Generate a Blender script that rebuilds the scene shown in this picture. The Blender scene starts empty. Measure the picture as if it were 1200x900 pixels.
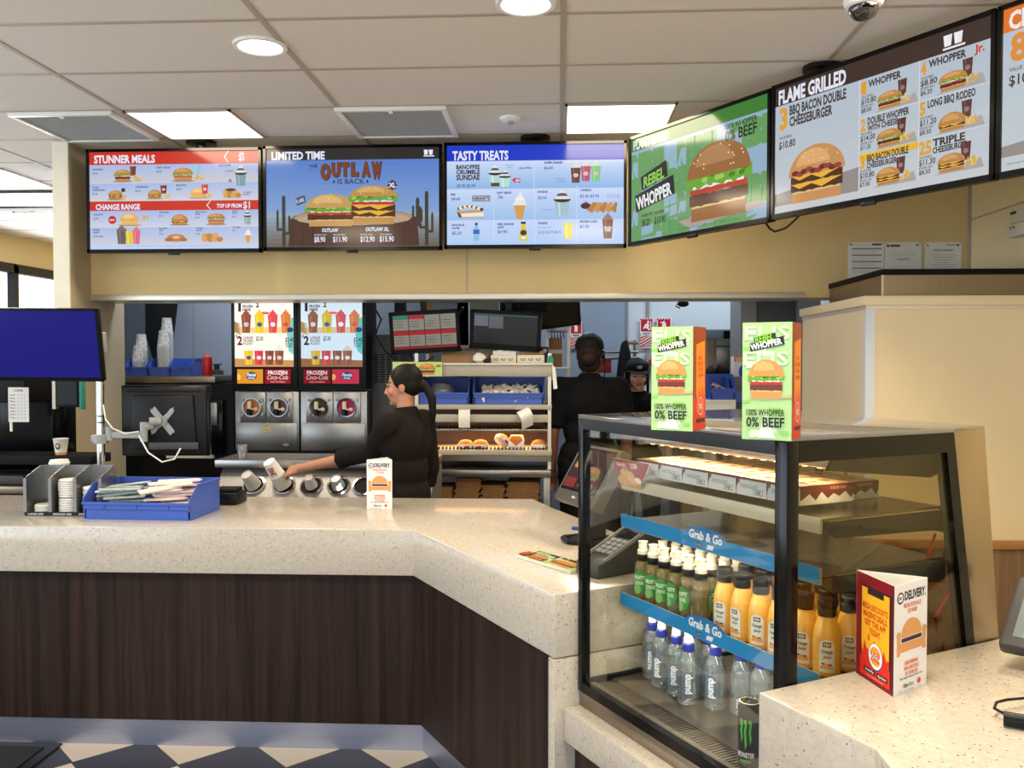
import bpy, bmesh, math, random
from mathutils import Vector, Matrix, Euler
random.seed(7)
S = bpy.context.scene
COL = S.collection
PI = math.pi
R = math.radians

# ------------------------------------------------------------------ camera
F = 1030.0                                   # focal length in pixels of the 1200x900 frame
cd = bpy.data.cameras.new('camera')
cd.sensor_width = 36.0
cd.lens = 36.0 * F / 1200.0
cam = bpy.data.objects.new('camera', cd)
COL.objects.link(cam)
cam.location = (0, 0, 1.6)
cam.rotation_euler = (R(90) - math.atan(28 / F), 0, R(3.06))
S.camera = cam
cd.clip_start = 0.05

# ------------------------------------------------------------------ exposure, world
S.view_settings.view_transform = 'Standard'
S.view_settings.look = 'None'
S.view_settings.gamma = 1.0
S.view_settings.use_curve_mapping = False
S.view_settings.exposure = 0.0
S.cycles.transparent_max_bounces = 32
S.cycles.max_bounces = 10
w = bpy.data.worlds.new('world')
S.world = w
w.use_nodes = True
bgn = w.node_tree.nodes['Background']
bgn.inputs[0].default_value = (0.80, 0.90, 1.0, 1)
bgn.inputs[1].default_value = 0.65

# ------------------------------------------------------------------ large lights
def area(name, loc, rot, sx, sy, power, col, spread=180):
    l = bpy.data.lights.new(name, 'AREA')
    l.shape = 'RECTANGLE'; l.size = sx; l.size_y = sy
    l.energy = power; l.color = col; l.spread = R(spread)
    o = bpy.data.objects.new(name, l)
    COL.objects.link(o)
    o.location = loc; o.rotation_euler = rot
    return o
# daylight through the shop front behind the camera and through the dining room windows
area('shopfront_daylight', (-0.4, -2.6, 1.5), (R(90), 0, 0), 6.5, 2.5, 88, (0.78, 0.89, 1.0))
area('side_window_daylight', (-5.7, 1.2, 1.7), (R(90), 0, R(-90)), 5.5, 1.9, 105, (0.74, 0.87, 1.0))
area('dining_window_daylight', (-5.7, 9.5, 1.7), (R(90), 0, R(-90)), 5.0, 1.9, 110, (0.9, 0.95, 1.0))
# fluorescent panels in the front ceiling, plus an added lamp brightening the right side
WARM = (1.0, 0.83, 0.60)
for lx, ly, pw in ((-2.05, 4.95, 32), (0.32, 4.95, 32), (-2.05, 1.4, 50), (0.32, 1.4, 50), (1.4, 2.8, 46)):
    area('ceiling_panel_and_fill', (lx, ly, 2.925), (0, 0, 0), 0.55, 0.55, pw, WARM)
for lx, ly in ((-4.2, 6.3), (-4.6, 8.3)):
    area('dining_panel_light', (lx, ly, 2.925), (0, 0, 0), 0.55, 0.55, 26, (1.0, 0.93, 0.82))
# unseen kitchen lamps, added and placed to brighten its walls
area('kitchen_fill_light', (1.5, 7.1, 2.85), (0, 0, 0), 1.2, 0.3, 23, (0.76, 0.89, 1.0))
area('kitchen_fill_light', (-2.3, 6.2, 2.85), (0, 0, 0), 1.2, 0.3, 21, (0.82, 0.90, 1.0))
area('kitchen_fill_light', (-0.2, 7.0, 2.85), (0, 0, 0), 1.2, 0.3, 15, (0.82, 0.91, 1.0))
# ------------------------------------------------------------------ picture geometry: sight lines from the camera
CR = cam.rotation_euler.to_matrix()
def ray(px, py):
    return CR @ Vector(((px - 600) / F, (450 - py) / F, -1))
def atY(px, py, y):
    d = ray(px, py); return Vector((0, 0, 1.6)) + d * (y / d.y)
def atZ(px, py, z):
    d = ray(px, py); return Vector((0, 0, 1.6)) + d * ((z - 1.6) / d.z)

# ------------------------------------------------------------------ colour and materials
def lin(c):
    c = c / 255.0
    return c / 12.92 if c <= 0.04045 else ((c + 0.055) / 1.055) ** 2.4
def rgb(c): return (lin(c[0]), lin(c[1]), lin(c[2]), 1.0)

def nd(nt, kind, **kw):
    n = nt.nodes.new(kind)
    for k, v in kw.items():
        if k.startswith('i_'):
            n.inputs[k[2:].replace('_', ' ')].default_value = v
        else:
            setattr(n, k, v)
    return n

def mat(name, col, rough=0.5, metal=0.0, var=0.08, scale=12.0, spec=0.5, bump=0.0, stretch=(1, 1, 1), coat=0.0):
    """principled surface with a fine procedural variation of its own colour"""
    m = bpy.data.materials.new(name); m.use_nodes = True
    nt = m.node_tree; b = nt.nodes['Principled BSDF']
    tc = nd(nt, 'ShaderNodeTexCoord')
    mp = nd(nt, 'ShaderNodeMapping'); mp.inputs['Scale'].default_value = stretch
    nt.links.new(tc.outputs['Object'], mp.inputs['Vector'])
    nz = nd(nt, 'ShaderNodeTexNoise'); nz.inputs['Scale'].default_value = scale; nz.inputs['Detail'].default_value = 4
    nt.links.new(mp.outputs[0], nz.inputs['Vector'])
    rp = nd(nt, 'ShaderNodeValToRGB')
    c = rgb(col)
    rp.color_ramp.elements[0].position = 0.3; rp.color_ramp.elements[1].position = 0.7
    rp.color_ramp.elements[0].color = (c[0] * (1 - var), c[1] * (1 - var), c[2] * (1 - var), 1)
    rp.color_ramp.elements[1].color = (min(1, c[0] * (1 + var)), min(1, c[1] * (1 + var)), min(1, c[2] * (1 + var)), 1)
    nt.links.new(nz.outputs['Fac'], rp.inputs[0])
    nt.links.new(rp.outputs[0], b.inputs['Base Color'])
    b.inputs['Roughness'].default_value = rough
    b.inputs['Metallic'].default_value = metal
    b.inputs['Specular IOR Level'].default_value = spec
    b.inputs['Coat Weight'].default_value = coat
    if bump:
        bp = nd(nt, 'ShaderNodeBump'); bp.inputs['Strength'].default_value = bump; bp.inputs['Distance'].default_value = 0.002
        nt.links.new(nz.outputs['Fac'], bp.inputs['Height']); nt.links.new(bp.outputs[0], b.inputs['Normal'])
    return m

def emit(name, col, strength):
    m = bpy.data.materials.new(name); m.use_nodes = True
    b = m.node_tree.nodes['Principled BSDF']
    b.inputs['Base Color'].default_value = rgb(col)
    b.inputs['Emission Color'].default_value = rgb(col)
    b.inputs['Emission Strength'].default_value = strength
    return m

def print_mat(name, rough=0.45):
    m = bpy.data.materials.new(name); m.use_nodes = True
    nt = m.node_tree; b = nt.nodes['Principled BSDF']
    a = nd(nt, 'ShaderNodeAttribute', attribute_name='Col')
    nt.links.new(a.outputs['Color'], b.inputs['Base Color'])
    b.inputs['Roughness'].default_value = rough
    b.inputs['Specular IOR Level'].default_value = 0.3
    return m

def screen_mat(name, strength=1.0, rough=0.12, spec=0.14):
    m = bpy.data.materials.new(name); m.use_nodes = True
    nt = m.node_tree; b = nt.nodes['Principled BSDF']
    a = nd(nt, 'ShaderNodeAttribute', attribute_name='Col')
    b.inputs['Base Color'].default_value = (0.004, 0.004, 0.004, 1)
    nt.links.new(a.outputs['Color'], b.inputs['Emission Color'])
    b.inputs['Emission Strength'].default_value = strength
    b.inputs['Roughness'].default_value = rough
    b.inputs['Specular IOR Level'].default_value = spec
    m.cycles.emission_sampling = 'NONE'
    return m

def glass_mat(name, tint=(235, 240, 236), refl=1.0, body=0.0, bodycol=(255, 255, 255), rough=0.02, ior=1.45):
    """thin clear sheet: transparent with a fresnel reflection, optionally a little milky"""
    m = bpy.data.materials.new(name); m.use_nodes = True
    nt = m.node_tree; nt.nodes.remove(nt.nodes['Principled BSDF'])
    out = nt.nodes['Material Output']
    tr = nd(nt, 'ShaderNodeBsdfTransparent'); tr.inputs[0].default_value = rgb(tint)
    gl = nd(nt, 'ShaderNodeBsdfGlossy'); gl.inputs['Roughness'].default_value = rough
    fr = nd(nt, 'ShaderNodeFresnel'); fr.inputs['IOR'].default_value = ior
    nz = nd(nt, 'ShaderNodeTexNoise'); nz.inputs['Scale'].default_value = 6
    ml = nd(nt, 'ShaderNodeMath', operation='MULTIPLY'); ml.inputs[1].default_value = refl
    nt.links.new(fr.outputs[0], ml.inputs[0])
    base = tr
    if body:
        df = nd(nt, 'ShaderNodeBsdfDiffuse'); df.inputs[0].default_value = rgb(bodycol)
        mb = nd(nt, 'ShaderNodeMath', operation='MULTIPLY'); mb.inputs[1].default_value = body * 2
        nt.links.new(nz.outputs['Fac'], mb.inputs[0])
        mx = nd(nt, 'ShaderNodeMixShader')
        nt.links.new(mb.outputs[0], mx.inputs[0]); nt.links.new(tr.outputs[0], mx.inputs[1]); nt.links.new(df.outputs[0], mx.inputs[2])
        base = mx
    m2 = nd(nt, 'ShaderNodeMixShader')
    nt.links.new(ml.outputs[0], m2.inputs[0]); nt.links.new(base.outputs[0], m2.inputs[1]); nt.links.new(gl.outputs[0], m2.inputs[2])
    nt.links.new(m2.outputs[0], out.inputs[0])
    return m

def stone_mat(name):
    m = bpy.data.materials.new(name); m.use_nodes = True
    nt = m.node_tree; b = nt.nodes['Principled BSDF']
    tc = nd(nt, 'ShaderNodeTexCoord')
    nz = nd(nt, 'ShaderNodeTexNoise'); nz.inputs['Scale'].default_value = 60; nz.inputs['Detail'].default_value = 6
    nt.links.new(tc.outputs['Object'], nz.inputs['Vector'])
    rp = nd(nt, 'ShaderNodeValToRGB')
    rp.color_ramp.elements[0].position = 0.35; rp.color_ramp.elements[1].position = 0.65
    rp.color_ramp.elements[0].color = rgb((184, 176, 163)); rp.color_ramp.elements[1].color = rgb((194, 186, 173))
    nt.links.new(nz.outputs['Fac'], rp.inputs[0])
    last = rp.outputs[0]
    for sc, size, keep, colr in ((110, 0.24, 0.86, (112, 102, 92)), (200, 0.30, 0.78, (162, 150, 134)), (80, 0.17, 0.88, (84, 76, 70))):
        v = nd(nt, 'ShaderNodeTexVoronoi'); v.inputs['Scale'].default_value = sc
        nt.links.new(tc.outputs['Object'], v.inputs['Vector'])
        lt = nd(nt, 'ShaderNodeMath', operation='LESS_THAN'); lt.inputs[1].default_value = size
        nt.links.new(v.outputs['Distance'], lt.inputs[0])
        sp = nd(nt, 'ShaderNodeSeparateColor'); nt.links.new(v.outputs['Color'], sp.inputs[0])
        gt = nd(nt, 'ShaderNodeMath', operation='GREATER_THAN'); gt.inputs[1].default_value = keep
        nt.links.new(sp.outputs[0], gt.inputs[0])
        mu = nd(nt, 'ShaderNodeMath', operation='MULTIPLY')
        nt.links.new(lt.outputs[0], mu.inputs[0]); nt.links.new(gt.outputs[0], mu.inputs[1])
        mx = nd(nt, 'ShaderNodeMixRGB')
        nt.links.new(mu.outputs[0], mx.inputs[0]); nt.links.new(last, mx.inputs[1]); mx.inputs[2].default_value = rgb(colr)
        last = mx.outputs[0]
    nt.links.new(last, b.inputs['Base Color'])
    b.inputs['Roughness'].default_value = 0.16
    b.inputs['Specular IOR Level'].default_value = 0.6
    return m

def wood_mat(name, dark, light, sx=28.0, sz=0.8, rough=0.38):
    m = bpy.data.materials.new(name); m.use_nodes = True
    nt = m.node_tree; b = nt.nodes['Principled BSDF']
    tc = nd(nt, 'ShaderNodeTexCoord')
    mp = nd(nt, 'ShaderNodeMapping'); mp.inputs['Scale'].default_value = (sx, sx, sz)
    nt.links.new(tc.outputs['Object'], mp.inputs['Vector'])
    nz = nd(nt, 'ShaderNodeTexNoise'); nz.inputs['Scale'].default_value = 1.0; nz.inputs['Detail'].default_value = 7; nz.inputs['Roughness'].default_value = 0.65
    nz.inputs['Distortion'].default_value = 0.35
    nt.links.new(mp.outputs[0], nz.inputs['Vector'])
    rp = nd(nt, 'ShaderNodeValToRGB')
    rp.color_ramp.elements[0].position = 0.34; rp.color_ramp.elements[1].position = 0.72
    rp.color_ramp.elements[0].color = rgb(dark); rp.color_ramp.elements[1].color = rgb(light)
    nt.links.new(nz.outputs['Fac'], rp.inputs[0]); nt.links.new(rp.outputs[0], b.inputs['Base Color'])
    b.inputs['Roughness'].default_value = rough
    b.inputs['Specular IOR Level'].default_value = 0.22
    return m

def floor_mat(name):
    m = bpy.data.materials.new(name); m.use_nodes = True
    nt = m.node_tree; b = nt.nodes['Principled BSDF']
    tc = nd(nt, 'ShaderNodeTexCoord')
    mp = nd(nt, 'ShaderNodeMapping'); mp.inputs['Rotation'].default_value = (0, 0, R(45)); mp.inputs['Location'].default_value = (0.2588, -0.30, 0.003)
    s = 1 / 0.305; mp.inputs['Scale'].default_value = (s, s, s)
    nt.links.new(tc.outputs['Object'], mp.inputs['Vector'])
    ck = nd(nt, 'ShaderNodeTexChecker'); ck.inputs['Scale'].default_value = 1.0
    ck.inputs['Color1'].default_value = rgb((42, 38, 42)); ck.inputs['Color2'].default_value = rgb((190, 178, 158))
    nt.links.new(mp.outputs[0], ck.inputs['Vector'])
    sp = nd(nt, 'ShaderNodeSeparateXYZ'); nt.links.new(mp.outputs[0], sp.inputs[0])
    prev = None
    for ax in (0, 1):
        fr = nd(nt, 'ShaderNodeMath', operation='FRACT'); nt.links.new(sp.outputs[ax], fr.inputs[0])
        pp = nd(nt, 'ShaderNodeMath', operation='PINGPONG'); pp.inputs[1].default_value = 0.5; nt.links.new(fr.outputs[0], pp.inputs[0])
        lt = nd(nt, 'ShaderNodeMath', operation='LESS_THAN'); lt.inputs[1].default_value = 0.012; nt.links.new(pp.outputs[0], lt.inputs[0])
        if prev is None: prev = lt
        else:
            mx_ = nd(nt, 'ShaderNodeMath', operation='MAXIMUM'); nt.links.new(prev.outputs[0], mx_.inputs[0]); nt.links.new(lt.outputs[0], mx_.inputs[1]); prev = mx_
    mx = nd(nt, 'ShaderNodeMixRGB'); nt.links.new(prev.outputs[0], mx.inputs[0]); nt.links.new(ck.outputs[0], mx.inputs[1]); mx.inputs[2].default_value = rgb((40, 36, 34))
    nt.links.new(mx.outputs[0], b.inputs['Base Color'])
    b.inputs['Roughness'].default_value = 0.34
    b.inputs['Specular IOR Level'].default_value = 0.3
    return m

M = {}
def mk():
    M['ceiling'] = mat('ceiling_tile', (220, 213, 206), 0.9, var=0.03, scale=40)
    M['tbar'] = mat('ceiling_bar', (176, 164, 150), 0.6, var=0.03)
    M['tan'] = mat('tan_paint', (222, 196, 138), 0.75, var=0.02, scale=5)
    M['nib'] = mat('nib_shaded', (176, 163, 138), 0.7, var=0.03, scale=5)  # nib side, toned duller than the front to carry its shade
    M['niblit'] = mat('nib_lit', (236, 230, 210), 0.6, var=0.02)  # same nib, made paler as its daylit front
    M['cream'] = mat('cream_panel', (226, 208, 172), 0.5, var=0.02, scale=4)
    M['white'] = mat('white_paint', (242, 226, 178), 0.7, var=0.02)
    M['kitchenwhite'] = mat('kitchen_white', (200, 206, 212), 0.6, var=0.03, scale=3)
    M['coolblue'] = mat('coolroom_panel', (140, 152, 172), 0.5, var=0.03, scale=3)
    M['stone'] = stone_mat('speckled_stone')
    M['darkwood'] = wood_mat('dark_wood_laminate', (24, 14, 11), (58, 40, 33), rough=0.5)
    M['greywood'] = wood_mat('taupe_wood_laminate', (112, 88, 66), (148, 122, 96), sx=40)
    M['rail'] = wood_mat('oak_rail', (160, 112, 62), (186, 138, 86), sx=6, sz=30)
    M['steel'] = mat('brushed_steel', (160, 158, 154), 0.34, 1.0, var=0.06, scale=6, stretch=(1, 1, 30))
    M['steelw'] = mat('warm_steel', (150, 136, 118), 0.32, 1.0, var=0.06, scale=6, stretch=(30, 1, 1))
    M['kick'] = mat('brushed_aluminium', (180, 184, 204), 0.42, 1.0, var=0.05, scale=4, stretch=(1, 1, 20))
    M['alum'] = mat('pale_aluminium', (214, 208, 192), 0.4, 0.6, var=0.03)
    M['satin'] = mat('satin_steel', (150, 148, 146), 0.55, 1.0, var=0.05, scale=5, stretch=(20, 1, 1))
    M['chrome'] = mat('chrome', (220, 220, 222), 0.1, 1.0, var=0.02)
    M['black'] = mat('black_plastic', (15, 15, 16), 0.4, var=0.1, spec=0.25)
    M['blackgloss'] = mat('black_gloss', (10, 10, 11), 0.16, var=0.1, spec=0.22)
    M['blackmatt'] = mat('black_matt', (15, 15, 16), 0.7, var=0.15, spec=0.2)
    M['darkgrey'] = mat('dark_grey_plastic', (58, 58, 60), 0.45, var=0.08)
    M['grey'] = mat('grey_plastic', (150, 152, 154), 0.45, var=0.05)
    M['greypaint'] = mat('grey_paint', (138, 140, 140), 0.6, var=0.05)
    M['beigemetal'] = mat('putty_metal', (176, 170, 154), 0.45, 0.1, var=0.05)
    M['whiteplastic'] = mat('white_plastic', (236, 234, 228), 0.4, var=0.03)
    M['creamplastic'] = mat('cream_plastic', (226, 218, 196), 0.35, var=0.03)
    M['paper'] = mat('paper', (236, 234, 226), 0.8, var=0.03)
    M['bluebin'] = mat('blue_bin_plastic', (60, 92, 182), 0.42, var=0.06, scale=8)
    M['red'] = mat('red_plastic', (196, 26, 30), 0.35, var=0.05)
    M['teal'] = mat('teal_plastic', (40, 130, 110), 0.5, var=0.05)
    M['card'] = mat('brown_cardboard', (158, 122, 84), 0.8, var=0.08, scale=30)
    M['kraft'] = mat('kraft_paper', (150, 112, 72), 0.85, var=0.12, scale=30)
    M['bun'] = mat('toasted_bun', (214, 150, 70), 0.6, var=0.15, scale=25)
    M['wrap'] = mat('white_wrap', (240, 232, 216), 0.6, var=0.06, scale=40)
    M['skin'] = mat('skin_tan', (184, 128, 98), 0.5, var=0.04, scale=20)
    M['skinlight'] = mat('skin_light', (206, 156, 132), 0.5, var=0.04, scale=20)
    M['skindark'] = mat('skin_deep', (120, 80, 60), 0.5, var=0.04, scale=20)
    M['lips'] = mat('lips', (150, 84, 74), 0.45, var=0.03)
    M['eye'] = mat('eye_dark', (32, 22, 18), 0.3, var=0.03)
    M['hair'] = mat('black_hair', (16, 12, 11), 0.6, spec=0.2, var=0.3, scale=60, stretch=(1, 1, 0.2))
    M['hairbrown'] = mat('brown_hair', (38, 22, 17), 0.6, spec=0.2, var=0.3, scale=60, stretch=(1, 1, 0.2))
    M['shirt'] = mat('dark_brown_shirt', (30, 25, 23), 0.9, spec=0.12, var=0.14, scale=18, bump=0.4)
    M['shirtblack'] = mat('black_shirt', (15, 15, 17), 0.9, spec=0.12, var=0.14, scale=18, bump=0.4)
    M['trouser'] = mat('black_trousers', (16, 15, 16), 0.9, spec=0.12, var=0.12, scale=14, bump=0.3)
    M['print'] = print_mat('printed_ink')
    M['printgloss'] = print_mat('glossy_print', 0.22)
    M['screen'] = screen_mat('lit_display', 0.95)
    M['dimscreen'] = screen_mat('dim_display', 0.75, 0.16)
    M['lightbox'] = screen_mat('lit_poster', 1.05, 0.2)
    M['glass'] = glass_mat('case_glass', (251, 251, 248), 0.18)
    M['glassdark'] = glass_mat('smoked_glass', (230, 226, 212), 0.1)
    M['clear'] = glass_mat('clear_plastic', (236, 240, 244), 1.3, 0.16, (245, 248, 250), 0.06)
    M['clearblue'] = glass_mat('water_bottle_plastic', (232, 240, 240), 1.2, 0.17, (214, 228, 236), 0.05)
    M['clearamber'] = glass_mat('juice_drink_plastic', (226, 214, 168), 1.2, 0.26, (200, 180, 116), 0.05)
    M['milky'] = glass_mat('milky_plastic', (244, 244, 244), 1.0, 0.42, (240, 242, 244), 0.25)
    M['orange'] = mat('orange_juice', (244, 186, 66), 0.3, var=0.06, scale=20, coat=0.6)
    M['tube'] = emit('fluorescent_diffuser', (255, 250, 240), 3.2)
    M['lamp'] = emit('downlight_lamp', (255, 250, 240), 6.0)
    M['window'] = emit('bright_daylight', (240, 246, 255), 1.6)
    M['led'] = emit('warm_led', (255, 226, 160), 8.0)
    M['heat'] = emit('heat_lamp', (255, 150, 60), 6.0)
mk()

# ------------------------------------------------------------------ mesh helpers
class MB:
    """collects shapes, links them as ONE mesh object"""
    def __init__(s): s.v = []; s.f = []; s.mi = 0; s.T = Matrix.Identity(4)
    def at(s, loc=(0, 0, 0), rot=(0, 0, 0)):
        s.T = Matrix.Translation(loc) @ Euler(rot).to_matrix().to_4x4(); return s
    def add(s, vs, fs, smooth=False):
        o = len(s.v); T = s.T
        s.v += [T @ Vector(p) for p in vs]
        s.f += [([i + o for i in f], s.mi, smooth) for f in fs]
        return s
    def box(s, x0, x1, y0, y1, z0, z1, bev=0.0):
        vs = [(x, y, z) for x in (x0, x1) for y in (y0, y1) for z in (z0, z1)]
        fs = [(0, 1, 3, 2), (4, 6, 7, 5), (0, 4, 5, 1), (2, 3, 7, 6), (0, 2, 6, 4), (1, 5, 7, 3)]
        if bev <= 0: return s.add(vs, fs)
        bm = bmesh.new(); bv = [bm.verts.new(p) for p in vs]
        for f in fs: bm.faces.new([bv[i] for i in f])
        bmesh.ops.bevel(bm, geom=list(bm.edges), offset=bev, segments=2, profile=0.5, affect='EDGES')
        return s._bm(bm, True)
    def _bm(s, bm, smooth=False):
        bm.verts.index_update()
        vs = [v.co.copy() for v in bm.verts]; fs = [[v.index for v in f.verts] for f in bm.faces]
        bm.free(); return s.add(vs, fs, smooth)
    def prism(s, pts, z0, z1, bev=0.0, axis='z'):
        def P(p, z):
            return (p[0], p[1], z) if axis == 'z' else ((p[0], z, p[1]) if axis == 'y' else (z, p[0], p[1]))
        n = len(pts)
        vs = [P(p, z0) for p in pts] + [P(p, z1) for p in pts]
        fs = [list(range(n))[::-1], list(range(n, 2 * n))] + [(i, (i + 1) % n, n + (i + 1) % n, n + i) for i in range(n)]
        bm = bmesh.new(); bv = [bm.verts.new(p) for p in vs]
        for f in fs: bm.faces.new([bv[i] for i in f])
        bmesh.ops.recalc_face_normals(bm, faces=list(bm.faces))
        if bev: bmesh.ops.bevel(bm, geom=list(bm.edges), offset=bev, segments=2, profile=0.5, affect='EDGES')
        return s._bm(bm, bool(bev))
    def lathe(s, prof, c=(0, 0, 0), n=24, cap=True, axis='z'):
        vs, fs = [], []
        for r, z in prof:
            for k in range(n):
                a = 2 * PI * k / n
                x, y = r * math.cos(a), r * math.sin(a)
                p = (x, y, z) if axis == 'z' else ((x, z, -y) if axis == 'y' else (z, x, y))
                vs.append((c[0] + p[0], c[1] + p[1], c[2] + p[2]))
        for i in range(len(prof) - 1):
            for k in range(n):
                fs.append((i * n + k, i * n + (k + 1) % n, (i + 1) * n + (k + 1) % n, (i + 1) * n + k))
        if cap:
            fs.append(list(range(n))[::-1]); fs.append([(len(prof) - 1) * n + k for k in range(n)])
        return s.add(vs, fs, True)
    def cyl(s, p0, p1, r0, r1=None, n=20):
        r1 = r0 if r1 is None else r1
        p0, p1 = Vector(p0), Vector(p1); d = (p1 - p0)
        q = d.to_track_quat('Z', 'Y').to_matrix()
        vs = []
        for p, r in ((p0, r0), (p1, r1)):
            for k in range(n):
                a = 2 * PI * k / n
                vs.append(p + q @ Vector((r * math.cos(a), r * math.sin(a), 0)))
        fs = [(k, (k + 1) % n, n + (k + 1) % n, n + k) for k in range(n)] + [list(range(n))[::-1], list(range(n, 2 * n))]
        return s.add(vs, fs, True)
    def ell(s, c, r, rot=None, n=20, m=12):
        q = Euler(rot).to_matrix() if rot else Matrix.Identity(3)
        vs = [Vector(c) + q @ Vector((0, 0, -r[2]))]; fs = []
        for i in range(1, m):
            t = -PI / 2 + PI * i / m
            for k in range(n):
                a = 2 * PI * k / n
                vs.append(Vector(c) + q @ Vector((r[0] * math.cos(t) * math.cos(a), r[1] * math.cos(t) * math.sin(a), r[2] * math.sin(t))))
        vs.append(Vector(c) + q @ Vector((0, 0, r[2]))); top = len(vs) - 1
        for k in range(n): fs.append((0, 1 + (k + 1) % n, 1 + k))
        for i in range(m - 2):
            for k in range(n):
                fs.append((1 + i * n + k, 1 + i * n + (k + 1) % n, 1 + (i + 1) * n + (k + 1) % n, 1 + (i + 1) * n + k))
        b = 1 + (m - 2) * n
        for k in range(n): fs.append((b + k, b + (k + 1) % n, top))
        return s.add(vs, fs, True)
    def cap(s, p0, p1, r0, r1=None, n=14):
        r1 = r0 if r1 is None else r1
        s.cyl(p0, p1, r0, r1, n); s.ell(p0, (r0,) * 3, n=n, m=8); s.ell(p1, (r1,) * 3, n=n, m=8); return s
    def tube(s, pts, r, n=10):
        pts = [Vector(p) for p in pts]; vs, fs = [], []
        for i, p in enumerate(pts):
            d = (pts[min(i + 1, len(pts) - 1)] - pts[max(i - 1, 0)]).normalized()
            q = d.to_track_quat('Z', 'Y').to_matrix()
            for k in range(n):
                a = 2 * PI * k / n; vs.append(p + q @ Vector((r * math.cos(a), r * math.sin(a), 0)))
        for i in range(len(pts) - 1):
            for k in range(n): fs.append((i * n + k, i * n + (k + 1) % n, (i + 1) * n + (k + 1) % n, (i + 1) * n + k))
        fs.append(list(range(n))[::-1]); fs.append([(len(pts) - 1) * n + k for k in range(n)])
        return s.add(vs, fs, True)
    def build(s, name, mats, parent=None, loc=None, rotz=0.0):
        if not isinstance(mats, (list, tuple)): mats = [mats]
        me = bpy.data.meshes.new(name)
        me.from_pydata([tuple(p) for p in s.v], [], [f[0] for f in s.f])
        for m_ in mats: me.materials.append(m_)
        for p, f in zip(me.polygons, s.f): p.material_index = f[1]; p.use_smooth = f[2]
        me.validate(); me.update()
        if any(f[2] for f in s.f): me.set_sharp_from_angle(angle=R(38))
        return link(name, me, parent, loc, rotz)

def link(name, me, parent=None, loc=None, rotz=0.0):
    o = bpy.data.objects.new(name, me); COL.objects.link(o)
    if parent is not None: o.parent = parent
    if loc is not None: o.location = loc
    o.rotation_euler.z = rotz
    return o

def tag(o, label, cat, group=None):
    o['label'] = label; o['category'] = cat
    if group: o['group'] = group
    return o
def thing(name, label, cat, loc=(0, 0, 0), rotz=0.0, group=None, rot=None):
    o = bpy.data.objects.new(name, None); COL.objects.link(o)
    o.empty_display_size = 0.1
    o.location = loc; o.rotation_euler = rot if rot else (0, 0, rotz)
    return tag(o, label, cat, group)
def struct(o):
    o['kind'] = 'structure'; return o
def dup(root, loc, rotz=None, label=None, group=None, rot=None):
    def cp(o, par):
        c = o.copy(); COL.objects.link(c)
        if par is not None: c.parent = par
        for ch in list(o.children): cp(ch, c)
        return c
    r = cp(root, None); r.location = loc
    if rotz is not None: r.rotation_euler = (0, 0, rotz)
    if rot is not None: r.rotation_euler = rot
    if label: r['label'] = label
    if group: r['group'] = group
    return r

# ------------------------------------------------------------------ flat artwork (screens, posters, cartons)
_tx = {}
def _text_mesh(body, bold, shear=0.0):
    if 0.04 < bold < 0.09: bold = 0.038
    if '%' in body or '$' in body: bold = min(bold, 0.02)
    k = (body, bold, shear)
    if k in _tx: return _tx[k]
    cu = bpy.data.curves.new('t', 'FONT'); cu.body = body; cu.size = 1.0; cu.offset = bold; cu.shear = shear; cu.resolution_u = 2
    ob = bpy.data.objects.new('t', cu); COL.objects.link(ob)
    dg = bpy.context.evaluated_depsgraph_get(); dg.update()
    ev = ob.evaluated_get(dg); me = ev.to_mesh()
    vs = [(v.co.x, v.co.y) for v in me.vertices]; fs = [list(p.vertices) for p in me.polygons]
    ev.to_mesh_clear(); bpy.data.objects.remove(ob); bpy.data.curves.remove(cu)
    if not vs: vs = [(0, 0)]
    _tx[k] = (vs, fs); return _tx[k]
_capv = _text_mesh('H', 0.0)[0]
CAPH = max(p[1] for p in _capv) - min(p[1] for p in _capv)

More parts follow.
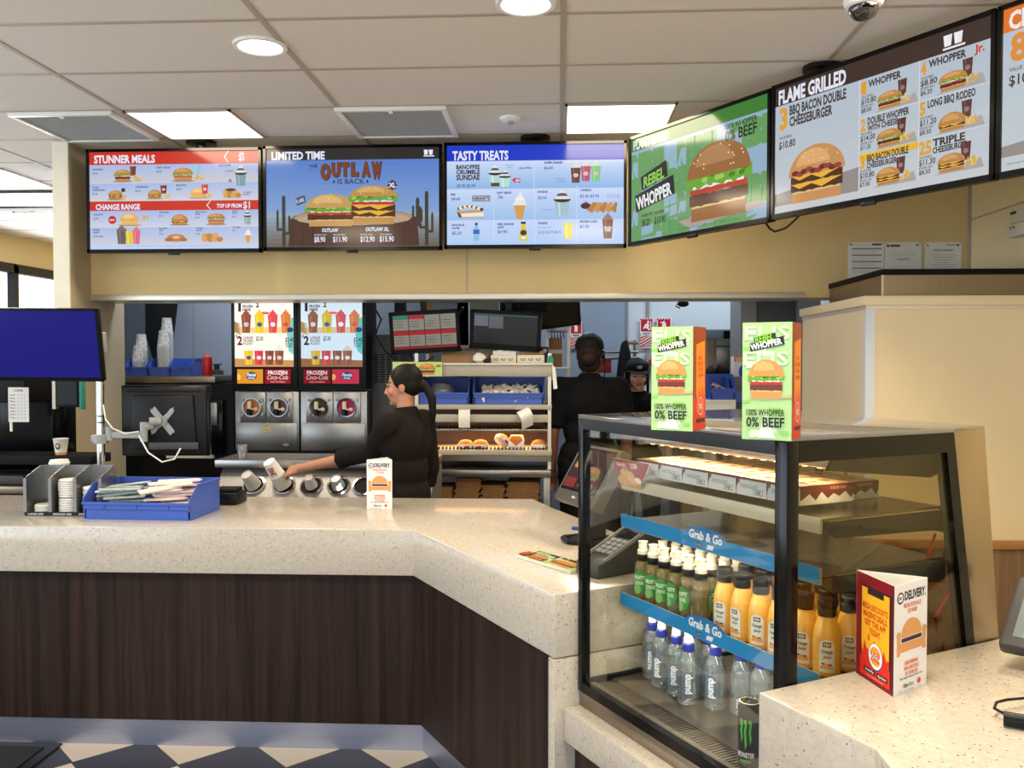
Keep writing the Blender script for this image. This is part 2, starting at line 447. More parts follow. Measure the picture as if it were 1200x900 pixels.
class Art:
    """flat picture on a panel of w x h metres; drawn in picture units (u0,v0)-(u1,v1), v down"""
    DZ = 0.00005
    def __init__(s, w, h, u0, v0, u1, v1):
        s.w, s.h = w, h; s.u0, s.v0, s.u1, s.v1 = u0, v0, u1, v1
        s.items = []; s.k = 0
    def _p(s, u, v): return ((u - s.u0) / (s.u1 - s.u0) * s.w, (s.v1 - v) / (s.v1 - s.v0) * s.h)
    def poly(s, pts, col, fs=None):
        s.k += 1
        s.items.append(([s._p(*p) for p in pts], fs or [list(range(len(pts)))], rgb(col), s.k)); return s
    def rect(s, a, b, c, d, col): return s.poly([(a, d), (c, d), (c, b), (a, b)], col)
    def fill(s, col): return s.rect(s.u0, s.v0, s.u1, s.v1, col)
    def ell(s, cx, cy, rx, ry, col, a0=0, a1=360, n=18):
        pts = [(cx + rx * math.cos(R(a0 + (a1 - a0) * i / n)), cy - ry * math.sin(R(a0 + (a1 - a0) * i / n))) for i in range(n + (0 if a1 - a0 >= 360 else 1))]
        return s.poly(pts, col)
    def grad(s, a, b, c, d, c0, c1, n=8):
        for i in range(n):
            t = i / (n - 1); col = [c0[j] * (1 - t) + c1[j] * t for j in range(3)]
            y0 = b + (d - b) * i / n
            s.rect(a, y0, c, b + (d - b) * (i + 1) / n, col)
        return s
    def text(s, u, v, cap, body, col, width=None, align='l', bold=0.03, rot=0.0, shear=0.0):
        """baseline at v, capital height cap (v units), optional total width (u units)"""
        vs, fs = _text_mesh(body, bold, shear)
        x0 = min(p[0] for p in vs); x1 = max(p[0] for p in vs)
        ku = (s.u1 - s.u0) / s.w; kv = (s.v1 - s.v0) / s.h     # picture units per metre
        sv = cap / CAPH
        su = sv * ku / kv * 0.82 if width is None else width / max(1e-6, x1 - x0)
        W = (x1 - x0) * su
        off = 0 if align == 'l' else (-W / 2 if align == 'c' else -W)
        ca, sa = math.cos(R(rot)), math.sin(R(rot))
        pts = []
        for x, y in vs:
            a, b = (x - x0) * su + off, y * sv
            pts.append((u + a * ca - b * sa, v - (a * sa + b * ca)))
        return s.poly(pts, col, fs)
    # --- little pictures of food
    def burger(s, cx, base, w, h, bun=(190, 132, 70), patty=(84, 50, 32), green=(112, 168, 52), red=(190, 60, 40), cheese=(236, 180, 60), leaf=True, double=False, seeds=True, shadow=True):
        r = random.Random(int(cx * 7 + base))
        if shadow: s.ell(cx, base, w * 0.62, h * 0.07, (150, 140, 135))
        y = base
        def slab(wid, th, col, wav=0.0, n=14):
            nonlocal y
            top = [(cx - wid / 2 + wid * i / n, y - th - (r.random() - .5) * wav) for i in range(n + 1)]
            bot = [(cx + wid / 2 - wid * i / n, y + (r.random() - .5) * wav) for i in range(n + 1)]
            s.poly(top + bot, col); y -= th
        slab(w * 0.86, h * 0.17, bun); slab(w * 0.84, h * 0.03, (232, 190, 126))
        for q in range(2 if double else 1):
            slab(w * 0.92, h * 0.15, patty, h * 0.03)
            if not leaf or double:
                s.poly([(cx - w * .46, y), (cx + w * .46, y), (cx + w * .30, y + h * .05), (cx + w * .1, y + h * .13), (cx - w * .08, y + h * .04), (cx - w * .3, y + h * .10)], cheese); 
        if leaf:
            slab(w * 0.9, h * 0.07, red, h * 0.02)
            slab(w * 0.8, h * 0.03, (240, 236, 224), h * 0.02)
            slab(w * 1.04, h * 0.13, green, h * 0.09, 22)
            for i in range(9): s.ell(cx - w * .45 + w * .9 * r.random(), y + h * .08 * r.random(), w * .05, h * .035, (160, 204, 92) if i % 2 else (78, 130, 40), n=8)
        hh = max(y - (base - h), h * 0.2)
        s.ell(cx, y + h * .02, w * 0.5, hh, bun, 0, 180)
        s.ell(cx - w * .06, y - hh * .3, w * 0.3, hh * .55, (min(255, bun[0] + 22), min(255, bun[1] + 26), min(255, bun[2] + 26)), 0, 180)
        if seeds:
            for i in range(14):
                a = r.uniform(15, 165); q = r.uniform(.45, .92)
                s.ell(cx + w * .48 * q * math.cos(R(a)), y - hh * q * math.sin(R(a)), w * .014, h * .012, (240, 216, 160), n=6)
        return s
    def cup(s, cx, base, w, h, col, top=None, lid=None, label=None):
        s.poly([(cx - w * .38, base), (cx + w * .38, base), (cx + w * .5, base - h), (cx - w * .5, base - h)], col)
        s.poly([(cx - w * .2, base), (cx - w * .1, base), (cx - w * .16, base - h), (cx - w * .28, base - h)], [min(255, c + 30) for c in col])
        if lid: s.ell(cx, base - h, w * .52, h * .09, lid)
        if label: s.ell(cx, base - h * .5, w * .26, h * .14, label)
        if top:
            s.ell(cx, base - h, w * .54, h * .16, top, 0, 180); s.ell(cx, base - h * 1.14, w * .34, h * .14, top, 0, 180); s.ell(cx, base - h * 1.24, w * .14, h * .14, top, 0, 180)
        return s
    def fries(s, cx, base, w, h, col=(236, 196, 96)):
        r = random.Random(int(cx * 3 + base))
        for i in range(9):
            a = r.uniform(-70, 70); x = cx + r.uniform(-.3, .3) * w
            dx, dy = math.sin(R(a)) * w * .4, math.cos(R(a)) * h
            t = w * .05
            s.poly([(x - t, base), (x + t, base), (x + dx + t, base - dy), (x + dx - t, base - dy)], col if i % 2 else (214, 166, 66))
        return s
    def nuggets(s, cx, base, w, h, col=(196, 138, 70)):
        r = random.Random(int(cx + base * 3))
        for i in range(7):
            s.ell(cx + (i % 4 - 1.5) * w * .24 + r.uniform(-.04, .04) * w, base - h * (.25 + .4 * (i // 4)), w * .16, h * .3, col if i % 2 else (222, 168, 96), n=10)
        return s
    def cone(s, cx, base, w, h):
        s.poly([(cx - w * .2, base), (cx + w * .2, base), (cx + w * .42, base - h * .5), (cx - w * .42, base - h * .5)], (222, 160, 86))
        s.ell(cx, base - h * .5, w * .5, h * .22, (232, 236, 236), 0, 180); s.ell(cx + w * .03, base - h * .66, w * .34, h * .18, (244, 246, 246), 0, 180)
        s.poly([(cx - w * .16, base - h * .8), (cx + w * .2, base - h * .8), (cx + w * .1, base - h)], (236, 240, 240)); return s
    def sundae(s, cx, base, w, h, col=(190, 226, 218)):
        s.cup(cx, base, w, h * .62, col); s.ell(cx, base - h * .62, w * .56, h * .1, (60, 50, 48))
        for i, q in enumerate((.5, .36, .2)): s.ell(cx, base - h * (.64 + i * .11), w * q, h * .12, (232, 232, 232) if i % 2 == 0 else (96, 90, 92), 0, 180)
        return s
    def logo_bun(s, cx, cy, r, top, txt, bot, ring=None, bg=None, word=None):
        """round burger badge: bun halves with two lines of writing, swoosh ring"""
        if ring: s.ell(cx, cy, r * 1.12, r * 1.12, ring, n=26)
        if bg: s.ell(cx, cy, r, r, bg, n=26)
        s.ell(cx, cy - r * .34, r * .72, r * .42, top, 0, 180); s.ell(cx, cy + r * .36, r * .72, r * .36, top, 180, 360)
        s.text(cx, cy - r * .02, r * .26, 'BURGER', txt, width=r * 1.4, align='c', bold=.05)
        s.text(cx, cy + r * .32, r * .26, 'KING', txt, width=r * 1.1, align='c', bold=.05)
        return s
    def build(s, name, m, parent, Mx):
        vs, fs, cols = [], [], []
        for pts, ff, c, k in s.items:
            o = len(vs)
            vs += [Mx @ Vector((min(s.w, max(0, x)), -k * s.DZ, min(s.h, max(0, y)))) for x, y in pts]
            for f in ff: fs.append([i + o for i in f]); cols.append(c)
        me = bpy.data.meshes.new(name); me.from_pydata([tuple(v) for v in vs], [], fs)
        at = me.color_attributes.new('Col', 'FLOAT_COLOR', 'CORNER')
        for p, c in zip(me.polygons, cols):
            for li in p.loop_indices: at.data[li].color = c
        me.materials.append(m); me.update()
        # all faces look towards the viewer's side
        bm = bmesh.new(); bm.from_mesh(me); n0 = (Mx.to_3x3() @ Vector((0, -1, 0))).normalized()
        flip = [f for f in bm.faces if f.normal.dot(n0) < 0]
        if flip: bmesh.ops.reverse_faces(bm, faces=flip)
        bm.to_mesh(me); bm.free()
        return link(name, me, parent)
def TM(loc=(0, 0, 0), rot=(0, 0, 0)): return Matrix.Translation(loc) @ Euler(rot).to_matrix().to_4x4()
# ================================================================== THE ROOM
CEIL = 2.95
MB().box(-7.0, 3.4, -1.2, 11.0, -0.05, 0.0).build('floor', floor_mat('checker_floor')); struct(bpy.data.objects['floor'])
struct(MB().box(-7.0, 3.4, -1.2, 11.0, CEIL, CEIL + 0.06).build('ceiling', M['ceiling']))
g = MB()
for k in range(-5, 3):
    x = 0.015 + 1.195 * k
    g.box(x - 0.012, x + 0.012, -1.0, 10.8, CEIL - 0.004, CEIL)
for k in range(-8, 12):
    y = 4.064 + 0.6 * k
    g.box(-6.9, 3.3, y - 0.012, y + 0.012, CEIL - 0.003, CEIL)
struct(g.build('trim_ceiling_grid', M['tbar']))

# bulkhead above the serving opening
BY, BB = 5.57, 1.99
BX0, BX1 = -3.035, 2.52
struct(MB().box(BX0, BX1, BY, BY + 0.31, BB, CEIL).build('wall_bulkhead', M['tan']))
struct(MB().box(BX0, 1.52, BY - 0.012, BY + 0.31, BB - 0.004, BB + 0.034, 0.003).build('trim_1', M['alum']))
struct(MB().box(BX0, 0.4, BY - 0.03, BY, CEIL - 0.045, CEIL, 0.004).build('trim_2', M['alum']))
sx = atY(547, 320, BY).x
struct(MB().box(sx - 0.003, sx + 0.003, BY - 0.003, BY, BB + 0.034, CEIL - 0.05).build('trim_3', M['tbar']))
# projecting nib and wall end on the dining side
struct(MB().box(-3.135, -3.035, 5.33, 6.0, 0, CEIL).build('wall_nib', M['nib']))
struct(MB().box(-3.137, -3.037, 5.318, 5.33, 0, CEIL).build('trim_4', M['niblit']))  # thin pale face that paints daylight onto the nib front
struct(MB().box(-3.42, -3.06, 5.86, 5.96, 0, CEIL).build('wall_return', M['greypaint']))

# right hand wall with its panel joint
RX = 2.52
struct(MB().box(RX, RX + 0.1, 0.4, 5.9, 0, CEIL).build('wall_right', M['white']))
struct(MB().box(RX - 0.004, RX, 0.6, 5.56, 2.455, 2.463).build('trim_5', M['tbar']))
struct(MB().box(RX - 0.012, RX, 5.545, 5.57, 0.0, CEIL - 0.01).build('trim_6', M['tbar']))

# partition behind the display case
PY, PX = 4.42, 1.512
struct(MB().box(PX, RX - 0.002, PY, 5.56, 0.0, 1.85).build('wall_partition', M['cream']))
struct(MB().box(PX - 0.022, RX - 0.002, PY - 0.022, 5.56, 1.868, 1.915, 0.004).build('trim_7', M['cream']))
struct(MB().box(PX - 0.006, RX - 0.002, PY - 0.006, 5.56, 1.85, 1.868).build('trim_8', M['alum']))
struct(MB().prism([(PX - 0.006, PY - 0.006), (PX + 0.04, PY - 0.006), (PX + 0.04, PY), (PX, PY), (PX, PY + 0.03), (PX - 0.006, PY + 0.03)], 0.72, 1.85).build('trim_9', mat('white_corner_strip', (206, 214, 224), 0.4, var=0.02)))
struct(MB().box(PX - 0.015, RX - 0.002, PY - 0.03, PY, 0.675, 0.715, 0.004).build('trim_10', M['rail']))
struct(MB().box(PX - 0.004, RX - 0.002, PY - 0.012, PY, 0.0, 0.675).build('wall_wainscot', M['greywood']))
# kitchen shell
struct(MB().box(-3.56, -0.72, 6.9, 7.0, 0, CEIL).build('wall_coolroom', M['coolblue']))
xs = atY(227, 390, 6.9).x
struct(MB().box(xs - 0.004, xs + 0.004, 6.894, 6.9, 0, CEIL).build('trim_11', M['greypaint']))
struct(MB().box(-3.56, -3.485, 6.1, 7.0, 0, CEIL).build('wall_kitchen_side', M['coolblue']))
struct(MB().box(atY(735, 400, 7.9).x, 3.0, 7.9, 8.0, 0, CEIL).build('wall_back', M['kitchenwhite']))
struct(MB().box(-0.80, -0.72, 6.9, 8.0, 0, CEIL).build('wall_kitchen_return', M['kitchenwhite']))
struct(MB().box(2.7, 2.8, 5.9, 8.0, 0, CEIL).build('wall_kitchen_end', M['kitchenwhite']))
struct(MB().box(-0.72, atY(735, 400, 7.9).x, 7.9, 8.0, 0, CEIL).build('wall_kitchen_back', M['coolblue']))
xq = atY(759, 400, 7.9).x
struct(MB().box(xq - 0.012, xq + 0.012, 7.88, 7.9, 0, CEIL).build('trim_12', M['greypaint']))
xq = atY(735, 400, 7.9).x
struct(MB().box(xq - 0.006, xq + 0.006, 7.885, 7.9, 0, CEIL).build('trim_13', M['greypaint']))
# wall pillar over the pass
a, b = atY(550, 360, 6.6).x, atY(585, 360, 6.6).x
struct(MB().box(a, b, 6.6, 6.85, 0, CEIL).build('wall_pillar', M['greypaint']))

# dining room beyond the nib
LX = -5.9
struct(MB().box(LX - 0.1, LX, -1.2, 11.0, 2.62, CEIL).build('wall_left', M['tan']))
struct(MB().box(LX - 0.1, LX, -1.2, 11.0, 0, 0.75).build('wall_left_sill', M['tan']))
struct(MB().box(-7.0, 3.4, 10.9, 11.0, 0, CEIL).build('wall_dining_end', M['tan']))
for k in range(1, 7):
    y0 = 0.0 + 1.85 * (k - 1)
    struct(MB().box(LX - 0.06, LX - 0.05, y0, y0 + 1.85, 0.75, 2.62).build('window_%d' % k, M['window']))
    fr = MB().box(LX - 0.05, LX + 0.03, y0 - 0.04, y0 + 0.04, 0.75, 2.62).box(LX - 0.05, LX + 0.03, y0 - 0.04, y0 + 1.85, 2.54, 2.64).box(LX - 0.05, LX + 0.05, y0, y0 + 1.85, 0.73, 0.78)
    struct(fr.build('trim_%d' % (13 + k), M['black']))

# ------------------------------------------------------------------ ceiling fittings
def panel_light(x0, x1, y0, y1, label, group):
    t = thing('ceiling_light', label, 'ceiling light', ((x0 + x1) / 2, (y0 + y1) / 2, CEIL - 0.012), 0, group)
    w_, d_ = (x1 - x0) / 2, (y1 - y0) / 2
    f = MB()
    for a in ((-w_, w_, -d_, -d_ + .014), (-w_, w_, d_ - .014, d_), (-w_, -w_ + .014, -d_, d_), (w_ - .014, w_, -d_, d_)):
        f.box(a[0], a[1], a[2], a[3], -0.002, 0.008)
    f.build('frame', M['tbar'], t)
    MB().box(-w_ + .012, w_ - .012, -d_ + .012, d_ - .012, 0.001, 0.007).build('diffuser', M['tube'], t)
    return t
panel_light(-2.355, -1.765, 4.665, 5.255, 'bright square ceiling panel next to the grey return air grille, above the red meals screen', 'fluorescent panels')
panel_light(0.03, 0.62, 4.665, 5.255, 'bright square ceiling panel above the green plant-based burger screen', 'fluorescent panels')
panel_light(-4.5, -3.9, 6.0, 6.62, 'bright ceiling panel of the dining room, the one nearer the counter', 'fluorescent panels')
panel_light(-4.95, -4.3, 7.75, 8.5, 'bright ceiling panel of the dining room, deeper in beyond the hanging light bar', 'fluorescent panels')
t = thing('light_bar', 'long bright light bar hanging between two ceiling panels in the dining room', 'ceiling light', (-4.6, 6.86, CEIL - 0.07))
MB().box(-1.3, 1.3, -0.06, 0.06, 0.045, 0.062, 0.003).build('housing', M['darkgrey'], t)
MB().box(-0.55, 1.25, -0.055, 0.055, -0.055, 0.043).build('diffuser', M['tube'], t)
MB().box(-1.3, 1.3, -0.06, 0.06, -0.075, -0.057).build('tray', M['black'], t)
MB().box(-1.28, -0.57, -0.05, 0.05, -0.055, 0.043).build('end_panel', M['grey'], t)
for sx_ in (-1.0, 1.0): MB().cyl((sx_, 0, 0.06), (sx_, 0, 0.07), 0.006, n=8).build('hanger', M['darkgrey'], t)

def vent(x0, x1, y0, y1, label):
    t = thing('air_grille', label, 'vent', ((x0 + x1) / 2, (y0 + y1) / 2, CEIL - 0.012))
    w_, d_ = (x1 - x0) / 2, (y1 - y0) / 2
    f = MB()
    for a in ((-w_, w_, -d_, -d_ + .03), (-w_, w_, d_ - .03, d_), (-w_, -w_ + .03, -d_ + .03, d_ - .03), (w_ - .03, w_, -d_ + .03, d_ - .03)):
        f.box(a[0], a[1], a[2], a[3], -0.012, 0.01, 0.003)
    f.build('frame', M['whiteplastic'], t)
    l = MB()
    n = 26
    for i in range(n):
        y = -d_ + .03 + (2 * d_ - .06) * (i + .5) / n
        l.add([(-w_ + .03, y - .009, 0.004), (w_ - .03, y - .009, 0.004), (w_ - .03, y + .009, -0.006), (-w_ + .03, y + .009, -0.006)], [(0, 1, 2, 3)])
    l.box(-w_ + .03, w_ - .03, -d_ + .03, d_ - .03, 0.006, 0.0095)
    l.build('grille', M['grey'], t)
    MB().cyl((0, -d_ + .03, -0.02), (0, -d_ + .03, -0.01), 0.012, n=12).build('latch', M['whiteplastic'], t)
vent(-3.0, -2.42, 4.665, 5.255, 'grey square return air grille beside the nib, above the red meals screen')
vent(-1.2, -0.6, 4.665, 5.255, 'grey square return air grille above the outlaw burger screen')

def downlight(x, y, label):
    t = thing('downlight', label, 'downlight', (x, y, CEIL), 0, 'recessed downlights')
    MB().lathe([(0.115, 0.0), (0.112, -0.012), (0.095, -0.012), (0.09, -0.004), (0.09, 0.0)], n=32, cap=False).build('trim_ring', M['whiteplastic'], t)
    MB().lathe([(0.001, -0.006), (0.09, -0.006), (0.09, -0.001), (0.001, -0.001)], n=32).build('lamp', M['lamp'], t)
    MB().box(-0.08, 0.08, -0.006, 0.0, -0.011, -0.0065).build('bracket', M['grey'], t)
    l = bpy.data.lights.new('downlight_beam', 'SPOT'); l.energy = 34; l.color = WARM; l.spot_size = R(120); l.spot_blend = 0.8; l.shadow_soft_size = 0.08
    lo = bpy.data.objects.new('downlight_beam', l); COL.objects.link(lo); lo.parent = t; lo.location = (0, 0, -0.03)
p = atZ(305, 53, CEIL); downlight(p.x, p.y, 'round recessed downlight shining between the two air grilles')
p = atZ(616, 3, CEIL); downlight(p.x, p.y, 'round recessed downlight cut by the top edge of the photo')

t = thing('smoke_detector', 'small flat white smoke detector on the ceiling between grille and bright panel', 'smoke detector', tuple(atZ(598, 138, CEIL)))
MB().lathe([(0.062, 0.0), (0.06, -0.012), (0.04, -0.022), (0.001, -0.024)], n=28, cap=False).build('base', M['whiteplastic'], t)
MB().lathe([(0.02, -0.02), (0.018, -0.034), (0.001, -0.036)], n=20, cap=False).build('sensor', M['grey'], t)

t = thing('security_camera', 'white dome security camera hanging from the ceiling above the flame grilled screen', 'security camera', (1.045, 3.12, CEIL))
MB().lathe([(0.066, 0), (0.066, -0.118), (0.06, -0.133), (0.05, -0.137)], n=32, cap=False).build('housing', M['whiteplastic'], t)
MB().ell((0, 0, -0.135), (0.05, 0.05, 0.05), n=28, m=16).build('dome', mat('smoked_dome', (40, 38, 36), 0.05, var=0.05, coat=1.0), t)
MB().lathe([(0.02, -0.0), (0.02, 0.006), (0.012, 0.008)], (0, 0, 0), n=18).build('lens', M['blackgloss'], t, (0.0, -0.045, -0.153))

# ------------------------------------------------------------------ floor mat
q0, q1, q2 = atZ(0, 897, 0), atZ(62, 872, 0), atZ(0, 869, 0)
t = thing('door_mat', 'black rubber-edged mat lying on the chequered tiles against the counter kickplate', 'mat', (-2.76, 3.262, 0))
MB().box(-0.55, 0.70, -0.45, 0.25, 0.0, 0.008, 0.003).build('border', M['black'], t)
MB().box(-0.50, 0.65, -0.40, 0.20, 0.008, 0.013).build('pile', mat('mat_pile', (20, 20, 21), 0.95, var=0.3, scale=120, bump=0.6), t)

# ================================================================== THE COUNTER
Uv, Vv = Vector((0.5, -0.8660254, 0)), Vector((0.8660254, 0.5, 0))
Cc = Vector((-0.012, 2.533, 0)); Sc = Vector((-0.583, 3.484, 0))
def xy(v): return (v[0], v[1])
du = (Cc - Sc).normalized(); dn = Vector((-du.y, du.x, 0))            # dn points into the counter
Ec = Cc + Vv * 0.60
t = thing('service_counter', 'long speckled stone service counter with dark wood front and metal kickplate', 'counter', (0, 0, 0))
top = [(-3.02, 3.47), xy(Sc), xy(Cc), xy(Ec), (-0.03, 4.04), (-0.125, 4.29), (-3.02, 4.27)]
MB().prism(top, 0.732, 0.92, 0.004).build('worktop', M['stone'], t)
i1 = Sc + Vector((0, 0.042, 0)) ; i2 = Cc + dn * 0.045 - du * 0.012
body_ = [(-3.0, 3.512), (Sc.x + 0.022, 3.524), (i2.x, i2.y), xy(Ec - Uv * 0.05), (-0.06, 4.03), (-0.15, 4.24), (-3.0, 4.24)]
MB().prism(body_, 0.110, 0.731).build('wood_front', M['darkwood'], t)
kk = [(-3.0, 3.522), (Sc.x + 0.028, 3.534), (i2.x + 0.005, i2.y + 0.012), xy(Ec - Uv * 0.06), (-0.06, 4.02), (-0.15, 4.23), (-3.0, 4.23)]
MB().prism(kk, 0.0, 0.108).build('kickplate', M['kick'], t)
e0 = Cc - Uv * 0.035
MB().prism([xy(Cc - Uv * .038), xy(Cc), xy(Ec), xy(Ec - Uv * .038)], 0.0, 0.728, 0.003).build('end_panel', M['stone'], t)

# frame of the display case: x along its front, y into it, z up
O3 = Vector((0.056, 2.571, 0.63)); CAZ = R(-60)
MC = Matrix.Translation(O3) @ Matrix.Rotation(CAZ, 4, 'Z')
def CP(x, y, z): return MC @ Vector((x, y, z))
CL, CD, CHT = 0.835, 0.63, 0.80

t = thing('case_plinth', 'low speckled stone ledge with dark wood front carrying the glass display case', 'counter', tuple(CP(0, 0, -0.63)), CAZ)
MB().box(0.0, 0.832, -0.048, 0.73, 0.487, 0.585, 0.004).build('ledge', M['stone'], t)
MB().box(0.006, 0.832, -0.012, 0.70, 0.15, 0.486).build('wood_front', M['darkwood'], t)
MB().box(0.008, 0.832, 0.0, 0.70, 0.0, 0.15).build('kickplate', M['kick'], t)

P0 = O3 + Uv * 0.838 - Vv * 0.076; P1 = P0 + Uv * 0.29
P2 = P1 + Vector((0.0, -0.75, 0)); P5 = O3 + Uv * 0.838 + Vv * 0.80
rt = [xy(P0), xy(P1), (P1.x, 0.62), (2.40, 0.62), (2.40, P5.y), xy(P5)]
t = thing('order_counter', 'speckled stone order counter wrapping round the near end of the display case', 'counter', (0, 0, 0))
MB().prism(rt, 0.732, 0.92, 0.004).build('worktop', M['stone'], t)
rb = [xy(P0 + Uv * .03 + Vv * .045), xy(P1 + Vv * .045), (P1.x + 0.05, 0.66), (2.38, 0.66), (2.38, P5.y - .02), xy(P5 + Uv * .03)]
MB().prism(rb, 0.15, 0.731).build('wood_front', M['darkwood'], t)
MB().prism([(a[0] + .006, a[1] + .006) for a in rb], 0.0, 0.15).build('kickplate', M['kick'], t)
# ================================================================== MENU SCREENS
SW, SH = 1.088, 0.632
def menu_screen(label, loc, rotz, art, mount=True, m='screen'):
    """loc is the middle of the back of the screen; the picture looks along local -y"""
    t = thing('menu_screen', label, 'menu screen', loc, rotz, 'menu screens above the counter')
    w_, h_ = SW / 2, SH / 2
    MB().box(-w_, w_, -0.035, 0.0, -h_, h_, 0.004).build('housing', M['black'], t)
    b = MB(); e = 0.017
    b.box(-w_, w_, -0.046, -0.035, h_ - e, h_).box(-w_, w_, -0.046, -0.035, -h_, -h_ + e * 1.3)
    b.box(-w_, -w_ + e, -0.046, -0.035, -h_, h_).box(w_ - e, w_, -0.046, -0.035, -h_, h_)
    b.build('bezel', M['blackgloss'], t)
    art.build('display', M[m], t, TM((-w_ + e, -0.0352, -h_ + e * 1.3)))
    MB().box(-0.035, 0.035, -0.05, -0.03, -h_ - 0.014, -h_ + 0.004, 0.003).build('sensor', M['black'], t)
    if mount is not False:
        mx = mount
        pl = MB().cyl((mx, 0.045, -h_ * .6), (mx, 0.045, CEIL - loc[2]), 0.03, n=18)
        pl.box(mx - 0.12, mx + 0.12, 0.0, 0.03, -0.2, 0.2, 0.004)
        pl.build('mount_pole', M['black'], t)
        MB().lathe([(0.09, 0), (0.09, -0.02), (0.03, -0.03)], (mx, 0.045, CEIL - loc[2]), n=28).build('ceiling_plate', M['black'], t)
    return t
AW, AH = SW - 0.034, SH - 0.017 * 2.3
NAVY = (70, 84, 124)

# 1 red meals screen -------------------------------------------------
A = Art(AW, AH, 35, 95, 1150, 735)
A.fill((172, 190, 232))
A.grad(35, 170, 1150, 300, (170, 190, 236), (206, 204, 212)); A.grad(35, 300, 1150, 418, (172, 190, 236), (212, 212, 220))
A.grad(35, 478, 1150, 590, (172, 190, 236), (210, 214, 226)); A.grad(35, 590, 1150, 702, (176, 194, 238), (208, 210, 222)); A.rect(35, 702, 1150, 735, (198, 214, 246))
A.rect(35, 95, 1150, 178, (206, 54, 38)); A.rect(35, 418, 1150, 480, (206, 54, 38))
WT = (232, 236, 255)
A.text(66, 166, 48, 'STUNNER MEALS', WT, 405, bold=.06); A.text(74, 472, 34, 'CHANGE RANGE', WT, 295, bold=.06)
for u, v0, v1 in ((940, 95, 172), (822, 420, 478)):
    m_ = (v0 + v1) / 2
    A.poly([(u + 10, v0), (u + 16, v0), (u - 8, m_), (u + 16, v1), (u + 10, v1), (u - 16, m_)], WT)
A.text(1022, 160, 46, '$5', WT, 36, bold=.06); A.text(1026, 112, 9, 'ONLY', WT, 30, bold=.04)
A.text(874, 466, 24, 'TOP UP FROM', WT, 164, bold=.06); A.text(1048, 472, 44, '$1', WT, 44, bold=.06)
def item(u, v, ls, price, col=NAVY, c=10):
    for i, l in enumerate(ls): A.text(u, v + i * c * 1.7, c, l, col, None, bold=.035)
    if price: A.text(u, v + len(ls) * c * 1.7 + 10, c * 1.3, price, (96, 108, 140), None, bold=.02)
for a in ((460, 180, 300), (330, 300, 418), (600, 300, 418), (880, 180, 418), (488, 480, 700), (728, 480, 700), (968, 480, 700)): A.rect(a[0] - 2, a[1], a[0] + 2, a[2], (196, 206, 236))
A.rect(35, 299, 880, 302, (196, 206, 236)); A.rect(35, 590, 1150, 593, (196, 206, 236))
item(55, 213, ['WHOPPER JR.'], '$5.50'); A.burger(256, 288, 110, 80); A.cup(326, 250, 42, 60, (120, 66, 40)); A.fries(352, 288, 80, 44)
item(482, 206, ['CRISPY CHICKEN'], '$6.00'); A.burger(656, 290, 130, 88, patty=(186, 120, 70)); A.cup(748, 245, 44, 66, (150, 196, 214)); A.fries(765, 284, 80, 40)
item(890, 196, ['ADD FOR FREE'], None); A.text(935, 234, 10, '$2 SUNDAE', NAVY, 50); A.sundae(1036, 326, 70, 134, (128, 160, 170)); A.text(955, 300, 16, 'OR', (50, 50, 60), 22, bold=.05)
item(56, 332, ['DOUBLE', 'CHEESEBURGER'], '$7.50'); A.burger(210, 408, 96, 62, leaf=False, double=True); A.ell(262, 346, 14, 14, (70, 60, 50)); A.fries(270, 408, 60, 30)
item(342, 332, ['CHEESEBURGER'], '$5.00'); A.burger(470, 404, 92, 60, leaf=False); A.cup(530, 372, 44, 54, (126, 50, 34), label=(220, 200, 190)); A.fries(540, 404, 60, 34)
item(614, 324, ['BBQ RODEO'], '$6.00'); A.burger(760, 402, 110, 66, bun=(236, 180, 110), patty=(220, 170, 100), leaf=False); A.cup(802, 376, 44, 60, (210, 70, 60), label=(240, 220, 210)); A.fries(822, 402, 60, 30)
A.nuggets(980, 404, 120, 60); A.ell(972, 352, 34, 10, (90, 60, 40)); A.text(1052, 374, 8, '6 CHEESY', NAVY, 58); A.text(1052, 388, 8, 'BITES', NAVY, 40)
item(64, 512, ['CHIP BUTTY'], '$2.00'); A.ell(190, 542, 27, 27, (206, 44, 40)); A.text(190, 548, 10, 'NEW', WT, 34, 'c', .05); A.burger(304, 578, 128, 82, bun=(226, 180, 110), patty=(240, 206, 120), leaf=False); A.fries(404, 548, 60, 34)
item(498, 500, ['CHEESEBURGER'], '$3.00', c=8); A.burger(636, 578, 112, 70, leaf=False)
item(738, 500, ['CRISPY CHICKEN', 'BURGER'], '$3.00', c=8); A.burger(876, 578, 116, 74, patty=(186, 120, 70))
item(980, 496, ['SUNDAE', 'PEANUT'], '$2.70', c=8); A.sundae(1082, 580, 46, 92, (150, 176, 170))
item(64, 612, ['FROZEN', 'DRINKS'], '$1.00 each', c=10); A.cup(254, 702, 66, 90, (110, 96, 92), top=(130, 110, 104)); A.cup(306, 702, 56, 86, (226, 206, 70)); A.cup(352, 702, 50, 84, (226, 110, 136), top=(220, 120, 140))
item(502, 606, ['BBQ ONION', 'RINGS'], '$1.00', c=8); A.ell(612, 664, 60, 26, (196, 134, 72)); A.ell(614, 660, 26, 10, (226, 190, 150)); A.ell(566, 676, 30, 12, (182, 116, 60)); A.ell(660, 676, 26, 12, (182, 116, 60))
item(742, 606, ['10 CHICKEN', 'NUGGETS'], '$3.00', c=8); A.nuggets(850, 690, 140, 58)
item(984, 602, ['SOFT SERVE'], '70c', c=8); A.cone(1084, 696, 46, 90)
A.text(270, 718, 5, 'Available for a limited time at participating restaurants while stocks last.', (120, 140, 190), 560, bold=0.0)
x0 = -2.892
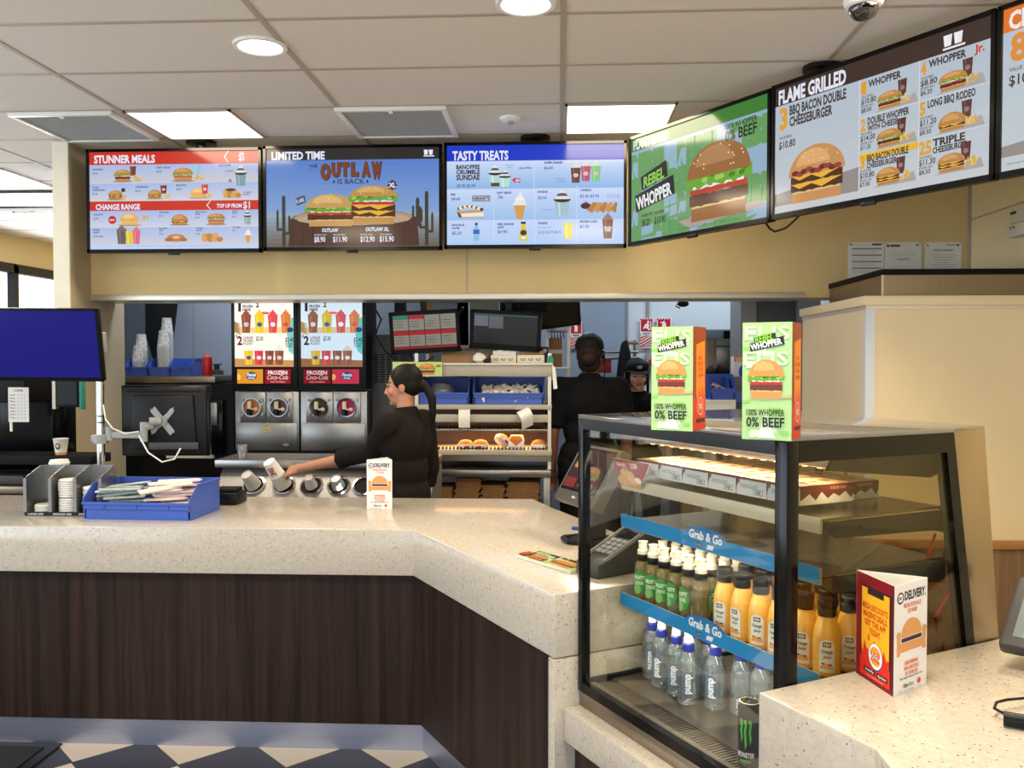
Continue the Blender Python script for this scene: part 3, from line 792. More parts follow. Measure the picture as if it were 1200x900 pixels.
sp = lambda k, dz: (x0 + SW / 2 + 1.1015 * k, 5.31, 2.572 + dz)
menu_screen('menu screen with red banner of stunner meals over the red change range strip', sp(0, 0), 0, A, 0.14)

# 2 outlaw burger screen ---------------------------------------------
A = Art(AW, AH, 42, 80, 1125, 695)
A.grad(42, 150, 1125, 695, (94, 132, 206), (160, 186, 216), 14)
A.grad(42, 480, 1125, 695, (150, 172, 190), (112, 104, 92), 8)
A.rect(42, 80, 1125, 152, (52, 48, 46))
A.text(76, 146, 46, 'LIMITED TIME', WT, 335, bold=.06)
A.cup(1043, 128, 26, 32, WT); A.cup(1074, 128, 26, 32, WT); A.rect(1028, 132, 1096, 138, WT)
BR = (92, 52, 40)
A.text(316, 206, 22, 'THE', BR, 52, bold=.03, rot=10)
lt_ = 'OUTLAW'; us = (382, 452, 512, 574, 640, 702); ws = (66, 56, 52, 50, 58, 66)
hs = (82, 74, 70, 70, 76, 86); vb = (266, 250, 246, 246, 250, 262)
for c_, u_, w_, h_, v_ in zip(lt_, us, ws, hs, vb):
    A.text(u_ + 4, v_ + 4, h_, c_, (56, 38, 40), w_, bold=.10); A.text(u_, v_, h_, c_, (122, 70, 52), w_, bold=.10)
A.text(490, 302, 30, 'IS BACK', (70, 70, 96), 172, bold=.02)
A.ell(468, 288, 7, 10, (70, 70, 96)); A.ell(678, 288, 7, 10, (70, 70, 96))
# stump
A.ell(590, 520, 395, 62, (90, 62, 50)); A.ell(590, 514, 380, 52, (176, 150, 124)); A.ell(590, 520, 330, 40, (196, 172, 146))
A.poly([(192, 520), (988, 516), (1000, 690), (180, 690)], (84, 58, 48))
for k in range(12): A.rect(205 + k * 64, 560, 209 + k * 64, 690, (62, 44, 40))
A.ell(590, 522, 360, 38, (190, 164, 138))
def cactus(u, v, h, m=1):
    c1 = (70, 66, 56)
    A.rect(u - 10, v - h, u + 12, v, c1); A.ell(u + 1, v - h, 11, 20, c1)
    for s_, a0, a1, dx in ((-1, .38, .72, 38), (1, .30, .60, 36)):
        uu = u + s_ * dx * m
        A.rect(min(u, uu), v - h * a0, max(u, uu), v - h * a0 + 16, c1); A.rect(uu - 7, v - h * a1, uu + 7, v - h * a0 + 16, c1); A.ell(uu, v - h * a1, 7, 14, c1)
cactus(150, 690, 300); cactus(1046, 690, 320); cactus(990, 570, 160, .7)
A.burger(446, 566, 312, 206, bun=(200, 158, 94), cheese=(226, 170, 60), shadow=False); A.burger(716, 556, 298, 246, bun=(194, 146, 80), double=True, shadow=False)
st = []
for k in range(16):
    a = 2 * PI * k / 16; r_ = 34 if k % 2 == 0 else 22
    st.append((834 + r_ * math.cos(a), 314 + r_ * math.sin(a) * 1.1))
A.poly(st, (70, 46, 40)); A.text(834, 328, 28, 'XL', WT, 42, 'c', .06)
A.poly([(228, 392), (284, 372), (292, 414), (236, 436)], (54, 52, 62)); A.text(236, 424, 24, 'FLAME', (190, 200, 220), 52, rot=18, bold=.04)
A.text(444, 602, 22, 'OUTLAW', WT, 104, 'c', .06); A.text(740, 598, 22, 'OUTLAW XL', WT, 146, 'c', .06)
for u, s1, p in ((344, 'BURGER ONLY', '$8.90'), (462, 'VALUE MEAL', '$11.90'), (634, 'BURGER ONLY', '$12.90'), (754, 'VALUE MEAL', '$15.90')):
    A.text(u, 624, 9, s1, (214, 206, 206), 80, bold=.02); A.text(u, 664, 32, p, WT, 70 if len(p) == 5 else 90, bold=.06)
menu_screen('menu screen under a black limited time bar showing two outlaw burgers on a tree stump', sp(1, 0.006), 0, A, False)

# 3 blue treats screen -------------------------------------------------
A = Art(AW, AH, 50, 100, 1148, 738)
A.fill((176, 204, 250))
A.grad(50, 196, 1148, 380, (206, 222, 252), (150, 190, 236)); A.grad(50, 380, 1148, 580, (206, 220, 252), (164, 198, 240)); A.grad(50, 580, 1148, 738, (202, 218, 252), (186, 212, 250))
A.rect(50, 100, 1148, 200, (34, 62, 200)); A.rect(796, 100, 1148, 140, (62, 84, 200))
A.text(84, 192, 54, 'TASTY TREATS', WT, 350, bold=.06)
for a in ((594, 200, 378), (342, 382, 735), (598, 378, 735), (858, 366, 735)): A.rect(a[0] - 2, a[1], a[0] + 2, a[2], (212, 226, 252))
A.rect(50, 379, 1148, 382, (212, 226, 252)); A.rect(50, 579, 1148, 582, (212, 226, 252))
DB = (62, 50, 56)
A.text(108, 250, 26, 'BANOFFEE', DB, 148, bold=.05); A.text(108, 282, 26, 'CRUMBLE', DB, 148, bold=.05); A.text(108, 320, 32, 'SUNDAE', (86, 56, 56), 148, bold=.05)
A.text(112, 366, 18, '$2.90 $3.90', (70, 100, 160), 116, bold=.02)
A.sundae(350, 366, 72, 140, (178, 224, 214)); A.rect(324, 340, 378, 364, (110, 66, 50)); A.sundae(412, 368, 68, 110, (182, 228, 218))
A.text(416, 232, 11, 'Choose your', (100, 130, 190), 60, bold=0); A.text(426, 246, 11, 'sauce', (100, 130, 190), 34, bold=0); A.text(500, 254, 14, 'banoffee', (80, 110, 170), 78, bold=0.02, shear=.3)
A.poly([(456, 324), (480, 306), (480, 314), (508, 314), (508, 342), (480, 336), (480, 344)], (206, 40, 50)); A.text(492, 334, 14, 'NEW', WT, 30, 'c', .05)
A.text(656, 222, 13, 'SUPER SHAKES', (44, 60, 150), 114, bold=.05); A.text(656, 258, 18, '$6.60', (60, 96, 180), 54)
for u, c_ in ((852, (104, 66, 54)), (914, (190, 90, 120)), (976, (130, 206, 130))): A.cup(u, 346 if u < 900 else 336, 62, 96, c_, top=(226, 226, 226), label=(226, 196, 190))
for i_ in range(3): A.text(726 + i_ * 4, 320 + i_ * 12, 9, 'Chocolate, Straw', (110, 140, 200), 62, bold=0)
A.text(74, 420, 13, 'PIE', (44, 60, 150), 28, bold=.05); A.text(78, 450, 18, '$4.60', (60, 96, 180), 54)
A.rect(208, 422, 320, 458, (80, 66, 80)); A.rect(212, 426, 316, 454, (206, 214, 236)); A.text(264, 450, 20, "HERSHEY'S", (80, 56, 70), 100, 'c', .05)
A.poly([(110, 520), (270, 512), (284, 562), (132, 564)], (206, 160, 100)); A.poly([(136, 536), (276, 528), (282, 556), (142, 558)], (240, 236, 226)); A.poly([(110, 520), (136, 540), (142, 564), (124, 560)], (110, 80, 60))
for k in range(16): A.ell(126 + k * 9.4, 504 - 14 * math.sin(k * .24), 12, 10, (90, 64, 60) if k % 3 == 0 else (236, 226, 212))
A.text(362, 412, 13, 'SOFT SERVE', (44, 60, 150), 90, bold=.05); A.text(370, 442, 17, '70c', (60, 96, 180), 32); A.cone(504, 576, 86, 180)
A.text(616, 408, 13, 'SUNDAE', (44, 60, 150), 62, bold=.05); A.text(618, 448, 18, '$3.50', (60, 96, 180), 54); A.sundae(768, 562, 94, 176, (168, 196, 206)); A.text(640, 520, 10, 'Choice of sauce', (110, 140, 200), 72, bold=0)
A.text(878, 400, 13, 'CHURROS', (44, 60, 150), 70, bold=.05); A.text(878, 440, 18, '$2.50 $3.95', (60, 96, 180), 118)
A.ell(914, 494, 32, 20, (60, 48, 56)); A.ell(914, 488, 30, 8, (90, 40, 34)); A.text(914, 474, 9, '+50c', (206, 50, 60), 26, 'c', .05)
for k in range(5): A.poly([(920 + k * 36, 520), (960 + k * 34, 470), (990 + k * 30, 476), (956 + k * 36, 540)], (206, 150, 84) if k % 2 else (186, 126, 66))
for i_ in range(2): A.text(1044, 430 + i_ * 14, 10, 'Cinnamon sugar', (110, 140, 200), 84, bold=0)
A.text(80, 616, 12, 'KIWI BLUE', (44, 60, 150), 78, bold=.05); A.text(80, 636, 12, 'WATER', (44, 60, 150), 50, bold=.05); A.text(82, 670, 18, '$2.20', (60, 96, 180), 58)
A.poly([(216, 714), (252, 714), (252, 640), (240, 612), (228, 612), (216, 640)], (150, 196, 230)); A.rect(214, 640, 254, 668, (60, 110, 200)); A.rect(226, 596, 242, 612, (50, 60, 90))
A.text(366, 612, 12, 'KERI ORANGE', (44, 60, 150), 102, bold=.05); A.text(366, 632, 12, 'JUICE', (44, 60, 150), 40, bold=.05); A.text(368, 664, 18, '$3.90', (60, 96, 180), 58)
A.poly([(504, 714), (552, 714), (552, 660), (538, 606), (518, 606), (504, 660)], (226, 206, 60)); A.ell(528, 662, 20, 18, (60, 70, 60)); A.rect(512, 592, 542, 606, (50, 50, 54)); A.ell(528, 694, 16, 10, (246, 240, 220))
A.text(620, 608, 12, 'SHAKES', (44, 60, 150), 58, bold=.05); A.text(620, 634, 10, 'Choc, Straw, Lime', (110, 140, 200), 76, bold=0); A.text(622, 668, 16, '$3.20 $3.70 $4.70', (90, 120, 190), 140, bold=.01); A.cup(806, 702, 60, 100, (238, 226, 110))
A.text(878, 600, 12, 'FROZEN COKE', (44, 60, 150), 106, bold=.05); A.text(878, 634, 18, '$1.05', (60, 96, 180), 56); A.cup(1050, 702, 66, 116, (130, 84, 66), top=(160, 120, 100)); A.text(1050, 642, 14, 'FROZEN', WT, 44, 'c', .04); A.text(1050, 658, 14, 'COKE', WT, 36, 'c', .04)
A.text(70, 728, 5, 'Products may vary.  Images for illustration only.', (130, 160, 220), 320, bold=0)
menu_screen('menu screen with blue tasty treats banner of sundaes, shakes and churros', sp(2, 0.012), 0, A, 0.0)

# screens on the angled run -------------------------------------------
ang = R(90 - 33.6)
dir_ = Vector((math.cos(-ang), math.sin(-ang), 0))
st0 = Vector((0.441, 5.225, 0))
def sp2(k, dz): c = st0 + dir_ * (SW / 2 + (SW + 0.008) * k); return (c.x, c.y, 2.588 + dz)
ROT2 = -ang
# 4 green plant based burger
A = Art(AW, AH, 0, 0, 1600, 900)
A.fill((148, 178, 200))
r_ = random.Random(4)
for row, (v, w0) in enumerate(((330, 0), (540, -220), (750, -60), (960, -300))):
    for k in range(3): A.text(-20 + w0 * .0 + k * 620 - (row % 2) * 300, v, 170, 'REBEL', (104, 158, 96), 520, bold=.10)
for k in range(16):
    v = r_.uniform(600, 900); u = r_.uniform(0, 1500)
    A.poly([(u, v), (u + r_.uniform(80, 300), v - 24), (u + r_.uniform(60, 280), v + 16), (u - 20, v + 20)], (112, 160, 100))
A.rect(0, 0, 1600, 110, (66, 126, 54))
A.text(30, 95, 74, 'PLANT-BASED', (226, 240, 232), 470, bold=.06)
A.poly([(130, 350), (470, 262), (490, 400), (150, 470)], (40, 40, 40)); A.poly([(52, 500), (560, 400), (580, 560), (70, 650)], (40, 40, 40))
A.text(170, 450, 86, 'REBEL', (150, 210, 80), 280, rot=10, bold=.03, shear=.25); A.text(80, 628, 100, 'WHOPPER', (236, 240, 240), 470, rot=9, bold=.07)
A.text(150, 700, 24, 'BURGER ONLY', (50, 60, 50), 150, rot=2); A.text(320, 700, 24, 'VALUE MEAL', (50, 60, 50), 130, rot=2)
A.text(150, 780, 58, '$8.20', (40, 50, 40), 110, bold=.06); A.text(320, 780, 58, '$10.90', (40, 50, 40), 140, bold=.06)
A.rect(512, 600, 516, 860, (70, 120, 70))
A.poly([(620, 800), (1500, 760), (1580, 800), (760, 870)], (176, 160, 150))
A.burger(1080, 830, 700, 610, bun=(156, 106, 62), patty=(92, 56, 46), shadow=False)
A.text(1160, 170, 40, '100% WHOPPER', (44, 60, 40), 330, bold=.03); A.text(1160, 260, 78, '0% BEEF', (34, 44, 32), 330, bold=.05)
A.text(600, 870, 10, 'Flame grilled plant based patty. Contains egg in the mayonnaise. Cooked on the same broiler.', (70, 80, 70), 700, bold=0)
menu_screen('green plant-based rebel burger menu screen on the angled run nearest the straight row', sp2(0, -0.006), ROT2, A, False)
# 5 flame grilled
A = Art(AW, AH, 0, 0, 1600, 900)
A.grad(0, 120, 1600, 900, (182, 194, 206), (196, 202, 208), 6)
A.rect(0, 0, 1600, 130, (66, 50, 44))
A.text(30, 118, 92, 'FLAME GRILLED', (232, 232, 244), 580, bold=.06)
A.cup(1330, 96, 56, 66, (236, 236, 240)); A.cup(1396, 96, 56, 66, (236, 236, 240)); A.rect(1300, 104, 1440, 116, (236, 236, 240))
A.poly([(0, 760), (720, 690), (720, 900), (0, 900)], (150, 142, 138)); A.rect(0, 846, 1600, 900, (200, 204, 208))
OR_ = (228, 160, 40); DK = (70, 60, 58)
A.text(40, 300, 140, '3', OR_, 74, bold=.07); A.text(132, 216, 62, 'BBQ BACON DOUBLE', DK, 480, bold=.06); A.text(132, 296, 62, 'CHEESEBURGER', DK, 370, bold=.06)
A.text(36, 372, 20, 'VALUE MEAL', (120, 110, 108), 120); A.text(36, 440, 50, '$10.80', DK, 150, bold=.05)
A.burger(370, 850, 480, 390, bun=(202, 146, 90), leaf=False, double=True, shadow=False)
for k in range(10): A.ell(190 + k * 40, 640 + 12 * math.sin(k * 1.7), 34, 18, (150, 70, 66) if k % 2 else (112, 46, 46))
for u in (720, 1150): A.rect(u - 3, 130, u + 3, 850, (214, 220, 226))
for v in (376, 614): A.rect(722, v, 1600, v + 4, (214, 220, 226))
A.rect(722, 616, 1148, 660, (232, 184, 60))
def cell(u, v, num, l1, l2, p1, p2, kind):
    A.text(u + 8, v + 92, 74, num, OR_, 40 if len(num) == 1 else 84, bold=.07)
    du_ = 62 if len(num) == 1 else 100
    A.text(u + du_, v + 58, 42, l1, DK, min(300, 34 * len(l1)), bold=.06)
    if l2: A.text(u + du_, v + 100, 34, l2, DK, 220, bold=.06)
    A.text(u + 10, v + 118, 14, 'VALUE MEAL', (120, 110, 108), 90); A.text(u + 10, v + 158, 34, p1, DK, 110, bold=.05)
    A.text(u + 10, v + 180, 14, 'BURGER ONLY', (120, 110, 108), 96); A.text(u + 10, v + 212, 26, p2, DK, 78, bold=.04)
    A.poly([(u + 110, v + 234), (u + 400, v + 176), (u + 420, v + 236)], (172, 166, 164))
    A.cup(u + 310, v + 176, 64, 104, (92, 54, 50), label=(150, 120, 114)); A.fries(u + 330, v + 216, 110, 56)
    kw = dict(leaf=True) if kind == 0 else dict(leaf=False, double=(kind == 2))
    A.burger(u + 220, v + 226, 176, 108, shadow=False, **kw)
cell(724, 136, '1', 'WHOPPER', None, '$10.80', '$8.00', 0); cell(724, 376, '2', 'DOUBLE WHOPPER', 'WITH CHEESE', '$14.00', '$11.20', 0); cell(724, 616, '3', 'BBQ BACON DOUBLE', 'CHEESEBURGER', '$10.80', '$7.00', 2)
cell(1156, 136, '4', 'WHOPPER', None, '$8.80', '$6.20', 0); A.text(1508, 192, 42, 'Jr.', (206, 50, 50), 60, bold=.05); cell(1156, 376, '5', 'LONG BBQ RODEO', None, '$11.20', '$8.50', 1); cell(1156, 616, '25', 'TRIPLE', 'CHEESEBURGER', '$11.30', '$8.50', 2)
menu_screen('brown topped flame grilled menu screen with numbered burger meals, on the angled run', sp2(1, 0.0), ROT2, A, -0.32)
# 6 chicken screen, cut by the frame
A = Art(AW, AH, 0, 0, 1600, 900)
A.grad(0, 120, 1600, 900, (182, 196, 208), (196, 204, 210), 6); A.rect(0, 0, 1600, 130, (226, 120, 40))
A.text(30, 118, 92, 'CHICKEN', (240, 236, 236), 420, bold=.06)
A.text(40, 296, 140, '8', (226, 140, 56), 100, bold=.07); A.text(180, 216, 62, 'BK CHICKEN', DK, 360, bold=.06)
A.text(36, 352, 20, 'VALUE MEAL', (120, 110, 108), 140); A.text(36, 430, 54, '$10.40', DK, 190, bold=.05)
A.poly([(0, 760), (720, 690), (720, 900), (0, 900)], (150, 142, 138)); A.rect(0, 820, 1600, 900, (196, 204, 208))
A.burger(420, 790, 520, 400, bun=(206, 130, 76), patty=(206, 140, 70), shadow=False)
A.text(30, 866, 12, 'Value meal includes medium fries and medium soft drink.', (90, 90, 90), 420, bold=0)
for k in range(3):
    A.text(760, 250 + 220 * k, 60, str(9 + k), OR_, 70, bold=.07); A.text(860, 240 + 220 * k, 42, ('TENDERCRISP', 'CHICKEN ROYALE', 'NUGGETS')[k], DK, 330, bold=.06); A.burger(1300, 330 + 220 * k, 190, 110, patty=(206, 140, 70))
menu_screen('orange topped chicken menu screen at the near end, cut by the photo edge', sp2(2, 0.0), ROT2, A, 0.35)
# cable under the angled screens
pA = sp2(1, 0)
t = tag(MB().tube([Vector(sp2(0, 0)) + dir_ * .47 + Vector((0, .02, -.30)), Vector(sp2(0, 0)) + dir_ * .49 + Vector((0.02, .03, -.345)), Vector(sp2(0, 0)) + dir_ * .55 + Vector((0, .03, -.365)), Vector(sp2(0, 0)) + dir_ * .62 + Vector((0, .03, -.355)), Vector(sp2(1, 0)) - dir_ * .40 + Vector((0, .03, -.31))], 0.005).build('power_cable', M['black']), 'black cable sagging below the joint of the green and flame grilled screens', 'cable')

# ------------------------------------------------------------------ papers on the bulkhead, socket on the side wall
def notice(px0, px1, label, style):
    a, b = atY(px0, 284, BY - .004), atY(px1, 284, BY - .004)
    w_, h_ = b.x - a.x, 0.297
    t = thing('wall_notice', label, 'notice', (a.x, BY - .0035, a.z - h_), 0, 'notices on the bulkhead')
    MB().box(0, w_, 0, 0.001, 0, h_).build('sheet', M['paper'], t)
    A = Art(w_, h_, 0, 0, 210, 297)
    if style == 0:
        A.rect(10, 8, 26, 20, (150, 160, 160)); A.rect(140, 8, 196, 20, (90, 90, 92)); A.text(30, 18, 6, 'Certificate of Registration', (120, 120, 116), 100, bold=0)
        for k in range(4):
            A.rect(22, 36 + k * 40, 196, 44 + k * 40, (140, 140, 136))
            for j in range(3): A.text(24, 54 + k * 40 + j * 8, 4.5, 'The premises are registered under the food act', (150, 150, 146), 150 - 20 * j, bold=0)
    elif style == 1:
        A.ell(18, 22, 9, 9, (140, 100, 80)); A.rect(30, 14, 88, 28, (130, 90, 66)); A.rect(178, 10, 196, 24, (150, 150, 160))
        A.text(105, 110, 8, 'WORK AND SAFETY', (120, 116, 108), 70, 'c', .03)
        for j in range(12): A.text(105, 70 + (j if j < 3 else j + 3) * 14, 5, 'all staff must read and follow these rules', (160, 156, 146), 150 - (j % 3) * 20, 'c', 0)
    else:
        A.ell(16, 20, 7, 7, (150, 150, 150)); A.rect(120, 14, 176, 20, (150, 150, 140)); A.ell(188, 18, 8, 8, (110, 110, 106))
        A.text(105, 54, 10, 'NOTICE OF COMPLIANCE', (100, 100, 92), 110, 'c', .03)
        for j in range(12): A.text(105, 80 + j * 15, 6, 'issued for these premises', (130, 130, 122), 150 - (j % 4) * 26, 'c', 0.01)
    A.build('printing', M['print'], t, TM((0, -0.0005, 0)))
    for dx in (0.008, w_ - 0.008): MB().cyl((dx, -0.004, h_ - .008), (dx, 0, h_ - .008), 0.004, n=10).build('pin', M['grey'], t)
notice(994, 1036, 'white paper notice with grey table lines pinned on the bulkhead, farthest from the corner', 0)
notice(1037, 1080, 'cream paper notice with small brown heading, middle one of the three on the bulkhead', 1)
notice(1084, 1127, 'paper notice with centred text pinned on the bulkhead beside the wall corner', 2)

yy = 4.93
t = thing('power_socket', 'cream double power socket block on the white side wall under the chicken screen', 'socket', (RX, yy, 2.29))
MB().box(-0.045, 0, -0.09, 0.06, 0.055, 0.13, 0.004).build('upper_box', M['creamplastic'], t)
MB().box(-0.055, 0, -0.10, 0.065, -0.02, 0.05, 0.004).build('lower_box', M['creamplastic'], t)
for z_ in (0.105, 0.025):
    for y_ in (0.0, 0.03): MB().box(-0.058, -0.04, y_, y_ + .008, z_, z_ + .012).build('slot', M['darkgrey'], t)
# ================================================================== DISPLAY CASE
def build_cyl(A, name, m, parent, r, z0):
    """wraps a picture round a bottle or can, centred on local -y"""
    vs, fs, cols = [], [], []
    for pts, ff, c, k in A.items:
        bm = bmesh.new(); bv = [bm.verts.new((x, y, 0)) for x, y in pts]
        for f in ff:
            try: bm.faces.new([bv[i] for i in f])
            except ValueError: pass
        x = 0.003
        while x < A.w:
            bmesh.ops.bisect_plane(bm, geom=bm.verts[:] + bm.edges[:] + bm.faces[:], plane_co=(x, 0, 0), plane_no=(1, 0, 0)); x += 0.004
        bm.verts.index_update(); o = len(vs)
        for v in bm.verts:
            a = (v.co.x - A.w / 2) / r; q = r + k * 0.00006
            vs.append((q * math.sin(a), -q * math.cos(a), z0 + v.co.y))
        for f in bm.faces: fs.append([v.index + o for v in f.verts]); cols.append(c)
        bm.free()
    me = bpy.data.meshes.new(name); me.from_pydata(vs, [], fs)
    at = me.color_attributes.new('Col', 'FLOAT_COLOR', 'CORNER')
    for p, c in zip(me.polygons, cols):
        for li in p.loop_indices: at.data[li].color = c
    me.materials.append(m); me.update()
    return link(name, me, parent)

case = thing('display_case', 'black framed glass refrigerated display case with steel back and three shelves', 'display case', tuple(CP(0, 0, 0)), CAZ)
MB().box(0.004, CL - .004, 0.004, 0.73, -0.045, -0.002, 0.003).build('base', M['steelw'], case)
f = MB()
f.box(0, 0.026, 0, 0.028, 0, CHT, 0.002).box(CL - 0.036, CL, 0, 0.034, 0, CHT, 0.002)
f.box(0.026, CL - 0.036, 0, 0.02, CHT - 0.03, CHT).box(0.026, CL - 0.036, 0, 0.022, 0, 0.028)
f.build('front_frame', M['blackgloss'], case)
def yb(z): return 0.52 + (CHT - z) / CHT * 0.136           # where the side glass ends
def ye(z): return 0.632 + (CHT - z) / CHT * 0.102          # back of the steel end
for nm, xa, xb in (('end_frame', CL - 0.012, CL), ('end_frame', 0.0, 0.012)):
    f = MB()
    f.prism([(0.034, CHT - 0.045), (yb(CHT - .045), CHT - 0.045), (yb(CHT), CHT), (0.034, CHT)], xa, xb, axis='x')
    f.prism([(0.034, 0), (yb(0), 0), (yb(0.03), 0.03), (0.034, 0.03)], xa, xb, axis='x')
    f.prism([(yb(0.03) - .03, 0.03), (yb(0.03), 0.03), (yb(CHT - .045), CHT - .045), (yb(CHT - .045) - .03, CHT - .045)], xa, xb, axis='x')
    f.build(nm, M['blackgloss'], case)
for xa, xb in ((CL - 0.03, CL), (0, 0.03)):
    MB().prism([(yb(0), 0), (ye(0), 0), (ye(CHT), CHT + .01), (yb(CHT), CHT + .01)], xa, xb, 0.002, axis='x').build('steel_upright', M['steelw'], case)
MB().box(0.0, CL, 0.0, ye(CHT), CHT, CHT + 0.012, 0.002).build('top_panel', mat('grey_top_glass', (116, 114, 110), 0.08, var=0.03, coat=0.6), case)
MB().box(0.026, CL - 0.036, 0.008, 0.013, 0.028, CHT - 0.03).build('front_glass', M['glass'], case)
for xa in (CL - 0.008, 0.004):
    MB().prism([(0.034, 0.03), (yb(0.03) - .03, 0.03), (yb(CHT - .045) - .03, CHT - 0.045), (0.034, CHT - 0.045)], xa, xa + .005, axis='x').build('end_glass', M['glassdark'] if xa > .5 else M['glass'], case)
for i in (0, 1):
    xa, xb = 0.03 + i * (CL - .06) / 2, 0.03 + (i + 1) * (CL - .06) / 2
    b = MB().prism([(ye(.03) - .02 - .01 * i, 0.03), (ye(.03) - .015 - .01 * i, 0.03), (ye(.78) - .015 - .01 * i, 0.78), (ye(.78) - .02 - .01 * i, 0.78)], xa, xb, axis='x').build('back_door', M['glassdark'], case)
f = MB()
for x_ in (0.02, 0.03, CL / 2 - .012, CL - .04): f.prism([(yb(0) - .02, 0), (yb(0), 0), (yb(CHT), CHT), (yb(CHT) - .02, CHT)], x_, x_ + .012, axis='x')
f.box(0.02, CL - .02, yb(CHT) - .02, ye(CHT) - .02, CHT - .02, CHT)
f.build('shelf_upright', M['darkgrey'], case)
# deck with a slotted air grille along the front
d = MB().box(0.02, CL - .02, 0.12, 0.66, 0.0, 0.022)
n = 64
for i in range(n):
    x_ = 0.03 + (CL - .07) * i / n
    d.box(x_, x_ + .006, 0.045, 0.105, 0.014, 0.02)
d.box(0.026, CL - .036, 0.105, 0.12, 0.0, 0.024).box(0.026, CL - .036, 0.022, 0.045, 0.0, 0.024)
d.box(0.02, CL - .02, 0.022, 0.12, 0.0, 0.006)
d.build('deck', M['steelw'], case)
BLUE = (16, 138, 206)
SHZ = (0.615, 0.492, 0.258)
for i, z in enumerate(SHZ):
    s_ = MB().box(0.035, CL - .04, 0.14, 0.53, z, z + .006)
    sh = s_.build('shelf', mat('shelf_steel_%d' % i, (150, 142, 126), 0.25, 0.9, var=0.04), case)
    b = MB()
    for x_ in (0.035, CL - .045):
        b.prism([(0.15, z - .004), (0.53, z - .004), (0.55, z + .03), (0.55, z - .06), (0.50, z - .05), (0.18, z - .04), (0.15, z - .02)], x_, x_ + .006, axis='x')
        for q in (0.18, 0.26): b.cyl((x_ - .004, q, z - .02), (x_ + .012, q, z - .02), 0.004, n=8)
    b.build('bracket', M['darkgrey'], sh)
    lip = MB().box(0.03, CL - .035, 0.132, 0.14, z - 0.026 if i == 0 else z - 0.016, z + (0.008 if i == 0 else 0.022), 0.002)
    lp = lip.build('front_lip', M['alum'] if i else mat('lip_clear', (196, 190, 172), 0.25, var=0.03), sh)
    if i:
        W_ = CL - .065
        A = Art(W_, 0.062, 0, 0, 770, 62)
        A.poly([(0, 22), (300, 22), (318, 12), (345, 4), (385, 1), (425, 4), (452, 12), (470, 22), (770, 22), (770, 60), (0, 60)], BLUE)
        A.ell(385, 22, 78, 22, (12, 116, 184), 0, 180)
        A.text(385, 34, 21, 'Grab & Go', (240, 246, 250), 132, 'c', .04, shear=.1)
        A.rect(352, 42, 374, 52, (60, 60, 60)); A.text(363, 50, 6, 'juice', (200, 220, 240), 16, 'c', 0)
        A.poly([(396, 42), (420, 42), (414, 54), (390, 54)], (236, 242, 246))
        A.build('label_strip', M['print'], sh, TM((0.03, 0.131, z - .016)))
# light bar under the top
MB().cyl((0.05, 0.20, 0.742), (CL - .05, 0.20, 0.742), 0.018, n=20).build('light_bar', M['milky'], case)
lb = MB()
for i in range(16):
    x_ = 0.075 + i * 0.046
    lb.box(x_, x_ + .012, 0.205, 0.217, 0.722, 0.7245)
lb.build('led_row', M['led'], case)
MB().box(0.045, 0.06, 0.17, 0.53, 0.72, 0.765, .003).build('light_arm', M['darkgrey'], case)
MB().prism([(0.165, 0.725), (0.19, 0.765), (0.53, 0.765), (0.53, 0.70), (0.50, 0.69), (0.22, 0.72)], CL - .055, CL - .045, axis='x').build('light_arm', M['darkgrey'], case)
l = bpy.data.lights.new('case_light', 'AREA'); l.shape = 'RECTANGLE'; l.size = 0.7; l.size_y = 0.03; l.energy = 4.0; l.color = (1.0, 0.87, 0.66)
lo = bpy.data.objects.new('case_light', l); COL.objects.link(lo); lo.parent = case; lo.location = (CL / 2, 0.235, 0.718)
for zl in SHZ:
    l2 = l.copy(); l2.energy = 1.7; l2.color = (1.0, 0.92, 0.76)
    lo = bpy.data.objects.new('shelf_light', l2); COL.objects.link(lo); lo.parent = case; lo.location = (CL / 2, 0.16, zl - .006); lo.rotation_euler = (R(12), 0, 0)
MB().tube([(CL - .06, 0.54, 0.55), (CL - .05, 0.5, 0.5), (CL - .05, 0.53, 0.43), (CL - .06, 0.58, 0.40)], 0.003, 8).build('red_wire', M['red'], case)
MB().tube([(CL - .05, 0.60, 0.42), (CL - .05, 0.53, 0.35), (CL - .05, 0.55, 0.24), (CL - .06, 0.62, 0.18)], 0.003, 8).build('red_wire', M['red'], case)

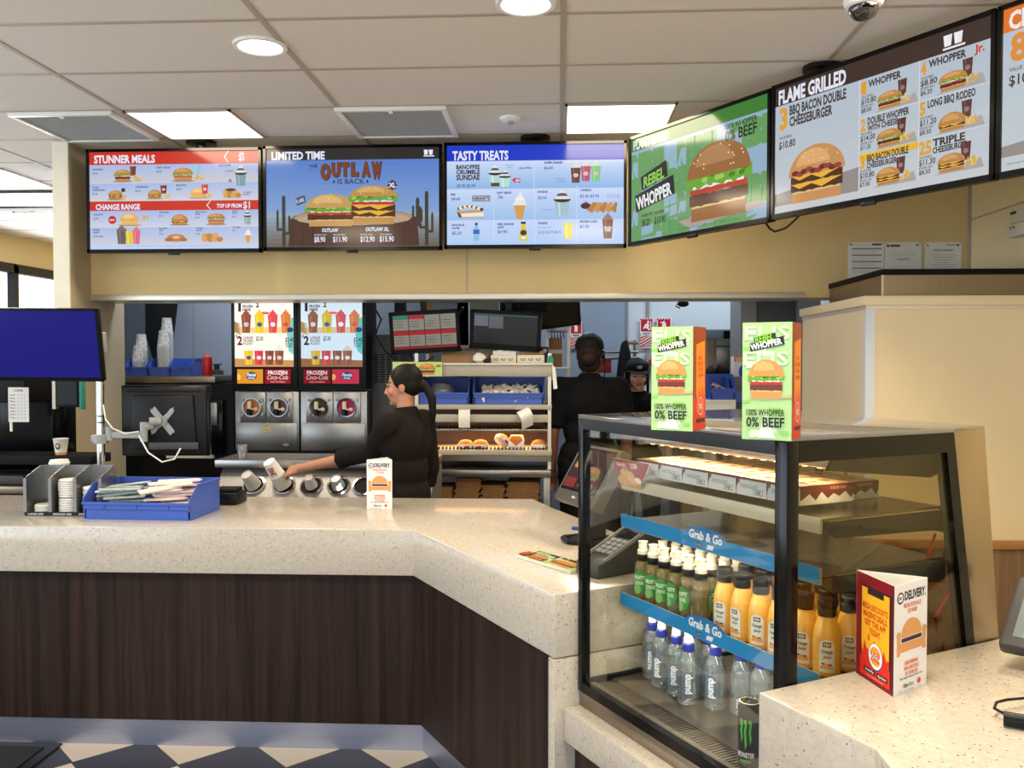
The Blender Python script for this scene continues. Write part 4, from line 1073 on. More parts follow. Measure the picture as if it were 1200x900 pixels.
# ------------------------------------------------------------------ pie boxes on the top shelf
def pie_box(w_, d_, h_, loc, label):
    t = thing('pie_box', label, 'pie box', loc, CAZ, 'pie boxes on the top shelf')
    MB().box(-w_ / 2, w_ / 2, -d_ / 2, d_ / 2, 0, h_, 0.002).build('carton', M['wrap'], t)
    A = Art(w_, h_, 0, 0, 105, 45); A.fill((206, 214, 218)); A.rect(0, 0, 105, 6, (96, 48, 34)); A.text(14, 26, 9, 'CHOCOLATE', (120, 130, 140), 60, bold=.03)
    A.rect(60, 26, 94, 40, (120, 130, 140)); A.rect(62, 28, 92, 38, (206, 214, 218)); A.text(77, 37, 7, 'PIE', (90, 90, 100), 18, 'c', .04)
    A.poly([(0, 6), (12, 6), (10, 18), (6, 14), (2, 26), (0, 26)], (96, 48, 34))
    A.build('front_print', M['print'], t, TM((-w_ / 2, -d_ / 2 - .0005, 0)))
    A = Art(d_, h_, 0, 0, 170, 45); A.fill((232, 228, 222)); pts = [(0, 0), (0, 34)]
    for k in range(9): pts.append((10 + k * 19, 16 + (14 if k % 2 == 0 else 0) + (k % 3) * 3))
    pts += [(170, 24), (170, 0)]; A.poly(pts, (104, 36, 30)); A.text(120, 12, 7, 'BURGER KING', (210, 150, 130), 50, 'c', .03)
    A.build('end_print', M['print'], t, TM((w_ / 2 + .0005, -d_ / 2, 0), (0, 0, R(90))))
    A = Art(w_, d_, 0, 0, 105, 170); A.fill((150, 96, 62)); A.rect(6, 8, 99, 162, (196, 150, 108))
    for k in range(7): A.ell(20 + (k * 37) % 70, 26 + k * 19, 15, 9, (120, 64, 40) if k % 2 else (226, 200, 160))
    A.build('top_print', M['printgloss'], t, TM((-w_ / 2, -d_ / 2, h_ + .0005), (R(-90), 0, 0)))
    return t
names = ('pie box at the far end of the front row beside the red snack card', 'second pie box of the front row from the red snack card', 'third pie box of the front row from the red snack card', 'fourth pie box of the front row, just before the black post',
         'pie box of the front row seen next to the black corner post', 'brown dripped pie box at the near end of the top shelf')
PB = None
for i in range(6):
    loc = tuple(CP(0.135 + 0.107 * i, 0.235, SHZ[0] + .0235))
    if PB is None: PB = pie_box(0.104, 0.17, 0.044, loc, names[0])
    else: dup(PB, loc, None, names[i])
for i in range(5):
    dup(PB, tuple(CP(0.16 + 0.107 * i, 0.415, SHZ[0] + .0075)), None, 'pie box in the back row of the top shelf, %s' % ('behind the red snack card', 'second from the red card', 'in the middle', 'second from the side glass', 'nearest the side glass')[i])
# red snack card
t = thing('snack_card', 'red snack card with nuggets picture leaning at the far end of the shelf', 'card', tuple(CP(0.035, 0.125, SHZ[0] - .012)), 0, None, (R(-14), 0, CAZ))
t.rotation_euler = (Matrix.Rotation(CAZ, 4, 'Z') @ Matrix.Rotation(R(20), 4, 'X')).to_euler()
pts = [(0.0, 0.0), (0.10, 0.0), (0.185, 0.085), (0.0, 0.085)]
MB().prism(pts, 0.0, 0.003, axis='y').build('card', M['paper'], t)
A = Art(0.185, 0.085, 0, 0, 185, 85)
A.poly([(0, 85), (100, 85), (185, 0), (0, 0)], (150, 22, 24)); A.text(16, 22, 9, 'SNACKS', (226, 200, 190), 44, bold=.03); A.text(84, 24, 15, '2/$8', (236, 220, 210), 36, bold=.05, rot=6)
A.nuggets(66, 84, 90, 54, (206, 160, 90)); A.fries(56, 64, 50, 40); A.ell(104, 60, 16, 10, (236, 226, 200)); A.ell(22, 68, 24, 16, (214, 160, 96))
A.build('picture', M['print'], t, TM((0, -0.0005, 0)))

# ------------------------------------------------------------------ bottles
def bottle_label(w_, h_): return Art(w_, h_, 0, 0, w_ * 1000, h_ * 1000)
# small fruit drinks with white sports caps
FD = thing('fruit_drink', 'x', 'drink bottle', (0, 0, 0), CAZ + R(28), 'fruit drinks with white caps on the middle shelf')
MB().lathe([(0.021, 0), (0.0245, 0.004), (0.0245, 0.040), (0.0225, 0.060), (0.0245, 0.080), (0.0245, 0.094), (0.020, 0.110), (0.013, 0.120), (0.012, 0.124)], n=20).build('bottle', M['clearamber'], FD)
MB().lathe([(0.0165, 0.116), (0.018, 0.118), (0.018, 0.133), (0.016, 0.136)], n=20).build('collar', M['black'], FD)
MB().lathe([(0.0165, 0.134), (0.0165, 0.146), (0.013, 0.150), (0.0125, 0.168), (0.014, 0.170), (0.0145, 0.172), (0.0, 0.172)], n=20, cap=False).build('sports_cap', M['creamplastic'], FD)
A = bottle_label(0.056, 0.074)
A.ell(28, 34, 25, 33, (64, 156, 62)); A.ell(20, 56, 14, 14, (130, 190, 110)); A.text(28, 26, 10, 'FRUITY', (236, 244, 230), 36, 'c', .05); A.text(28, 42, 10, 'DRINK', (200, 230, 190), 32, 'c', .05)
build_cyl(A, 'label', M['print'], FD, 0.0252, 0.016)
A = bottle_label(0.03, 0.03); A.fill((232, 234, 230))
for k in range(9): A.rect(2 + k * 3, 3, 3.4 + k * 3, 22, (40, 40, 40))
build_cyl(A, 'barcode', M['print'], FD, 0.0253, 0.012).rotation_euler.z = R(150)
zb = SHZ[2] + 0.0065
first = True
rows = [(0.180, 0.075, 6, 0.053), (0.235, 0.10, 6, 0.054), (0.290, 0.09, 6, 0.054)]
nth = ('end one beside the stone end panel', 'second from the stone end panel', 'third from the stone end panel', 'fourth from the stone end panel', 'fifth from the stone end panel', 'next to the orange juice')
rown = ('front row of white capped fruit drinks, ', 'second row of white capped fruit drinks, ', 'back row of white capped fruit drinks, ')
for r_i, (y_, x0_, n_, st_) in enumerate(rows):
    for i in range(n_):
        loc = tuple(CP(x0_ + st_ * i, y_ + random.uniform(-.004, .004), zb)); lab = rown[r_i] + nth[i]
        if first: FD.location = loc; FD['label'] = lab; first = False
        else: dup(FD, loc, CAZ + R(28) + random.uniform(-.5, .5) + (R(150) if (i == 5 and r_i == 0) else 0), lab)
# orange juice
OJ = thing('orange_juice', 'x', 'juice bottle', (0, 0, 0), CAZ + R(20), 'orange juice bottles on the middle shelf')
MB().lathe([(0.026, 0), (0.030, 0.004), (0.030, 0.080), (0.027, 0.104), (0.020, 0.128), (0.0175, 0.136)], n=22).build('bottle', M['orange'], OJ)
MB().lathe([(0.019, 0.132), (0.0205, 0.134), (0.0205, 0.150), (0.019, 0.152), (0.0205, 0.154), (0.0205, 0.166), (0.019, 0.169), (0.0, 0.170)], n=22, cap=False).build('cap', M['black'], OJ)
A = bottle_label(0.036, 0.074)
A.poly([(1, 74), (35, 74), (35, 14), (30, 4), (18, 0), (6, 4), (1, 14)], (238, 236, 228)); A.rect(9, 6, 27, 17, (40, 36, 34)); A.text(18, 14.5, 6, 'KERI', (230, 230, 226), 14, 'c', .04)
A.text(18, 31, 8, 'Orange', (60, 54, 50), 25, 'c', .02, shear=.3); A.text(18, 42, 7, 'Juice', (60, 54, 50), 18, 'c', .02, shear=.3); A.ell(18, 66, 15, 13, (240, 160, 90), 0, 180); A.ell(10, 54, 4, 2, (80, 90, 70)); A.ell(25, 56, 4, 2, (80, 90, 70))
build_cyl(A, 'label', M['print'], OJ, 0.0306, 0.012)
first = True
nth = ('next to the fruit drinks', 'second from the fruit drinks', 'third from the fruit drinks', 'at the black corner post', 'just past the corner post', 'second past the corner post')
for r_i, (y_, n_) in enumerate(((0.185, 6), (0.255, 6), (0.325, 5))):
    for i in range(n_):
        loc = tuple(CP(0.43 + 0.066 * i + (.012 if i > 3 else 0), y_, zb)); lab = ('orange juice bottle of the front row, ', 'orange juice bottle of the second row, ', 'orange juice bottle of the back row, ')[r_i] + nth[i]
        if first: OJ.location = loc; OJ['label'] = lab; first = False
        else: dup(OJ, loc, CAZ + R(20) + random.uniform(-.4, .4) + (R(20) if i > 3 else 0), lab)
# water bottles standing on the deck
WB = thing('water_bottle', 'x', 'water bottle', (0, 0, 0), CAZ + R(35), 'water bottles on the case floor')
MB().lathe([(0.022, 0), (0.029, 0.005), (0.030, 0.012), (0.030, 0.05), (0.0285, 0.075), (0.030, 0.098), (0.0290, 0.100), (0.030, 0.104), (0.0288, 0.108), (0.0295, 0.112), (0.026, 0.128), (0.016, 0.146), (0.0135, 0.150)], n=22).build('bottle', M['clearblue'], WB)
MB().lathe([(0.0165, 0.146), (0.0165, 0.166), (0.013, 0.170)], n=18).build('collar', mat('navy_collar', (34, 46, 140), 0.35), WB)
MB().lathe([(0.0125, 0.168), (0.0125, 0.182), (0.0105, 0.186), (0.011, 0.194), (0.0, 0.196)], n=18, cap=False).build('sports_cap', M['whiteplastic'], WB)
A = bottle_label(0.032, 0.066); A.fill((70, 92, 118)); A.rect(2, 2, 30, 64, (88, 112, 136)); A.text(25, 60, 19, 'pump', (238, 242, 246), 54, 'l', .05, rot=90)
build_cyl(A, 'label', M['print'], WB, 0.0304, 0.03)
A = bottle_label(0.024, 0.024); A.fill((214, 220, 222))
for k in range(8): A.rect(2 + k * 2.6, 2, 3.2 + k * 2.6, 22, (60, 64, 70))
build_cyl(A, 'barcode', M['print'], WB, 0.0304, 0.024).rotation_euler.z = R(165)
spots = [(0.075, 0.215, 'far front bottle nearest the stone end panel'), (0.140, 0.200, 'second front bottle from the stone end panel'), (0.208, 0.200, 'third front bottle from the stone end panel'), (0.275, 0.190, 'nearest front bottle of the blue capped group'), (0.335, 0.235, 'bottle standing one step back beside the nearest front bottle'),
         (0.115, 0.285, 'second row bottle peeping out behind the far front bottle'), (0.185, 0.285, 'second row bottle behind the second front one'), (0.255, 0.280, 'second row bottle behind the third front one'), (0.40, 0.27, 'bottle turned to show its barcode'), (0.47, 0.275, 'bottle under the shelf label past the barcode one'), (0.545, 0.285, 'bottle near the corner post with hidden cap'), (0.33, 0.335, 'back row bottle in the dark behind the group'), (0.60, 0.35, 'back row bottle by the dark drink cans'), (0.50, 0.36, 'back row bottle half hidden under the shelf')]
first = True
for x_, y_, lb_ in spots:
    loc = tuple(CP(x_, y_, 0.0225)); lab = 'clear water bottle, ' + lb_
    if first: WB.location = loc; WB['label'] = lab; first = False
    else: dup(WB, loc, CAZ + R(35) + random.uniform(-.35, .35) + (R(195) if 'barcode' in lab else 0), lab)
# dark energy drink cans
CN = thing('drink_can', 'black drink can with green claw mark standing at the front by the stone counter', 'drink can', tuple(CP(0.645, 0.075, 0.0253)), CAZ, 'energy drink cans')
MB().lathe([(0.022, 0), (0.0265, 0.007), (0.0265, 0.138), (0.0225, 0.150)], n=26).build('body', M['blackgloss'], CN)
MB().lathe([(0.0225, 0.150), (0.0235, 0.153), (0.0215, 0.153), (0.021, 0.149), (0.0, 0.149)], n=26, cap=False).build('rim', mat('gold_rim', (206, 190, 140), 0.25, 1.0), CN)
MB().box(-0.008, 0.006, -0.004, 0.012, 0.1492, 0.1505).build('ring_pull', M['chrome'], CN)
A = bottle_label(0.05, 0.125); GR = (70, 190, 40)
for u, l_ in ((14, 58), (24, 74), (35, 62)):
    pts = [(u - 4, 18), (u + 3, 16), (u + 4, 30), (u + 2, 44), (u + 4, l_), (u, l_ + 12), (u - 1, l_ - 6), (u - 3, 44), (u - 1, 30)]
    A.poly(pts, GR)
A.text(25, 104, 11, 'MONSTER', (226, 226, 226), 42, 'c', .05); A.text(25, 116, 6, 'ENERGY', GR, 26, 'c', .03)
build_cyl(A, 'label', M['print'], CN, 0.0268, 0.008)
CN.rotation_euler.z = CAZ + R(30)
dup(CN, tuple(CP(0.668, 0.150, 0.0225)), CAZ, 'second black drink can, only its gold rim showing behind the front one')

# ------------------------------------------------------------------ promo boxes on the case top
def promo_box(loc, rotz, label):
    w_, d_, h_ = 0.096, 0.092, 0.232
    t = thing('promo_box', label, 'promo box', loc, rotz, 'promo boxes on the case top')
    MB().box(-w_ / 2, w_ / 2, -d_ / 2, d_ / 2, 0, h_).build('carton', M['paper'], t)
    A = Art(w_, h_, 0, 0, 96, 232); A.fill((176, 214, 146))
    r_ = random.Random(5)
    for k in range(22):
        u, v = r_.uniform(0, 80), r_.uniform(0, 226); A.rect(u, v, min(96, u + r_.uniform(8, 30)), min(232, v + r_.uniform(4, 14)), (214, 238, 206) if k % 2 else (146, 204, 104))
    A.text(4, 34, 26, 'ELIS', (206, 236, 196), 88, bold=.02); A.text(2, 84, 26, 'ELIS', (206, 236, 196), 88, bold=.02)
    A.poly([(44, 188), (50, 188), (66, 228), (30, 228)], (224, 242, 222))
    A.poly([(22, 30), (64, 20), (66, 36), (24, 44)], (44, 46, 44)); A.poly([(14, 42), (80, 27), (82, 44), (16, 58)], (44, 46, 44))
    A.text(25, 41, 13, 'REBEL', (140, 206, 60), 37, rot=12, bold=.03, shear=.25); A.text(17, 55, 11, 'WHOPPER', (240, 244, 240), 62, rot=12, bold=.06)
    A.poly([(6, 148), (96, 142), (96, 148), (40, 152)], (206, 176, 140)); A.burger(47, 150, 68, 78, bun=(222, 150, 82), patty=(112, 58, 50), shadow=False)
    A.text(9, 184, 12, '100% WHOPPER', (40, 50, 36), 74, bold=.03); A.text(9, 206, 18, '0% BEEF', (30, 34, 28), 74, bold=.05)
    A.build('green_face', M['print'], t, TM((-w_ / 2, -d_ / 2 - .0005, 0)))
    A = Art(d_, h_, 0, 0, 92, 232); A.fill((150, 62, 26)); A.rect(0, 160, 92, 232, (206, 60, 36))
    A.poly([(22, 40), (84, 30), (84, 170), (22, 190)], (236, 140, 34)); A.poly([(22, 190), (22, 150), (34, 164), (42, 132), (54, 156), (66, 130), (84, 160), (84, 210)], (222, 84, 40))
    for k in range(4): A.text(53, 74 + k * 13, 8, ('MEGA', 'DISCOUNTS', 'GET THE', 'APP')[k], (214, 70, 30), 44 if k % 2 else 30, 'c', .05)
    A.logo_bun(53, 178, 18, (226, 110, 70), (250, 236, 220), None, (240, 220, 200), (206, 60, 44)); A.rect(24, 206, 84, 214, (70, 30, 24))
    A.build('orange_face', M['print'], t, TM((w_ / 2 + .0005, -d_ / 2, 0), (0, 0, R(90))))
    A.build('orange_face', M['print'], t, TM((-w_ / 2 - .0005, d_ / 2, 0), (0, 0, R(-90))))
    return t
ztop = 0.63 + CHT + 0.0125
p = atZ(788, 505, ztop); q = p + Vector((0.02, 0.05, 0))
p1_ = promo_box((q.x, q.y, ztop), R(-26.5), 'green burger promo box with orange side, the one farther back on the display case')
p = atZ(904, 516, ztop); q = p + Vector((0.012, 0.05, 0))
dup(p1_, (q.x, q.y, ztop), R(-25.5), 'green burger promo box with orange side, at the near corner of the display case')

# ------------------------------------------------------------------ delivery tents
def delivery_face(w_, h_):
    A = Art(w_, h_, 0, 0, 117, 225); A.fill((240, 236, 234))
    A.logo_bun(20, 28, 11, (240, 236, 234), (70, 54, 50), None, (70, 54, 50), (70, 54, 50)); A.ell(20, 28, 8, 8, (240, 236, 234)); A.text(20, 31, 6, 'BK', (70, 54, 50), 10, 'c', .05)
    A.text(34, 34, 17, 'DELIVERY.', (50, 40, 40), 76, bold=.06)
    OG = (232, 120, 74)
    A.text(62, 50, 8, 'FROM OUR PLACE', OG, 62, 'c', .05); A.text(62, 62, 8, 'TO YOURS', OG, 34, 'c', .05)
    BN = (226, 160, 96)
    A.ell(60, 106, 36, 32, BN, 0, 180); A.rect(24, 104, 96, 110, BN); A.rect(24, 112, 96, 120, (60, 38, 40)); A.rect(14, 122, 104, 140, BN); A.rect(8, 104, 20, 146, BN); A.rect(100, 104, 112, 146, BN); A.ell(14, 104, 8, 8, BN); A.ell(106, 104, 8, 8, BN)
    for k in range(3): A.text(60, 168 + k * 11, 7, ('DELIVERING', 'FOR OUR DELIC', 'TO YOUR DO')[k], OG, (48, 54, 46)[k], 'c', .05)
    A.text(60, 196, 4, 'T&Cs apply. Limited delivery area.', (60, 50, 50), 84, 'c', .02)
    A.text(32, 214, 8, 'Uber', (70, 70, 70), 18, bold=.03); A.text(52, 214, 8, 'Eats', (130, 190, 130), 16, bold=.03); A.ell(88, 210, 6, 6, (214, 80, 60)); A.text(10, 222, 3, 'while stocks last', (160, 150, 150), 60, bold=0)
    return A
# on the long counter
pb = atZ(430, 596, .92)
t = thing('table_tent', 'white delivery card tent standing on the long counter in front of the woman', 'table tent', (pb.x, pb.y, .92), R(-1))
w_, h_ = 0.117, 0.225
a, b, c = (0, 0), (w_, 0), (w_ * .62, 0.10)
def tent_shell(t, a, b, c, h_, lean=0.0):
    th = 0.0012
    for n_, (p, q) in (('front_card', (a, b)), ('side_card', (b, c)), ('back_card', (c, a))):
        d = (Vector(q) - Vector(p)).normalized(); nn = Vector((-d.y, d.x)) * th
        MB().prism([p, q, tuple(Vector(q) + nn), tuple(Vector(p) + nn)], 0, h_).build(n_, M['paper'], t)
def on_edge(A, name, t, p, q):
    d = (Vector(q) - Vector(p)).normalized(); ang_ = math.atan2(d.y, d.x)
    A.build(name, M['print'], t, TM((p[0] + d.y * .0006, p[1] - d.x * .0006, 0), (0, 0, ang_)))
tent_shell(t, a, b, c, h_)
on_edge(delivery_face(w_, h_), 'front_print', t, a, b)
L2 = (Vector(c) - Vector(b)).length
A = Art(L2, h_, 0, 0, 110, 225); A.fill((120, 170, 80))
for k in range(14): A.rect((k * 31) % 90, (k * 47) % 210, (k * 31) % 90 + 26, (k * 47) % 210 + 12, (60, 110, 50) if k % 2 else (220, 236, 210))
on_edge(A, 'side_print', t, b, c)
# on the order counter
va, vb_, vc = atZ(1003, 788, .92), atZ(1047, 817, .92), atZ(1085, 801, .92)
t = thing('table_tent', 'three-sided card tent with red app face and white delivery face on the order counter', 'table tent', (vb_.x, vb_.y, .92))
a, b, c = (va.x - vb_.x, va.y - vb_.y), (0, 0), (vc.x - vb_.x, vc.y - vb_.y)
tent_shell(t, a, b, c, h_)
LA = Vector(a).length
A = Art(LA, h_, 0, 0, 140, 225); A.fill((128, 16, 32)); A.rect(136, 0, 140, 225, (70, 20, 30))
A.rect(18, 24, 128, 210, (46, 26, 34)); A.rect(22, 28, 124, 206, (248, 182, 36)); A.rect(44, 24, 104, 40, (46, 26, 34))
for k in range(4): A.text(73, 72 + k * 17, 12, ('MEGA DISCOUNTS.', 'MASSIVE DEALS.', 'GET THE APP', 'TODAY.')[k], (206, 60, 30), (96, 90, 78, 42)[k], 'c', .05)
pts = [(22, 206), (22, 150)]
for k in range(8): pts += [(28 + k * 12.5, 168 - (k * 13) % 22), (34 + k * 12, 140 + (k * 17) % 20)]
pts += [(124, 160), (124, 206)]
A.poly(pts, (222, 44, 32)); A.rect(18, 178, 128, 216, (222, 44, 32)); A.ell(50, 132, 4, 7, (222, 90, 32)); A.ell(70, 140, 3, 6, (222, 90, 32)); A.rect(128, 24, 132, 216, (46, 26, 34))
A.ell(76, 166, 27, 29, (36, 60, 140)); A.ell(76, 165, 25, 27, (246, 240, 236)); A.ell(76, 158, 18, 13, (240, 160, 40), 0, 180); A.ell(76, 172, 18, 12, (240, 160, 40), 180, 360); A.text(76, 165, 8, 'BURGER', (200, 36, 34), 36, 'c', .05); A.text(76, 175, 9, 'KING', (200, 36, 34), 28, 'c', .06)
A.rect(34, 196, 76, 206, (30, 24, 28)); A.rect(82, 196, 120, 206, (30, 24, 28)); A.text(55, 203, 5, 'Google Play', (230, 230, 230), 32, 'c', .03); A.text(101, 203, 5, 'App Store', (230, 230, 230), 30, 'c', .03); A.text(76, 213, 3, 'Get yours now', (240, 200, 190), 60, 'c', 0)
on_edge(A, 'app_print', t, a, b)
on_edge(delivery_face(Vector(c).length, h_), 'delivery_print', t, b, c)
# ================================================================== THINGS ON THE LONG COUNTER
CT = 0.9205
def bin_mesh(w_, d_, h_, lip=0.5, th=0.004):
    """open-fronted stacking bin, front at -y, base at z=0"""
    b = MB(); fl = 0.012
    b.box(-w_ / 2 + fl, w_ / 2 - fl, -d_ / 2 + fl, d_ / 2, 0, th)
    side = [(-d_ / 2 + fl, 0), (d_ / 2, 0), (d_ / 2, h_), (-d_ / 2 + d_ * .26, h_), (-d_ / 2, h_ * lip + .012), (-d_ / 2, h_ * lip - .03), (-d_ / 2 + fl * .7, h_ * lip - .03)]
    for s_ in (-1, 1):
        x0_ = s_ * (w_ / 2); x1_ = s_ * (w_ / 2 - th)
        b.prism(side, min(x0_, x1_), max(x0_, x1_), axis='x')
        b.box(min(x0_, x0_ + s_ * .006), max(x0_, x0_ + s_ * .006), -d_ / 2 + d_ * .26, d_ / 2, h_ - .008, h_)
    b.box(-w_ / 2, w_ / 2, d_ / 2 - th, d_ / 2, 0, h_)
    b.box(-w_ / 2, w_ / 2, -d_ / 2, -d_ / 2 + th, h_ * lip - .03, h_ * lip)
    b.box(-w_ / 2 + fl, w_ / 2 - fl, -d_ / 2 + fl * .7, -d_ / 2 + fl * .7 + th, 0, h_ * lip - .025)
    b.box(-w_ / 2, w_ / 2, -d_ / 2 - .008, -d_ / 2, h_ * lip - .010, h_ * lip)
    for k in (-.3, 0, .3): b.box(k * w_ - .002, k * w_ + .002, -d_ / 2 - .004, -d_ / 2, h_ * lip - .03, h_ * lip - .01)
    return b
def plastic_bin(w_, d_, h_, loc, label, rotz=0.0, lip=0.5, group=None):
    o = bin_mesh(w_, d_, h_, lip).build('plastic_bin', M['bluebin'], None, loc, rotz)
    return tag(o, label, 'plastic bin', group)
fl_, fr_, br_ = atZ(97, 609, CT), atZ(228, 609, CT), atZ(256, 598, CT)
bw, bd = fr_.x - fl_.x, 0.30
BC = Vector(((fl_.x + fr_.x) / 2, fl_.y + bd / 2, CT))
plastic_bin(bw, bd, 0.145, tuple(BC), 'big blue open-fronted plastic tray of wrapped cutlery on the long counter', R(-2), .52)
grey_wrap = glass_mat('cellophane_wrap', (214, 222, 216), 1.0, 0.75, (206, 218, 212), 0.15)
pink = mat('pink_paper', (240, 220, 208), 0.7, var=0.06)
r_ = random.Random(3)
proto = None
def wrapped(kind, loc, rz, tilt):
    if kind == 0:
        t = thing('wrapped_spoon', 'clear wrapped plastic spoon lying in the big blue counter tray', 'wrapped spoon', loc, rz, 'clear wrapped spoons in the blue tray')
        MB().box(-0.085, 0.085, -0.020, 0.020, 0.0, 0.009, 0.003).build('wrapper', grey_wrap, t)
        sp_ = MB().ell((0.055, 0, 0.0045), (0.026, 0.014, 0.004)).box(-0.075, 0.035, -0.004, 0.004, 0.003, 0.006); sp_.build('spoon', M['whiteplastic'], t)
    else:
        t = thing('paper_sachet', 'pinkish white folded paper sachet in the big blue counter tray', 'paper sachet', loc, rz, 'pink paper sachets in the blue tray')
        MB().box(-0.085, 0.085, -0.026, 0.026, 0.0, 0.010, 0.003).build('sleeve', pink, t)
        MB().box(0.075, 0.092, -0.022, 0.022, 0.003, 0.007).build('crimped_end', M['paper'], t)
    return t
protos = {}
for kind, n_, cx in ((0, 26, -0.11), (1, 30, 0.10)):
    for i in range(n_):
        loc = (BC.x + cx + r_.uniform(-.035, .035), BC.y - .02 + r_.uniform(-.05, .05) + (.04 if i % 2 else -.03), CT + .006 + .0095 * (i // 2 + (i % 2) * .3))
        rz = R(r_.uniform(8, 40)) if kind else R(r_.uniform(-20, 20))
        if kind not in protos: protos[kind] = wrapped(kind, loc, rz, 0)
        else: dup(protos[kind], loc, None, rot=(R(r_.uniform(-6, 6)), R(r_.uniform(-6, 2)), rz))

# steel lid caddy
ca, cb = atZ(30, 604, CT), atZ(119, 604, CT)
cw, cdp, chh = cb.x - ca.x, 0.15, 0.205
t = thing('lid_caddy', 'three-bay steel caddy of cup lids at the far end of the long counter', 'caddy', (ca.x, ca.y, CT), R(1.5))
MB().box(0, cw, 0, cdp, 0, 0.004).build('base', M['steel'], t)
MB().box(0, cw, cdp - .002, cdp, 0, chh).build('back_plate', M['steel'], t)
for k in range(4):
    x_ = cw * k / 3
    MB().prism([(0.0, 0.004), (cdp, 0.004), (cdp, chh), (cdp - .03, chh), (0.004, chh * .82), (0.0, chh * .80)], x_ - .0015, x_ + .0015, axis='x').box(x_ - .007, x_ + .007, -.004, .0, 0.004, chh * .80).build('divider', M['steel'], t)
A = Art(cw, 0.014, 0, 0, 340, 14); A.fill((24, 24, 26)); A.text(16, 11, 8, 'LARGE LIDS', (200, 200, 200), 70, bold=.03); A.text(130, 11, 8, 'REGULAR LIDS', (200, 200, 200), 84, bold=.03); A.text(245, 11, 8, 'SMALL LIDS', (200, 200, 200), 70, bold=.03)
MB().box(0, cw, -.008, 0, 0.0, 0.016).build('label_holder', M['black'], t)
A.build('label_strip', M['print'], t, TM((0, -.0085, 0.001)))
LP = None
for bay, n_, nm, rr in ((0, 4, 'low stack in the bay farthest from the blue tray', .044), (1, 15, 'tall stack in the middle bay of the steel caddy', .044), (2, 12, 'stack in the caddy bay behind the blue tray', .044)):
    for i in range(n_):
        loc = (ca.x + cw * (bay + .5) / 3 + r_.uniform(-.002, .002), ca.y + .058, CT + .0045 + .0098 * i + (.004 if bay == 1 and i > 6 else 0))
        lab = 'white plastic cup lid in the %s' % nm; gp = ('cup lids, low stack', 'cup lids, tall stack', 'cup lids, hidden stack')[bay]
        if LP is None:
            LP = thing('lid_disc', lab, 'cup lid', loc, 0, gp)
            MB().lathe([(rr - .002, 0), (rr, 0.001), (rr, 0.006), (rr - .005, 0.009), (rr - .009, 0.007), (rr - .012, 0.0085), (0.0, 0.0085)], n=26, cap=False).build('rim', M['whiteplastic'], LP)
            MB().box(-.004, .004, -.012, -.006, .0086, .0094).build('sip_tab', M['whiteplastic'], LP)
        else: dup(LP, loc, r_.uniform(0, 3), lab, gp)
p = atZ(40, 600, CT)
t = thing('paper_cup', 'white paper cup with lid peeping over the back of the steel lid caddy', 'paper cup', (ca.x + .035, ca.y + cdp + .055, CT))
MB().lathe([(0.03, 0), (0.042, 0.205), (0.0435, 0.207)], n=24).build('cup', M['paper'], t)
MB().lathe([(0.0445, 0.203), (0.0445, 0.211), (0.040, 0.214), (0.039, 0.222), (0.0, 0.222)], n=24, cap=False).build('lid', M['whiteplastic'], t)

# two monitors on a chrome post
pp = atY(118, 500, 4.16)
t = thing('monitor_post', 'chrome monitor post with grey swing arm behind the steel lid caddy', 'monitor stand', (pp.x, 4.16, CT))
MB().lathe([(0.055, 0), (0.055, 0.012), (0.03, 0.02)], n=24).build('base', M['grey'], t)
MB().cyl((0, 0, 0.012), (0, 0, 0.72), 0.0185, n=24).build('pole', M['chrome'], t)
zz = 1.6 - (515 - 422) * 4.16 / 1030 - CT
MB().lathe([(0.034, zz - .03), (0.036, zz - .02), (0.036, zz + .012), (0.03, zz + .014)], n=24).box(-.045, 0, -.012, .012, zz - .02, zz + .01, .003).build('clamp', M['grey'], t)
for z_ in (zz + .07, zz + .10): MB().lathe([(0.0195, z_), (0.0195, z_ + .006)], n=20).build('cable_tie', M['black'], t)
arm = MB().cyl((0.045, 0, zz - .015), (0.045, 0, zz + .05), 0.019, n=18).box(0.05, 0.21, -.012, .012, zz - .004, zz + .026, .004).cyl((0.215, 0, zz - .02), (0.215, 0, zz + .075), 0.018, n=18)
arm.cyl((0.215, 0, zz + .05), (0.25, .02, zz + .06), 0.02, n=18)
arm.build('swing_arm', M['grey'], t)
bm_c = atY(192, 493, 4.22)
MB().tube([(0.02, -.01, zz + .16), (0.035, -.02, zz + .09), (0.07, -.02, zz + .045), (0.13, -.02, zz + .02), (0.20, -.02, zz + .03)], 0.0035, 8).build('cable', M['whiteplastic'], t)
MB().tube([(0.20, -.02, zz + .01), (0.25, -.03, zz - .07), (0.32, -.035, zz - .115), (0.38, -.03, zz - .10), (0.405, -.02, zz - .05)], 0.004, 8).build('cable', M['whiteplastic'], t)

